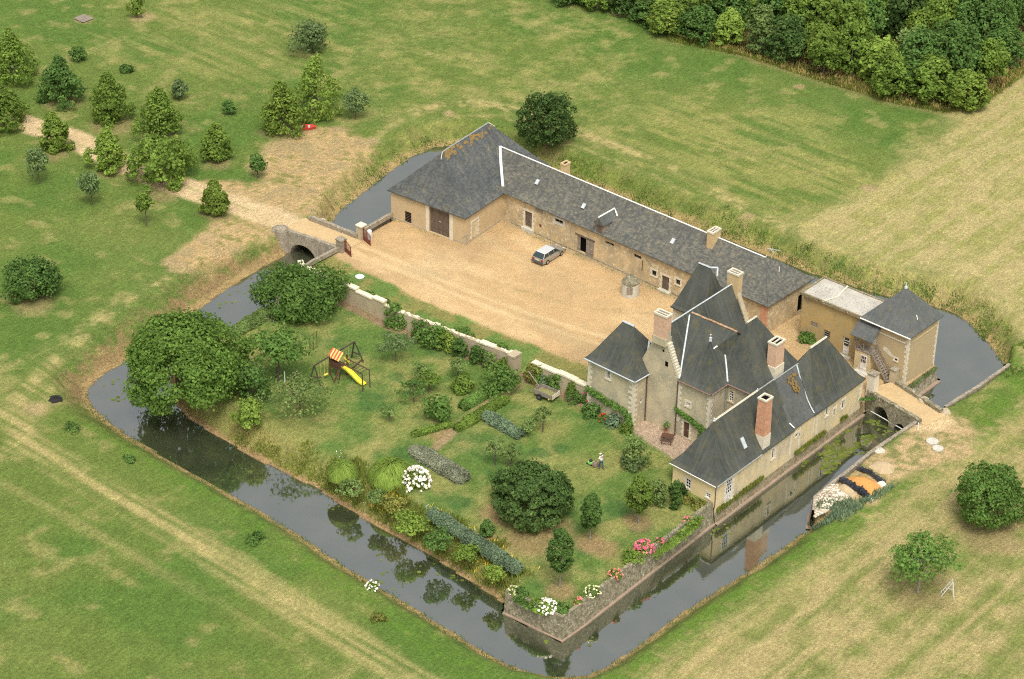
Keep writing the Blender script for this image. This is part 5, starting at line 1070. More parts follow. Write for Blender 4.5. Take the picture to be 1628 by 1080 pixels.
def sap(px, py, pt, w, label, m='mid', zf=.38, **k):
    return ptree('young_tree', label, 'tree', px, py, pt, w, zf, m, 'round', lobes=18, leaves=60, lsize=.22, lobe_r=.42, r0=.06, group=SP, nb=5, inner=.4, **k)
sap(62,292,233,38,'thin sapling with a grey-green crown below the left end of the track','grey')
sap(146,325,271,36,'thin pale sapling in the grass between two young trees','grey')
sap(233,360,303,30,'thin sapling with a long stem below the biggest lime','green', .5)
sap(410,283,247,26,'small round dark sapling on the bare ground','mid', .42)
sap(283,158,128,26,'faint sapling behind the broad lime','grey', .2)
sap(364,184,160,20,'tiny dark sapling in the upper meadow','mid', .15)
sap(200,120,104,22,'tiny round dark bush-like tree behind the avenue','mid', .1)
sap(126,102,74,28,'young tree standing behind the dark lime','mid', .15)
sap(218,27,-6,26,'young bright tree at the top edge of the meadow','lime', .2)
sap(565,190,138,40,'sparse faint young tree right of the pair','grey', .25)
ptree('broadleaf_tree','pale grey-green tree behind the drooping pair','tree',496,98,32,66,.12,'grey','dome',lobes=36,leaves=60,lsize=.26,lobe_r=.34,inner=.4)
ptree('round_tree','round dark bushy tree alone in the left meadow','tree',53,490,412,90,.06,'mid','dome',lobes=60,leaves=110,lsize=.22,lobe_r=.26)
ptree('round_tree','round dark tree standing behind the stable wing','tree',871,240,145,90,.08,'dark','dome',shift=.10,lobes=100,leaves=110,lsize=.21,lobe_r=.2)
ptree('round_tree','dense bright green tree in the dry field on the right','tree',1566,838,738,112,.12,'bright','dome',shift=.08,lobes=110,leaves=110,lsize=.19,lobe_r=.2)
ptree('orchard_tree','open spreading tree beside the white stepladder in the dry field','tree',1459,943,858,116,.30,'bright','open',lobes=40,leaves=75,lsize=.22,lobe_r=.30,bark='bark_pale',r0=.11,squash=.6,nb=18)
for px, py, w, l in ((116,690,28,'small green bush left of the burnt patch'),(407,865,28,'small green bush in the lower left meadow'),(603,990,24,'small russet tuft bush near the lower moat bank'),(207,738,20,'tiny tuft of shrub in the lower left grass')):
    ptree('bush', l, 'bush', px, py, py-w*.62, w, 0, 'mid' if w != 24 else 'russet', 'round', lobes=10, leaves=40, lsize=.16, lobe_r=.45, nb=3, r0=.03)

# ------------------------------------------------------------ trees of the island
t_ = ptree('round_tree','huge dome-shaped tree leaning over the left corner of the moat','tree',286,655,500,184,.02,'plane','dome',shift=.17,lobes=210,leaves=190,lsize=.22,lobe_r=.165,r0=.4,inner=.12)
ptree('walnut_tree','broad spreading tree between the garden wall and the moat with a ladder under it','tree',474,508,428,140,.10,'bright','dome',shift=.12,lobes=150,leaves=100,lsize=.22,lobe_r=.19,inner=.3)
ptree('orchard_tree','open leafy tree with a bare dark trunk left of the swing frame','tree',442,604,530,104,.32,'bright','open',lobes=46,leaves=52,lsize=.26,lobe_r=.28,r0=.22,nb=20,squash=.7)
ptree('orchard_tree','sparse pale apple tree in front of the swing frame','tree',478,664,600,116,.22,'olive','open',lobes=46,leaves=40,lsize=.20,lobe_r=.26,r0=.1,nb=16,squash=.6)
ptree('bush','tall dark green bush right of the huge dome tree','bush',400,645,576,52,.02,'mid','dome',lobes=34,leaves=75,lsize=.2,lobe_r=.3)
ptree('bush','light green bush in front of the tall dark one','bush',396,684,633,48,.02,'yellow','dome',lobes=26,leaves=60,lsize=.2,lobe_r=.34)
ptree('broadleaf_tree','large dark layered tree in the middle of the lawn','tree',852,843,738,126,.03,'dark','dome',lobes=150,leaves=120,lsize=.20,lobe_r=.18,squash=.5,inner=.1)
EG = 'clipped egg-shaped trees on the lawn'
for px, py, pt, w, l, m in ((938,858,785,38,'clipped egg-shaped tree right of the large dark tree','mid'),(890,934,838,44,'clipped pointed egg-shaped tree nearest the moat corner','mid'),(1015,832,756,44,'clipped light egg-shaped tree nearest the south range','green')):
    ptree('clipped_tree', l, 'tree', px, py, pt, w, .30, m, 'egg', lobes=60, leaves=80, lsize=.15, lobe_r=.24, r0=.07, bark='bark_pale', group=EG, nb=6, inner=.1)
FR = 'small orchard trees in the garden'
for px, py, pt, w, l, m, k in (
    (629,575,528,62,'grey-green spreading fruit tree right of the swing frame','grey',1), (728,600,566,38,'small sparse fruit tree near the middle of the garden wall','olive',.7),
    (682,624,590,44,'leafy small fruit tree in the second row','green',.9), (658,640,603,44,'dark small fruit tree beside the cordon row','mid',.9), (619,670,645,26,'tiny bare-looking fruit tree in the left lawn','olive',.5),
    (668,610,575,30,'thin pale fruit tree below the wall shrubs','olive',.5), (863,687,643,34,'slender fruit tree right of the lavender hedge','olive',.6), (813,742,708,34,'twisted small fruit tree above the large dark tree','olive',.6),
    (787,740,696,40,'sparse crooked fruit tree left of the twisted one','olive',.5), (838,690,668,30,'low pale fruit tree at the tip of the lavender hedge','olive',.6)):
    ptree('orchard_tree', l, 'tree', px, py, pt, w, .28, m, 'open', lobes=int(20*k)+8, leaves=int(22*k)+9, lsize=.17, lobe_r=.26, r0=.06, group=FR, nb=10, squash=.6)
SH = 'shrubs in the garden'
def shrub(px, py, pt, w, l, m, lv=60, lobes=22, ls=.18, nm='shrub', shape='dome', grp=SH, **k):
    k.setdefault('shift', .12)
    return ptree(nm, l, 'shrub', px, py, pt, w, .02, m, shape, lobes=lobes, leaves=lv, lsize=ls, lobe_r=.36, r0=.03, nb=4, group=grp, **k)
shrub(774,854,829,24,'small round green bush left of the large dark tree','mid'); shrub(1073,812,764,20,'narrow upright green shrub near the yellow end wall','mid', shape='egg')
shrub(1046,806,762,30,'soft pale green shrub behind the light clipped tree','olive'); shrub(1076,790,768,26,'dark shrub against the yellow end wall','dark')
shrub(1007,745,695,44,'mixed grey and green flower-bed shrub in a round bed','olive', 50, 26); shrub(1004,748,724,40,'grey spiky plants at the foot of the round bed','grey', 40, 16)
shrub(848,610,580,34,'purple-brown shrub by the opening in the wall','russet', 50); shrub(868,612,592,34,'blue-green shrub behind the cart','blue', 40)
shrub(700,674,630,50,'palm-like leafy shrub at the end of the cordon row','bright', 46, 26, .26, shape='open'); shrub(796,630,584,64,'large fig-like shrub where the path meets the wall gap','bright', 38, 40, .2, shape='open')
shrub(735,625,600,40,'lower leafy bush beside the fig-like shrub','green')
shrub(1284,545,527,28,'low green fern-like shrub at the corner of the outbuilding','bright', 60, 22, .2)
WS = 'plants trained on the garden wall'
for px, py, pt, w, l, m in ((586,488,462,24,'thin climber on a bare stem at the left of the wall','bright'),(610,498,475,28,'climber spreading along the wall left of the fig','bright'),(630,518,484,44,'fig bush with a leaning branch on the garden wall','bright'),
    (668,540,508,40,'dense green bush left of the yellow-tipped one','bright'),(690,552,514,42,'broad green bush at the middle of the wall','bright'),(708,556,526,36,'bush with yellowing leaves on the wall','yellow'),
    (730,566,538,26,'dark rounded bush against the wall','mid'),(757,576,548,28,'dark upright bush near the wall end','mid'),(776,584,560,22,'small dull bush near the wall end','olive'),(735,545,520,40,'vine along the top of the wall, middle stretch','bright'),(785,560,545,40,'vine along the top of the wall near its pier','bright'),(800,596,572,26,'low shrub below the wall pier','green')):
    shrub(px, py, pt, w*.92, l, m, 46, 22, .2, grp=WS, shift=0)
for px, py, pt, w, l, m in ((856,606,577,36,'bright climber on the short capped wall behind the shrub','bright'),(885,617,592,34,'bright climber in the middle of the short capped wall','bright'),(912,628,604,26,'climber at the pavilion end of the short capped wall','green')):
    shrub(px, py, pt, w*.9, l, m, 46, 20, .2, grp='climbers on the short wall', shift=0)
# climbers on the house
def climber(name, label, fr, path, r, m, n, ls=.17, off=.08):
    rr = np.random.default_rng(n); P = []; Nn = []
    for (s0, z0), (s1, z1) in zip(path[:-1], path[1:]):
        k = int(n*math.hypot(s1-s0, z1-z0)); f = rr.random(k); s = s0+(s1-s0)*f+rr.normal(size=k)*r; z = z0+(z1-z0)*f+rr.normal(size=k)*r*.8; o = off+abs(rr.normal(size=k))*r*.55
        for a, b_, c in zip(s, o, z): P.append(fr(a, b_, max(c,.03)))
        Nn += [(fr.n[0], fr.n[1], .5)]*k
    P = np.array(P); c = P.mean(0); c[2] = 0; V, F = leaf_quads(P-c, np.array(Nn), ls, rr); o = bpy.data.objects.new(name, np_mesh(name, V, F, G_[m])); COL.objects.link(o); o.location = c
    return tag(o, label, 'climbing plant')
climber('climbing_vine','green vine trained over the brown door of the manor', ft, [(.1,3.0),(1.2,2.7),(2.4,2.35),(3.7,1.9)], .17, 'bright', 260)
climber('climbing_vine','green vine along the pavilion foot, rising to the wall', fp, [(.2,2.1),(2.5,1.75),(4.6,1.6),(5.4,1.3),(5.7,.4)], .22, 'bright', 260)
climber('climbing_vine','dark stem and leaves at the right foot of the manor door', ft, [(2.9,.2),(3.1,1.8)], .1, 'olive', 120)
climber('ivy','green weeds hanging under the moat pillar of the south range', WFr((51.0,3.2),(51.9,4.3)), [(.1,-.9),(1.2,-1.2)], .35, 'mid', 420, off=.15)
fm = WFr((51.3,-44.9),(50.9,-22))
climber('ivy','thick fern-like ivy tumbling over the moat wall below the south range', fm, [(13.5,-1.2),(14.5,-.7),(17,-.5),(19.5,-.1)], .45, 'green', 520, .24, .3)
climber('ivy','green creeper over the short end of the moat wall', WFr((45,-45.6),(51.3,-45.3)), [(1.6,.1),(3.8,-.1)], .32, 'bright', 420, .15, .0)

# flower bushes
def flowers(px, py, w, h, label, fl, leaf='green', n=60, fs=.14, cover=1.0, z=None, name='flower_bush', k=90):
    x, y = at(px, py); z = (min(0, gz(x, y)) if y < -46 else 0.0) if z is None else z; r = w/2/pxm(x, y); rr = np.random.default_rng(px*3+py)
    t = thing(name, label, 'flowers', (x, y, z)); me, C = crown_mesh('leaves', G_[leaf], px+py, r*.82, h*.82, 0.0, 'dome', 16, k, .15, .36); put('leaves', me, t)
    P = []; Nn = []
    for i in range(n):
        a = rr.random()*2*math.pi; e = math.asin(min(1, .05+.95*rr.random())); c = np.array([math.cos(a)*math.cos(e)*r*1.05, math.sin(a)*math.cos(e)*r*1.05, .12+math.sin(e)*h*1.05])
        for _ in range(7): d = rr.normal(size=3); d /= np.linalg.norm(d); P.append(c+d*fs*.42); Nn.append(d)
    V, F = leaf_quads(np.array(P), np.array(Nn), fs*.8, rr, 1.1); put('blossoms', np_mesh('blossoms', V, F, G_[fl]), t); return t
flowers(661,772,47,1.75,'big round white hydrangea in full bloom on the lawn','white_flower','yellow',135,.24)
flowers(868,968,36,.6,'row of white flowers by the lower moat corner','white_flower','green',70,.18); flowers(817,944,18,.7,'pale yellow flowers at the end of the clipped hedge','cream_flower','green',34,.15)
flowers(592,932,22,.7,'white flowering clump on the outer moat bank','white_flower','green',30,.15)
flowers(1024,876,32,.9,'large bright pink hydrangea behind the moat wall','pink_flower','green',90,.2); flowers(1049,864,14,.5,'small pink flower clump right of the large pink hydrangea','pink_flower','green',18,.15)
flowers(978,917,22,.6,'coral pink flowers midway along the moat wall','coral_flower','green',30,.15); flowers(920,960,16,.5,'coral pink flowers near the lower moat corner','coral_flower','green',18,.14)
flowers(1092,831,12,.5,'tiny pink flower clump close to the south range','pink_flower','green',12,.15); flowers(943,945,28,.7,'white and green variegated bush behind the moat wall','cream_flower','olive',40,.12)
flowers(932,641,16,1.2,'deep pink roses left of the pavilion','rose_flower','mid',26,.15); flowers(959,670,14,.7,'red flowers at the foot of the pavilion vine','red_flower','mid',24,.14); flowers(945,660,10,.5,'small orange-red flowers in front of the pavilion','coral_flower','mid',10,.12)
for px, py, pt, w, l, m in ((915,640,622,30,'leafy rose bed by the pavilion corner','mid'),(975,676,662,34,'grey-green bed along the pavilion foot','blue'),(940,662,645,34,'dark leafy bed between the roses','mid'),(995,688,676,22,'low green plants at the pavilion corner','green'),
    (1005,893,876,34,'green leafy shrub right of the coral flowers','green'),(830,950,934,20,'rounded box bush at the left end of the moat wall','mid'),(893,972,962,24,'light green low bush in the lower corner','bright'),(855,968,955,30,'low box hedge behind the white flowers','green'),(1110,808,800,26,'reddish low bed under the yellow wall','russet'),(1092,800,790,20,'low plants at the foot of the yellow wall','russet')):
    shrub(px, py, pt, w, l, m, 50, 16, .16, grp='flower bed plants', shift=.05)

# clipped and lavender hedges
def hedge(name, label, p, q, w, h, m, dens=230, ls=.14, seed=1, spiky=0):
    rr = np.random.default_rng(seed); a, b_ = np.array(at(*p)), np.array(at(*q)); L = np.linalg.norm(b_-a); d = (b_-a)/L; n = np.array([-d[1], d[0]]); k = int(dens*L*(w+h))
    s = rr.random(k)*L; ang = rr.random(k)*math.pi; wv = 1+.22*(fbm(s*.9, s*0, seed, 3)-.5)*2; endr = np.clip(np.minimum(s, L-s)/(w*.5), 0, 1)**.5*.6+.4
    rad = (.86+.2*rr.random(k))*wv*endr; o = np.cos(ang)*w/2*rad; z = np.sin(ang)**.7*h*rad
    P = np.stack([a[0]+d[0]*s+n[0]*o, a[1]+d[1]*s+n[1]*o, z+.02], 1); N_ = np.stack([n[0]*np.cos(ang), n[1]*np.cos(ang), np.sin(ang)+.1], 1); c = np.array([a[0], a[1], 0])
    V, F = leaf_quads(P-c, N_, ls, rr, 1.5+spiky, 0); o_ = bpy.data.objects.new(name, np_mesh(name, V, F, G_[m])); COL.objects.link(o_); o_.location = c; return tag(o_, label, 'hedge')
hedge('lavender_hedge','blue-green rounded hedge in the middle of the garden',(768,663),(830,698),1.25,1.0,'blue',330,.14,3)
hedge('lavender_hedge','long grey lavender hedge right of the ornamental grass',(655,716),(742,768),1.9,.9,'lavender',300,.12,4,1)
hedge('clipped_hedge','silver-green hedge along the flower border above the moat',(682,820),(828,914),1.15,1.1,'blue',330,.16,5)
hedge('low_hedge','low leafy border on the left side of the garden path',(733,652),(800,612),1.2,.9,'bright',300,.2,6); hedge('low_hedge','low leafy border on the right side of the garden path',(724,686),(806,636),1.1,.7,'green',280,.2,7)
hedge('grass_hedge','strip of tall grass on the left moat bank beneath the walnut tree',(364,538),(428,500),1.5,.9,'olive',200,.2,8,1)
hedge('low_hedge','straggling greenery at the near end of the garden path',(655,694),(722,676),.8,.5,'green',160,.2,9)
def tussock(px, py, pt, w, label, m='lime'):
    x, y = at(px, py); r = w/2/pxm(x, y); h = tall(px, py, px, pt)*.50; rr = np.random.default_rng(px); n = 4200; a = rr.random(n)*2*math.pi; q = rr.random(n)**.6; V = []; 
    e0 = np.arcsin(rr.random(n))*.98+.05; a = a+0*e0; rad = .88+.20*rr.random(n); tw = rr.normal(size=n)*.10; V = []
    for k_, w_ in ((0,.02),(1,.035),(2,.03),(3,.008)):
        e = e0-(.10+.05*rr.random(n))*k_; a = a+tw*.5; cx_ = np.cos(e)*r*rad*(1+.03*k_); zz = np.maximum(np.sin(e)*h*rad, .02); sd = np.stack([-np.sin(a), np.cos(a), np.zeros(n)], 1)*w_
        p_ = np.stack([np.cos(a)*cx_, np.sin(a)*cx_, zz+.03*k_*(3-k_)], 1); V += [p_-sd, p_+sd]
    V = np.stack(V, 1).reshape(-1,3); i = np.arange(n)*8; F = np.concatenate([np.stack([i+2*k_, i+2*k_+1, i+2*k_+3, i+2*k_+2], 1) for k_ in range(3)])
    o = bpy.data.objects.new('ornamental_grass', np_mesh('ornamental_grass', V, F, G_[m])); COL.objects.link(o); o.location = (x, y, 0); return tag(o, label, 'ornamental grass')
tussock(545,756,717,46,'smaller mound of arching ornamental grass above the moat','lime'); tussock(622,761,709,66,'larger mound of arching ornamental grass beside the white hydrangea','lime')

# ------------------------------------------------------------ the wood at the top right
WG = 'trees of the wood'
protos = []
wk = [('green','dome'),('mid','dome'),('lime','dome'),('dark','dome'),('mid','cone'),('olive','dome'),('green','open'),('yellow','dome')]
PR = []
for i, (m, sh) in enumerate(wk):
    _seed[0] += 1; h = [7.0,7.6,6.0,6.8,8.2,7.2,7.4,5.4][i]; r = [2.3,2.5,2.0,2.4,2.1,1.9,2.3,1.8][i]
    me, C = crown_mesh('crown', G_[m], _seed[0], r*1.08, h*.92, h*.08, sh, 90, 60, .27, .24, 1, .3, .4); PR.append((me, trunk_mesh('trunk', M['bark_pale'] if i in (0,5) else M['bark'], C, h*.65, .13, i), m, h, r))
wpoly = [at(*p) for p in [(840,-50),(900,-22),(965,-8),(1030,18),(1085,52),(1190,82),(1300,118),(1420,158),(1500,170),(1555,160),(1628,110),(1700,60),(1640,-130),(1400,-170),(1100,-160),(860,-130)]]
xs = [p[0] for p in wpoly]; ys = [p[1] for p in wpoly]; cand = []; rr = random.Random(12)
while len(cand) < 260:
    x, y = rr.uniform(min(xs), max(xs)), rr.uniform(min(ys), max(ys))
    if not inside(np.array([x]), np.array([y]), wpoly)[0]: 
        if rr.random() < .002: break
        continue
    if all(math.hypot(x-a, y-b_) > 2.35 for a, b_ in cand): cand.append((x, y))
    elif rr.random() < .004: break
kinds = {'green':'mid-green','mid':'deep green','lime':'fresh green','dark':'dark green','olive':'grey-green','yellow':'yellow-green'}
# first the trees of the wood's edge, each one told apart by where it stands
edge = [(905,6,-44,52,1,'dark green tree at the top edge, leftmost of the wood'),(950,14,-36,54,0,'mid green tree at the top edge left of the wood corner'),(992,22,-26,50,3,'dark tree at the top edge where the wood begins'),(1030,36,-14,52,4,'tall narrow green tree at the top edge of the wood'),(1062,52,0,58,2,'light bushy tree at the left end of the wood edge'),(1112,66,10,54,1,'deep green tree at the wood edge, second from the left'),(1160,72,18,46,7,'small yellow-green tree in the wood edge'),(1208,84,6,42,5,'thin-crowned olive tree in the wood edge with a visible stem'),
        (1252,97,26,58,3,'darkest dense tree at the wood edge'),(1308,104,40,46,2,'fresh green tree right of the darkest one'),(1352,118,34,54,0,'pale spreading tree at the middle of the wood edge'),(1396,136,62,56,7,'yellowish tree hanging over the meadow'),
        (1440,120,48,52,5,'feathery pale tree standing behind the wood edge'),(1478,160,90,72,0,'broad light green tree near the corner of the wood'),(1534,172,112,56,2,'fresh green tree at the very corner of the wood'),(1548,120,76,50,5,'drooping willow-like tree right of the corner'),(1592,100,40,60,1,'deep green tree on the right side of the wood')]
ept = []
for px, py, pt, w, k, l in edge:
    x, y = at(px, py); me, tm, m, h, r = PR[k]; H = tall(px, py, px, pt); t = thing('broadleaf_tree', l, 'tree', (x, y, 0), WG, rr.uniform(0,6.28))
    s = (w/2/pxm(x,y))/r; t.scale = (s, s, H/h); put('crown', me, t); put('trunk', tm, t); ept.append((x, y))
for i, (x, y) in enumerate(cand):
    if any(math.hypot(x-a, y-b_) < 2.6 for a, b_ in ept): continue
    me, tm, m, h, r = PR[rr.choice([0,1,1,2,3,3,4,5,6,7,0,1])]; s = rr.uniform(.85,1.15)
    t = thing('broadleaf_tree', '%s tree inside the dense wood' % kinds[m], 'tree', (x, y, 0), WG, rr.uniform(0,6.28)); t.scale = (s, s, s*rr.uniform(.9,1.15)); put('crown', me, t); put('trunk', tm, t)

# ------------------------------------------------------------ weeds, tall grass, lily pads (what nobody could count)
def blades(name, label, pts, hgt, wid, m, seed, z=None, cat='weeds', per=4, spread=.18):
    r = np.random.default_rng(seed); n = len(pts); x = np.repeat(pts[:,0], per)+r.normal(size=n*per)*spread; y = np.repeat(pts[:,1], per)+r.normal(size=n*per)*spread
    zz = ground_fields(x, y)[0] if z is None else np.full(n*per, z); zz = np.maximum(zz, WL+.0); hh = np.repeat(hgt if np.ndim(hgt) else np.full(n, hgt), per)*(.5+.8*r.random(n*per)); a = r.random(n*per)*2*math.pi; ln = hh*.5*r.random(n*per); a2 = r.random(n*per)*2*math.pi
    b0 = np.stack([x, y, zz-.03], 1); tp = b0+np.stack([np.cos(a2)*ln, np.sin(a2)*ln, hh], 1); sd = np.stack([np.cos(a), np.sin(a), np.zeros(n*per)], 1)*wid*.5; md = b0*.45+tp*.55
    V = np.stack([b0-sd*.5, md-sd, tp, md+sd], 1).reshape(-1,3); F = np.arange(4*n*per).reshape(-1,4); c = np.array([pts[:,0].mean(), pts[:,1].mean(), 0.0])
    o = bpy.data.objects.new(name, np_mesh(name, V-c, F, G_[m])); COL.objects.link(o); o.location = c; o['kind'] = 'stuff'; tag(o, label, cat); return o
def scatter(poly, dens, seed, cond=None, wpoly_=True):
    r = np.random.default_rng(seed); P = np.array(poly); lo, hi = P.min(0), P.max(0); A_ = (hi-lo).prod(); k = int(A_*dens); p = r.random((k,2))*(hi-lo)+lo; ok = inside(p[:,0], p[:,1], [tuple(q) for q in poly]); p = p[ok]
    z, dw, w, ii, io, wa, nat = ground_fields(p[:,0], p[:,1]); keep = ~wa
    if cond is not None: keep &= cond(p, dw, w, ii, io)
    return p[keep]
nz = lambda p, s, k: fbm(p[:,0]*s, p[:,1]*s, k, 3)
isb = [(-9.5,-45),(45,-46.5),(45,-36),(30,-37),(10,-37.5),(-3,-36),(-9.5,-36)]
p = scatter(isb, 26, 1, lambda p, dw, w, ii, io: ii & (dw > .45) & (dw < 1.2+4.4*nz(p,.35,3)*np.clip((p[:,0]-2)/20,.25,1)) & (p[:,0] > 6) & (nz(p,.8,6) > .36)); blades('border_weeds','tangle of wild flowers and weeds along the inner moat bank',p,.15+.75*nz(p,.5,61)*np.clip((p[:,0]-4)/18,.3,1),.11,'weeds',11,cat='weeds',spread=.22)
p = scatter(isb, 10, 2, lambda p, dw, w, ii, io: ii & (dw > .3) & (dw < 4.5*nz(p,.4,9)) & (p[:,0] < 12)); blades('border_weeds','dry grass fringe on the moat bank under the dome tree',p,.22,.07,'drygrass',12)
p = scatter(isb, 7, 3, lambda p, dw, w, ii, io: ii & (dw > .9) & (dw < 3.8) & (p[:,0] > 24) & (nz(p,.5,19) > .5)); blades('golden_flowers','scattered golden yellow flowers in the moat border',p,.55,.12,'yellow_flower',13,cat='flowers',per=3,spread=.1)
p = scatter(isb, 5, 4, lambda p, dw, w, ii, io: ii & (dw > 1.2) & (dw < 3.8) & (p[:,0] > 18) & (nz(p,.6,29) > .56)); blades('white_wild_flowers','small white wild flowers scattered in the moat border',p,.2,.08,'white_flower',14,cat='flowers',per=2,spread=.12)
for px, py, pt, w, l, m in ((625,815,792,40,'russet shrub in the wild border under the ornamental grass','russet'),(560,788,768,40,'olive shrub at the upper end of the wild border','olive'),(648,845,815,44,'yellow-green shrub in the middle of the wild border','yellow'),(695,875,842,48,'dark green shrub hanging over the water','mid'),(740,892,868,36,'mixed green shrub below the silver hedge','green'),(785,922,900,34,'yellowish shrub near the end of the wild border','yellow'),(600,800,780,30,'small olive shrub over the bank','olive'),(668,842,822,30,'small golden shrub in the wild border','yellow')):
    shrub(px, py, pt, w, l, m, 55, 18, .17, grp='shrubs of the wild border')
nb_ = [(-26,4),(-24,24),(-18,30),(0,28),(20,29),(32,29),(45,33),(58,27),(62,20),(60,16),(40,22),(20,20),(-15,20),(-18,-6)]
p = scatter(nb_, 14, 5, lambda p, dw, w, ii, io: ~io & (dw < .3+3.8*nz(p,.3,5)) & (nz(p,.6,15) > .45)); blades('tall_bank_grass','tall rough grass on the outer bank behind the buildings',p,.06+.36*nz(p,.5,62),.09,'tallgrass',15,cat='tall grass')
p = scatter(nb_, 7, 6, lambda p, dw, w, ii, io: ~io & (dw < 2.2) & (nz(p,.35,45) > .50) & (p[:,0] > -8)); blades('bank_reeds','dark reedy plants at the water edge behind the wing',p,.3,.11,'green',16,cat='reeds')
wb = [(-24,-52),(-24,-5),(-14,-5),(-8,-48),(-6,-54)]
p = scatter(wb, 12, 7, lambda p, dw, w, ii, io: ~io & (dw < w*.85) & (p[:,0] < -8) & (nz(p,.7,16) > .42)); blades('dry_bank_grass','dry brown grass on the left moat slope',p,.13,.07,'brown',17,cat='dry grass')
p = scatter([(-12,-60),(62,-60),(66,-18),(58,-14),(50,-48),(-12,-46)], 7, 8, lambda p, dw, w, ii, io: ~io & (dw < .3+1.4*nz(p,.4,7))); blades('waterside_grass','thin fringe of grass along the near water edge',p,.22,.07,'tallgrass',18,cat='grass')
p = scatter([at(*q) for q in wood], 5, 9, None); blades('wood_undergrowth','dry undergrowth on the floor of the wood',p,.6,.16,'drygrass',19,cat='undergrowth')
fr9 = [at(*q) for q in ((1060,66),(1190,92),(1300,128),(1420,165),(1500,180),(1560,170),(1640,112),(1632,96),(1560,150),(1500,158),(1420,146),(1300,112),(1190,76),(1070,50))]
p = scatter(fr9, 40, 10, None); blades('wood_edge_grass','straw-coloured long grass fringing the wood',p,.38,.1,'weeds',20,cat='tall grass')
# weeds on the plinth under the south range and on the wall ledges
rr_ = np.random.default_rng(33); n = 900; y = rr_.uniform(-22,3.3,n); y = y[fbm(y*.4, y*0, 4, 3) > .40]; p = np.stack([51.0+rr_.uniform(.05,.3,len(y)), y], 1); blades('wall_weeds','mixed weeds rooted at the foot of the south range',p,.5,.11,'weeds',21,z=-.95,per=3,spread=.07)
n = 160; p = np.stack([53.0+rr_.uniform(.0,.5,n), rr_.uniform(8.2,14,n)], 1); blades('wall_weeds','moss and weeds on the tower footing',p,.22,.1,'olive',22,z=-.6,per=3,spread=.08)
n = 260; y = rr_.uniform(-44,-23,n); p = np.stack([50.8+rr_.uniform(-.3,.3,n), y], 1); blades('wall_weeds','small weeds on top of the moat wall',p,.14,.08,'olive',23,z=.25,per=2,spread=.1)
p = scatter([at(*q) for q in ((1290,805),(1330,790),(1360,800),(1425,770),(1400,790),(1340,828),(1300,835))], 24, 24, None); blades('rough_weeds','green weeds around the stone heap by the quay',p,.5,.13,'blue',25)
rr_ = np.random.default_rng(44); n = 260; x_ = rr_.uniform(-10,36,n); ky = np.interp(x_, [-10,-1.2,-1.1,36], [-1.1,-.3,7.1,6.4])+rr_.normal(size=n)*.12-.15; kk = fbm(x_*.5, x_*0, 7, 3) > .5
blades('courtyard_weeds','small weeds growing along the foot of the courtyard walls',np.stack([x_,ky],1)[kk],.16,.07,'green',27,per=3,spread=.1)
p = np.stack([rr_.uniform(-6,30,160), rr_.normal(size=160)*.25], 1); p[:,1] += np.interp(p[:,0], [-10,-6,7,16,27,31], [-11.2,-12.1,-12.2,-11.6,-10.5,-10.2]); blades('strip_edge_grass','ragged grass tufts where the strip of lawn meets the gravel',p,.10,.06,'tallgrass',28,per=3,spread=.12)
# lily pads
def lilies(name, label, regs, dens, seed):
    r = np.random.default_rng(seed); P = []
    for reg, d in regs:
        q = np.array([at(a, b_, WL) for a, b_ in reg]); lo, hi = q.min(0), q.max(0); k = int((hi-lo).prod()*d); s = r.random((k,2))*(hi-lo)+lo; s = s[inside(s[:,0], s[:,1], [tuple(v) for v in q])]
        s = s[fbm(s[:,0]*.55, s[:,1]*.55, seed, 3) > .42]; P.append(s)
    P = np.concatenate(P); n = len(P); rad = .10+.13*r.random(n); V = []; a0 = r.random(n)*6.28
    for j in range(6): a = a0+j*1.0472; V.append(np.stack([P[:,0]+np.cos(a)*rad, P[:,1]+np.sin(a)*rad, WL+.012+.012*r.random(n)], 1))
    V = np.stack(V, 1).reshape(-1,3); F = np.arange(n*6).reshape(n,6); o = bpy.data.objects.new(name, np_mesh(name, V, F, G_['lily'])); COL.objects.link(o); o['kind'] = 'stuff'; return tag(o, label, 'lily pads')
lilies('water_lilies','mats of lily pads on the water below the south range',[([(1268,742),(1300,700),(1350,672),(1392,668),(1400,690),(1372,712),(1345,728),(1322,752),(1296,758)],15),([(1395,660),(1440,680),(1420,700),(1395,690)],3.5),([(1350,715),(1385,715),(1380,728),(1350,730)],3)],20,51)
lilies('water_lilies','a few scattered lily pads on the open moat',[([(500,770),(545,800),(560,830),(520,815)],1.2),([(700,885),(760,925),(740,945),(680,905)],.9),([(150,610),(200,600),(215,640),(170,640)],1.5),([(600,880),(680,900),(660,940),(600,910)],.7),([(860,1000),(960,1000),(950,1030),(870,1030)],1.0),([(1120,850),(1160,830),(1165,850),(1130,868)],1.6),([(330,480),(400,440),(400,470),(345,500)],.8),([(560,900),(640,935),(630,950)],.8)],20,52)

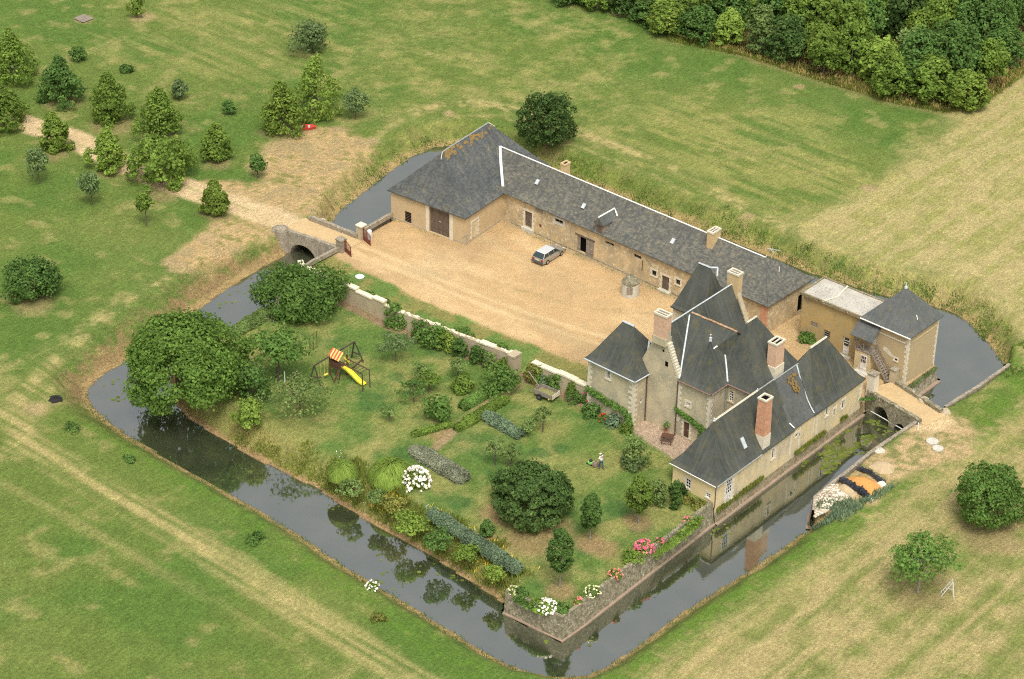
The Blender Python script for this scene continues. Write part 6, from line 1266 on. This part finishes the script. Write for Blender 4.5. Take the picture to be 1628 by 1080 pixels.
# ------------------------------------------------------------ the car
def car():
    t = thing('estate_car', 'silver estate car with a whitish reflection painted into its roof, parked in the sandy courtyard', 'car', (8.85, 4.05, 0), rotz=R(2))
    # local: +y forward, length 4.15, width 1.64
    secs = [(-2.07,.42,.62,.70),(-2.02,.30,.86,.76),(-1.7,.26,.93,.80),(-.8,.25,.92,.82),(.3,.25,.90,.82),(.9,.25,.86,.81),(1.5,.27,.76,.79),(1.95,.32,.66,.72),(2.08,.40,.55,.62)]
    b = MB()
    def ring(y, z0, z1, hw): return [(-hw,y,z0),(hw,y,z0),(hw*1.02,y,(z0+z1)/2),(hw*.95,y,z1),(-hw*.95,y,z1),(-hw*1.02,y,(z0+z1)/2)]
    rs = [ring(*s) for s in secs]
    for a, c in zip(rs[:-1], rs[1:]):
        for i in range(6): b.poly(a[i], c[i], c[(i+1)%6], a[(i+1)%6])
    b.poly(*rs[0]); b.poly(*rs[-1][::-1])
    bo = b.build('body', M['car_paint'], t, world=False)
    g = MB(); z0, z1 = .90, 1.34
    lo = [(-.76,-1.98,.92),(.76,-1.98,.92),(.76,.98,.86),(-.76,.98,.86)]; hi = [(-.60,-1.50,1.35),(.60,-1.50,1.35),(.60,.28,1.36),(-.60,.28,1.36)]
    for i in range(4): j = (i+1)%4; g.poly(lo[i], lo[j], hi[j], hi[i])
    g.build('windows', M['car_glass'], t, world=False)
    r = MB(); r.hexa([(-.64,-1.56,1.345),(.64,-1.56,1.345),(.63,.30,1.355),(-.63,.30,1.355),(-.57,-1.48,1.40),(.57,-1.48,1.40),(.56,.20,1.41),(-.56,.20,1.41)]); r.build('roof', M['car_roof_sheen'], t, world=False)  # roof colour lighter than the body: whitish reflection put into the paint
    for s in (-1, 1):
        for (y0, zz0, y1, zz1) in ((-2.0,.92,-1.52,1.36),(.98,.87,.29,1.36),(-.95,.92,-.92,1.35),(-.02,.91,-.02,1.35)):
            p = MB(); p.bar((s*.77, y0, zz0), (s*.605, y1, zz1), .07, .05); p.build('pillar', M['car_paint'], t, world=False)
        m_ = MB(); m_.box(s*.83, s*.97, .72, .86, .84, .96); m_.build('mirror', M['bumper'], t, world=False)
        l = MB(); l.box(s*.50, s*.74, -2.09, -1.99, .60, .80); l.build('tail_light', M['tail'], t, world=False)
        l = MB(); l.box(s*.38, s*.62, 1.98, 2.09, .48, .62); l.build('headlight', M['lamp'], t, world=False)
        for y in (-1.25, 1.28):
            w_ = MB(); w_.tube([(s*.66,y,.29),(s*.84,y,.29)], .29, 16); w_o = w_.build('wheel', M['rubber'], t, world=False); h_ = MB(); h_.tube([(s*.835,y,.29),(s*.855,y,.29)], .17, 12); h_o = h_.build('hubcap', M['hub'], w_o, world=False)
    p = MB(); p.box(-.78,.78,-2.18,-2.04,.32,.56); p.build('bumper', M['bumper'], t, world=False); p = MB(); p.box(-.74,.74,2.03,2.16,.30,.50); p.build('bumper', M['bumper'], t, world=False)
    p = MB(); p.box(-.26,.26,-2.115,-2.085,.62,.74); p.build('number_plate', M['plate'], t, world=False)
    p = MB(); p.box(-.8,.8,.99,1.01,.865,.875); return t
car()

# ------------------------------------------------------------ the well
x, y = 20.55, 3.85
t = thing('stone_well', 'round stone well house with a mossy conical roof in the courtyard', 'well', (x, y, 0)); b = MB(); b.lathe((x,y,-.1), [(1.0,0),(.97,.8),(.96,1.55),(.98,1.62)], 20); b.build('drum', M['concrete'], t)
b = MB(); b.lathe((x,y,1.5), [(1.0,0),(1.02,.14),(.78,.40),(.45,.72),(.2,.9),(.16,1.05),(.02,1.1)], 14); rr = random.Random(3); b.V = [(v[0]+rr.uniform(-.06,.06), v[1]+rr.uniform(-.06,.06), v[2]+rr.uniform(-.04,.05)) for v in b.V]; b.build('stone_roof', M['moss_wall'], t)
fr = WFr((x+.3,y-1.0),(x+.95,y-.5)); b = MB(); lbox(b, fr, .0, .62, -.1, .07, .55, 1.35); b.build('door', M['wood_grey'], t)

# ------------------------------------------------------------ play frame
t = thing('play_frame', 'wooden children\'s play frame with a striped awning, yellow slide and swing beam', 'play frame', (8.5, -29, 0))
def pb_(name, m, *bars, w=.1):
    b = MB()
    for p, q in bars: b.bar(p, q, w)
    return b.build(name, M[m], t)
TX0, TX1, TY0, TY1 = 7.75, 9.05, -29.75, -28.55
for xx in (TX0, TX1):
    for yy in (TY0, TY1): b = MB(); b.bar((xx,yy,0),(xx,yy,2.35), .11); b.build('post', M['wood_brown'], t)
b = MB(); b.box(TX0, TX1, TY0, TY1, 1.15, 1.23); b.build('platform', M['wood_brown'], t)
for (p, q) in (((TX0,TY0),(TX1,TY0)),((TX0,TY0),(TX0,TY1)),):
    b = MB(); n = 8
    for i in range(n): fa, fb = i/n, (i+.9)/n; b.wbox((p[0]+(q[0]-p[0])*fa,p[1]+(q[1]-p[1])*fa),(p[0]+(q[0]-p[0])*fb,p[1]+(q[1]-p[1])*fb),.04,1.05,1.85)
    b.build('side_boards', M['wood_brown'], t)
b = MB()
mid = (TY0+TY1)/2
n = 8
for i in range(n):
    b.m = i % 2; u0, u1 = TX0-.12+(TX1-TX0+.24)*i/n, TX0-.12+(TX1-TX0+.24)*(i+1)/n
    for (ya, za, yb, zb) in ((TY0-.15,2.3,mid,3.0),(mid,3.0,TY1+.15,2.3)): b.poly((u0,ya,za),(u1,ya,za),(u1,yb,zb),(u0,yb,zb)); b.poly((u0,ya,za-.03),(u0,yb,zb-.03),(u1,yb,zb-.03),(u1,ya,za-.03))
b.build('awning', [M['stripe_red'], M['stripe_yellow']], t)
b = MB(); b.bar((7.95,-32.2,2.35),(7.85,TY0,2.35), .12); b.build('swing_beam', M['wood_dark'], t)
b = MB(); b.bar((7.85,TY1,2.35),(7.75,-26.1,2.35), .12); b.build('swing_beam', M['wood_dark'], t)
for p, q in (((7.95,-32.2,2.4),(7.3,-32.35,0)),((7.95,-32.2,2.4),(8.5,-31.9,0)),((7.75,-26.1,2.4),(7.1,-25.9,0)),((7.75,-26.1,2.4),(8.6,-25.7,0)),((8.2,-32.1,1.0),(7.45,-32.3,1.0)),((7.3,-26,.9),(8.3,-25.9,.9))):
    b = MB(); b.bar(p, q, .11); b.build('leg', M['wood_dark'], t)
for yv_ in (-31.4, -30.5, -27.3):
    b = MB()
    for d in (-.2,.2): b.tube([(7.9,yv_+d,2.32),(7.9,yv_+d,.5)], .015, 4)
    s_ = b.build('swing', M['stripe_yellow'], t); k = MB(); k.box(7.8,8.0,yv_-.25,yv_+.25,.45,.5); subpart(k, 'swing_seat', M['wood_dark'] if yv_ < -31 else M['slide'], s_, t)
b = MB(); pts = [(9.05,-29.1,1.25),(9.6,-29.08,1.15),(10.4,-29.0,.72),(11.1,-28.95,.3),(11.55,-28.9,.18),(11.8,-28.88,.17)]
for a, c in zip(pts[:-1], pts[1:]):
    for o0, o1, h0 in ((-.24,.24,0),(-.28,-.22,.13),(.22,.28,.13)): b.hexa([(a[0],a[1]+o0,a[2]-.04),(c[0],c[1]+o0,c[2]-.04),(c[0],c[1]+o1,c[2]-.04),(a[0],a[1]+o1,a[2]-.04),(a[0],a[1]+o0,a[2]+.01+h0),(c[0],c[1]+o0,c[2]+.01+h0),(c[0],c[1]+o1,c[2]+.01+h0),(a[0],a[1]+o1,a[2]+.01+h0)])
b.build('slide', M['slide'], t)
for y0 in (-29.75, -28.7):
    b = MB(); b.bar((9.05,y0,2.1),(12.3,y0+.05,2.0), .09); b.build('rail_beam', M['wood_brown'], t); b = MB(); b.bar((12.3,y0+.05,2.0),(12.45,y0-.05,0), .1); b.build('leg', M['wood_dark'], t)
for i in range(7): b = MB(); b.bar((9.4+.45*i,-29.75,2.08),(9.4+.45*i,-28.7,2.08), .045); b.build('rung', M['wood_dark'], t)
for p, q in (((9.05,-28.55,.3),(8.3,-25.7,.15)),((7.75,-29.7,.25),(9.2,-30.6,.1)),((9.0,-30.5,0),(9.05,-29.75,1.2)),((9.5,-30.4,0),(9.1,-29.75,1.2))): b = MB(); b.bar(p, q, .09); b.build('brace', M['wood_brown'], t)
b = MB(); b.bar((8.9,-28.9,2.35),(9.25,-28.4,1.5), .3, .1); b.build('banner', M['slide'], t)

# ------------------------------------------------------------ cart, mower, man
def box_parts(t, spec):
    for nm, m, bx_ in spec: b = MB(); b.box(*bx_); b.build(nm, M[m], t, world=False)
t = thing('garden_cart', 'old two-wheeled wooden cart full of grass clippings, its drawbar raised', 'cart', (27.1, -18.2, 0), rotz=R(4))
box_parts(t, [('bed','wood_grey',(-1.1,1.1,-.62,.62,.50,.58))])
for nm, bx_ in (('side_board',(-1.12,1.12,-.66,-.60,.45,.95)),('side_board',(-1.12,1.12,.60,.66,.45,.95)),('side_board',(-1.16,-1.10,-.6,.6,.5,.95))): b = MB(); b.box(*bx_); b.build(nm, M['wood_grey'], t, world=False)
b = MB(); [b.box(1.10,1.15,-.66,.66,z,z+.12) for z in (.48,.66,.84)]; [b.box(1.09,1.14,y,y+.07,.45,1.0) for y in (-.66,.59)]; b.build('tailgate', M['stone_white'], t, world=False)
b = MB(); b.lathe((0,0,.58), [(.85,0),(.8,.14),(.4,.24),(.02,.27)], 10); b.V = [(v[0]*1.2, v[1]*.66, v[2]) for v in b.V]; b.build('grass_clippings', mat('cut_grass',(.18,.20,.07),(.28,.24,.10),None,6,bump=1), t, world=False)
for s in (-1,1): b = MB(); b.tube([(-.35,s*.72,.33),(-.35,s*.90,.33)], .33, 14); w_ = b.build('wheel', M['rubber'], t, world=False); b = MB(); b.tube([(-.35,s*.895,.33),(-.35,s*.915,.33)], .17, 10); b.build('hub', M['bumper'], w_, world=False)
b = MB(); b.bar((-1.1,.35,.6),(-2.9,.7,1.75), .09); b.build('drawbar', M['wood_grey'], t, world=False); b = MB(); b.bar((-1.1,-.3,.55),(-2.0,-.35,.3), .07); b.build('prop', M['wood_grey'], t, world=False)
b = MB(); b.tube([(.72,-.70,.42),(.72,-.68,.42)], .10, 10); b.build('lamp', M['slide'], t, world=False)

t = thing('lawn_mower', 'green and black lawn mower with a grass bag on the lawn', 'lawn mower', (38.0, -24.45, 0))
b = MB(); b.hexa([(-.42,-.25,.1),(.22,-.25,.1),(.22,.25,.1),(-.42,.25,.1),(-.36,-.2,.3),(.2,-.22,.32),(.2,.22,.32),(-.36,.2,.3)]); b.build('deck', M['mower_green'], t, world=False)
b = MB(); b.lathe((-.12,0,.30), [(.17,0),(.18,.12),(.12,.22),(.05,.24)], 12); b.build('engine', M['mower_black'], t, world=False)
b = MB(); b.hexa([(.22,-.24,.08),(.68,-.22,.10),(.68,.22,.10),(.22,.24,.08),(.2,-.22,.42),(.64,-.2,.40),(.64,.2,.40),(.2,.22,.42)]); b.build('grass_bag', M['bag'], t, world=False)
for xx in (-.34,.16):
    for s in (-1,1): b = MB(); b.tube([(xx,s*.26,.11),(xx,s*.31,.11)], .11, 10); b.build('wheel', M['mower_black'], t, world=False)
b = MB(); b.tube([(.18,-.2,.3),(.82,-.2,.92)], .014, 5); b.tube([(.18,.2,.3),(.82,.2,.92)], .014, 5); b.tube([(.82,-.2,.92),(.82,.2,.92)], .016, 5); b.build('handle', M['mower_black'], t, world=False)

def skin(name, verts, edges, radii, m, parent, sub=2, root=0):
    me = bpy.data.meshes.new(name); me.from_pydata(verts, edges, []); o = bpy.data.objects.new(name, me); COL.objects.link(o)
    sk_ = o.modifiers.new('s', 'SKIN'); sb = o.modifiers.new('u', 'SUBSURF'); sb.levels = sub; sb.render_levels = sub
    for i, r_ in enumerate(radii): me.skin_vertices[0].data[i].radius = r_ if isinstance(r_, tuple) else (r_, r_)
    me.skin_vertices[0].data[root].use_root = True; dg = bpy.context.evaluated_depsgraph_get(); ev = o.evaluated_get(dg); nm = bpy.data.meshes.new_from_object(ev)
    bpy.data.objects.remove(o); nm.materials.clear(); nm.materials.append(m); nm.polygons.foreach_set('use_smooth', [True]*len(nm.polygons)); q = bpy.data.objects.new(name, nm); COL.objects.link(q); q.parent = parent; return q
# the man walks towards -x, both hands on the mower's handle; his feet on the lawn
man = thing('person', 'man in a white shirt, blue jeans and pale cap pushing the lawn mower', 'person', (39.15, -24.45, 0))
Vb = [(0,0,.98),(-.02,0,1.16),(-.05,0,1.36),(-.07,0,1.50),(-.09,0,1.60),(-.10,0,1.70),
      (-.05,-.19,1.44),(-.12,-.25,1.18),(-.28,-.20,.97),(-.05,.19,1.44),(-.12,.25,1.18),(-.28,.20,.97),
      (-.01,-.10,.93),(-.14,-.11,.52),(-.16,-.11,.09),(-.30,-.11,.04),(.01,.10,.93),(.08,.11,.52),(.26,.11,.12),(.16,.11,.04)]
Eb = [(0,1),(1,2),(2,3),(3,4),(4,5),(2,6),(6,7),(7,8),(2,9),(9,10),(10,11),(0,12),(12,13),(13,14),(14,15),(0,16),(16,17),(17,18),(18,19)]
Rb = [(.14,.11),(.13,.10),(.17,.11),(.06,.06),(.085,.085),(.075,.08),.06,.042,.028,.06,.042,.028,.085,.062,.04,.04,.085,.062,.04,.04]
skin('body', Vb, Eb, Rb, M['skin'], man)
Vs = [(0,0,.96),(-.02,0,1.15),(-.05,0,1.36),(-.065,0,1.47),(-.05,-.20,1.43),(-.11,-.25,1.22),(-.05,.20,1.43),(-.11,.25,1.22)]
skin('shirt', Vs, [(0,1),(1,2),(2,3),(2,4),(4,5),(2,6),(6,7)], [(.175,.145),(.16,.13),(.20,.14),(.08,.08),.095,.075,.095,.075], M['shirt'], man)
Vj = [(0,0,.98),(-.01,-.10,.90),(-.14,-.11,.52),(-.165,-.11,.12),(.01,.10,.90),(.08,.11,.52),(.25,.11,.14)]
skin('jeans', Vj, [(0,1),(1,2),(2,3),(0,4),(4,5),(5,6)], [(.15,.13),.105,.08,.065,.105,.08,.065], M['jeans'], man)
for s, (x0, z0) in ((-1,(-.16,.0)),(1,(.24,.02))): b = MB(); b.hexa([(x0-.20,s*.11-.05,z0),(x0+.08,s*.11-.05,z0),(x0+.08,s*.11+.05,z0),(x0-.20,s*.11+.05,z0),(x0-.16,s*.11-.04,z0+.06),(x0+.06,s*.11-.04,z0+.10),(x0+.06,s*.11+.04,z0+.10),(x0-.16,s*.11+.04,z0+.06)]); b.build('shoe', M['shoe'], man, world=False)
for s in (-1,1):
    b = MB(); hx, hy, hz = -.30, s*.20, .955; b.hexa([(hx-.05,hy-.045,hz-.02),(hx+.04,hy-.04,hz-.02),(hx+.04,hy+.04,hz-.02),(hx-.05,hy+.045,hz-.02),(hx-.05,hy-.04,hz+.02),(hx+.04,hy-.035,hz+.025),(hx+.04,hy+.035,hz+.025),(hx-.05,hy+.04,hz+.02)])
    for i in range(4): yy = hy-.034+.0225*i; l_ = (.028,.034,.032,.024)[i]; b.tube([(hx-.04,yy,hz+.008),(hx-.04-l_,yy,hz+.004),(hx-.048-l_,yy,hz-.028),(hx-.028,yy,hz-.05)], [.010,.009,.008,.007], 5)
    b.tube([(hx,hy-s*.04,hz),(hx-.03,hy-s*.058,hz-.02),(hx-.05,hy-s*.045,hz-.045)], [.011,.010,.008], 5); b.build('hand', M['skin'], man, world=False)
b = MB(); b.lathe((-.10,0,1.615), [(.088,0),(.094,.04),(.092,.10),(.07,.15),(.02,.17)], 12); b.V = [((v[0]+.1)*1.12-.1+.02, v[1]*.92, v[2]) for v in b.V]; b.build('hair', M['hair'], man, world=False)
b = MB(); b.lathe((-.10,0,1.70), [(.105,0),(.108,.03),(.09,.09),(.05,.12),(.01,.125)], 14); b.hexa([(-.30,-.07,1.70),(-.16,-.085,1.70),(-.16,.085,1.70),(-.30,.07,1.70),(-.29,-.06,1.715),(-.16,-.085,1.725),(-.16,.085,1.725),(-.29,.06,1.715)]); b.build('cap', mat('cap_cream',(.72,.66,.52),rough=.8), man, world=False)
b = MB(); b.tube([(-.185,0,1.65),(-.215,0,1.63)], [.016,.012], 5); b.build('nose', M['skin'], man, world=False)
for s in (-1,1):
    b = MB(); b.tube([(-.10,s*.078,1.65),(-.10,s*.094,1.655)], [.022,.016], 6); b.build('ear', M['skin'], man, world=False); b = MB(); b.tube([(-.178,s*.03,1.672),(-.188,s*.03,1.672)], .009, 6); b.build('eye', M['dark'], man, world=False)
b = MB(); b.box(-.190,-.180,-.025,.025,1.600,1.606); b.build('mouth', M['iron'], man, world=False)

# ------------------------------------------------------------ small things
t = thing('picnic_table', 'small brown wooden picnic table on the gravel by the manor', 'table', (41.1,-16.4,0), rotz=R(25))
b = MB(); [b.box(-.62,.62,y,y+.14,.72,.76) for y in (-.37,-.22,-.07,.08,.23)]; b.build('tabletop', M['wood_brown'], t, world=False)
for y in (-.72,.58): b = MB(); b.box(-.62,.62,y,y+.16,.42,.46); b.build('bench', M['wood_brown'], t, world=False)
for xx in (-.45,.45):
    for s in (-1,1): b = MB(); b.bar((xx,s*.12,.72),(xx,s*.62,.0), .07); b.build('leg', M['wood_brown'], t, world=False)
    b = MB(); b.bar((xx,-.68,.40),(xx,.68,.40), .06); b.build('crosspiece', M['wood_brown'], t, world=False)
t = thing('garden_urn', 'dark urn on a pedestal with a small plant beside the drainpipe', 'urn', (39.95,-15.15,0)); b = MB(); b.lathe((39.95,-15.15,0), [(.22,0),(.2,.08),(.08,.14),(.07,.4),(.16,.5),(.24,.72),(.26,.78)], 12); b.build('pot', M['terracotta'], t)
me, C = crown_mesh('plant', G_['olive'], 77, .36, .4, .72, 'dome', 8, 40, .12, .5); put('plant', me, t)
def ladder(name, label, base, top, w, m='metal_pale', rungs=8, sub=None, stay=None):
    b = MB(); p, q = Vector(base), Vector(top); d = (q-p).normalized(); s = Vector(w); 
    t = thing(name, label, 'ladder', base)
    for k in (-1,1): b = MB(); b.bar(p+s*k/2, q+s*k*.4, .05); b.build('stile', M[m], t)
    b = MB(); [b.bar((p+s*.5).lerp(q+s*.4, (i+.5)/rungs), (p-s*.5).lerp(q-s*.4, (i+.5)/rungs), .04) for i in range(rungs)]; b.build('rungs', M[m], t)
    if stay is not None: b = MB(); r_ = Vector(stay); b.bar(q+s*.4, r_+s*.5, .04); b.bar(q-s*.4, r_-s*.5, .04); b.bar(q.lerp(r_,.5)+s*.45, q.lerp(r_,.5)-s*.45, .03); b.bar(p.lerp(q,.45), r_.lerp(q,.45), .03); b.build('support', M[m], t)
    return t
x, y = at(432,512); ladder('wooden_ladder','pale wooden ladder leaning into the walnut tree near the moat',(x,y,0),(x+.35,y+.9,3.0),(.38,.1,0),'wood_grey',9)
x, y = at(1496,945); x2, y2 = at(1516,950); ladder('stepladder','white stepladder standing open beside the spreading tree in the dry field',(x,y,0),((x+x2)/2+.25,(y+y2)/2+.2,1.75),(-.35,.45,0),'white',6,stay=(x2,y2,0))
# red boat on the bare ground
x, y = at(487,205); t = thing('toy_boat','faded red plastic rowing boat lying on the bare ground under the paired trees','boat',(x,y,0), rotz=R(45)); b = MB()
L_, Wd = 1.3, .55
def hull(s, zf, n=16): return [(math.cos(a)*L_*s*(1.0), math.sin(a)*Wd*s*(1-.25*max(0,math.cos(a))**2), zf) for a in [2*math.pi*i/n for i in range(n)]]
h0, h1, h2, h3 = hull(.8,.02), hull(1,.38), hull(.9,.38), hull(.72,.12)
for a, c in ((h0,h1),(h1,h2),(h2,h3)):
    for i in range(16): j = (i+1)%16; b.poly(a[i], a[j], c[j], c[i])
b.poly(*h3); b.build('hull', M['red_plastic'], t, world=False)
for xx in (-.5,.35): b = MB(); b.box(xx-.12,xx+.12,-.42,.42,.26,.31); b.build('seat', M['concrete'], t, world=False)
x, y = at(88,635); b = MB(); b.lathe((x,y,0), [(.72,.0),(.6,.09),(.3,.18),(.02,.22)], 22); rr = random.Random(8); b.V = [(v[0]+rr.uniform(-.15,.15), v[1]+rr.uniform(-.15,.15), v[2]*rr.uniform(.6,1.4)) for v in b.V]; obj1('ash_heap', b, M['ash'], 'black heap of ash from a bonfire in the left meadow', 'ash heap')
x, y = at(133,30); b = MB(); [b.box(x-1.0+.34*i, x-.70+.34*i, y-.9, y+.9, .02, .09+.01*(i%2)) for i in range(6)]; obj1('wooden_cover', b, M['wood_grey'], 'grey plank cover lying in the upper left meadow', 'cover')
x, y = at(572,441); b = MB(); b.lathe((x,y,.02), [(.5,0),(.52,.10),(.42,.16),(.1,.18)], 20); obj1('septic_lid', b, M['dish'], 'pale blue round lid in the grass strip behind the wall', 'lid')
x, y = at(1482,703); b = MB(); b.lathe((x,y,0), [(.62,0),(.62,.16),(.5,.20),(.1,.21)], 20); obj1('concrete_disc', b, M['concrete'], 'larger pale concrete disc beyond the east bridge', 'disc')
x, y = at(1491,714); b = MB(); b.lathe((x,y,0), [(.55,0),(.55,.14),(.45,.17),(.1,.18)], 20); obj1('concrete_disc', b, M['concrete'], 'smaller pale concrete disc nearer the field, beyond the east bridge', 'disc')
x, y = at(1459,684); b = MB(); b.tube([(x,y,0),(x,y,.85)], .07, 8); obj1('marker_post', b, M['white'], 'short white post behind the quay at the east bridge', 'post')
x, y = at(453,611); b = MB(); b.tube([(x,y,0),(x,y,1.5)], .06, 8); obj1('marker_post', b, M['white'], 'tall white post in front of the open leafy tree', 'post')
x, y = at(462,606); b = MB(); b.bar((x,y,0),(x+.1,y+.9,1.0), .07); b.bar((x+.1,y+.9,1.0),(x+.2,y+1.0,0), .07); b.bar((x+.05,y+.45,.5),(x+.15,y+.95,.5), .06); obj1('trestle', b, M['wood_grey'], 'pale wooden trestle leaning beside the tall white post', 'trestle')
x, y = at(493,562); x2, y2 = at(500,556); b = MB(); [b.tube([(x+(x2-x)*f*1.6, y+(y2-y)*f*1.6, 0), (x+(x2-x)*f*1.6, y+(y2-y)*f*1.6, 2.0)], .035, 5) for f in (0,.5,1)]; b.tube([(x,y,2.0),(x+(x2-x)*1.6,y+(y2-y)*1.6,2.0)], .03, 5); obj1('trellis_frame', b, M['wood_brown'], 'thin brown trellis frame standing behind the swing frame', 'frame')

# heaps by the quay
def heap(name, pts, h, m, label, seed, z=0.0, cat='heap'):
    P = [Vector((*at(*p), z)) for p in pts]; c = sum(P, Vector())/len(P); n = len(P); rr = random.Random(seed); b = MB(); rings = []
    for f, g in ((0,0),(.18,.35),(.42,.72),(.7,.94)): rings.append([(P[i].x+(c.x-P[i].x)*f+rr.uniform(-.06,.06), P[i].y+(c.y-P[i].y)*f+rr.uniform(-.06,.06), z-.03+h*g*(1+rr.uniform(-.12,.12))) for i in range(n)])
    for a, d in zip(rings[:-1], rings[1:]):
        for i in range(n): j = (i+1)%n; b.poly(a[i], a[j], d[j], d[i])
    for i in range(n): b.poly(rings[-1][i], rings[-1][(i+1)%n], (c.x, c.y, z+h))
    if sum((P[i].x*P[(i+1)%n].y-P[(i+1)%n].x*P[i].y) for i in range(n)) < 0: b.F = [f[::-1] for f in b.F]
    return obj1(name, b, M[m], label, cat, smooth=True)
heap('sand_heap', [(1342,766),(1350,757),(1372,757),(1398,768),(1406,780),(1400,788),(1382,788),(1362,780)], .55, 'orange_sand', 'heap of orange sand between strips of black plastic', 5, cat='sand heap')
heap('sand_heap', [(1328,776),(1338,769),(1352,775),(1364,786),(1352,793),(1338,787)], .5, 'grey_sand', 'small heap of pale sand between the stones and the plastic', 6, cat='sand heap')
heap('sand_heap', [(1380,742),(1392,733),(1412,733),(1424,742),(1420,753),(1400,755)], .45, 'grey_sand', 'low heap of pale earth on the bridge side of the orange sand', 7, cat='sand heap')
def tarp(pts, label, w=.45, seed=1):
    rr = random.Random(seed); b = MB(); P = [Vector((*at(*p), .12)) for p in pts]
    for a, c in zip(P[:-1], P[1:]):
        n = 7
        for i in range(n):
            s = a.lerp(c, i/n); e = a.lerp(c, (i+1.1)/n); o = Vector((rr.uniform(-.08,.08), rr.uniform(-.08,.08), rr.uniform(.0,.16))); b.tube([s+o, (s+e)/2+Vector((0,0,rr.uniform(.02,.14)))+o, e+o*.5], [w*.35*rr.uniform(.7,1.2), w*.5*rr.uniform(.7,1.2), w*.3], 6)
    b.V = [(v[0], v[1], max(v[2], .01)) for v in b.V]; return obj1('plastic_sheet', b, M['tarp'], label, 'plastic sheet')
tarp([(1338,765),(1350,775),(1368,783),(1377,792)], 'crumpled black plastic sheet on the stone side of the orange sand', .8, 3); tarp([(1364,747),(1384,755),(1404,770)], 'crumpled black plastic sheet on the bridge side of the orange sand', .6, 4)
b = MB(); x, y = at(1402,772); b.hexa([(x-.5,y-.3,.05),(x+.3,y-.3,.05),(x+.5,y+.2,.05),(x-.2,y+.3,.05),(x-.3,y-.2,.4),(x+.1,y-.2,.5),(x+.2,y+.1,.45),(x-.1,y+.2,.4)]); obj1('cement_bag', b, M['white'], 'white sack at the corner of the orange sand heap', 'sack')
x, y = at(1377,790); x2, y2 = at(1388,797); b = MB(); b.bar((x,y,.2),(x2,y2,.08), .22, .06); obj1('white_board', b, M['white'], 'short white board at the end of the black plastic', 'board')
r9 = np.random.default_rng(5); q = [at(*p) for p in ((1296,796),(1312,778),(1324,768),(1345,783),(1352,793),(1330,800),(1312,815),(1296,822))]; P = []
while len(P) < 620:
    a = np.array([r9.uniform(min(v[0] for v in q), max(v[0] for v in q)), r9.uniform(min(v[1] for v in q), max(v[1] for v in q))])
    if inside(np.array([a[0]]), np.array([a[1]]), q)[0]: P.append(a)
V = []; F = []; cz = np.mean(P, 0)
for i, a in enumerate(P):
    s = .06+.12*r9.random()**1.5; zc = .05+.35*max(0,1-np.hypot(*(a-cz))/2.2)*r9.random()
    bb = np.array([(-1,-1,-1),(1,-1,-1),(1,1,-1),(-1,1,-1),(-1,-1,1),(1,-1,1),(1,1,1),(-1,1,1)])*s*(.7+.5*r9.random((8,3))); an = r9.random()*3; ro = np.array([[math.cos(an),-math.sin(an),0],[math.sin(an),math.cos(an),0],[0,0,.7]]); V.append(bb@ro.T+np.array([a[0],a[1],zc]))
    F += [[8*i+k for k in f] for f in ((3,2,1,0),(4,5,6,7),(0,1,5,4),(1,2,6,5),(2,3,7,6),(3,0,4,7))]
V = np.concatenate(V); c = np.array([cz[0], cz[1], 0]); o = bpy.data.objects.new('stone_heap', np_mesh('stone_heap', V-c, np.array(F), G_['stones'])); COL.objects.link(o); o.location = c; o['kind'] = 'stuff'; tag(o, 'heap of broken building stones at the corner of the quay', 'stone heap')
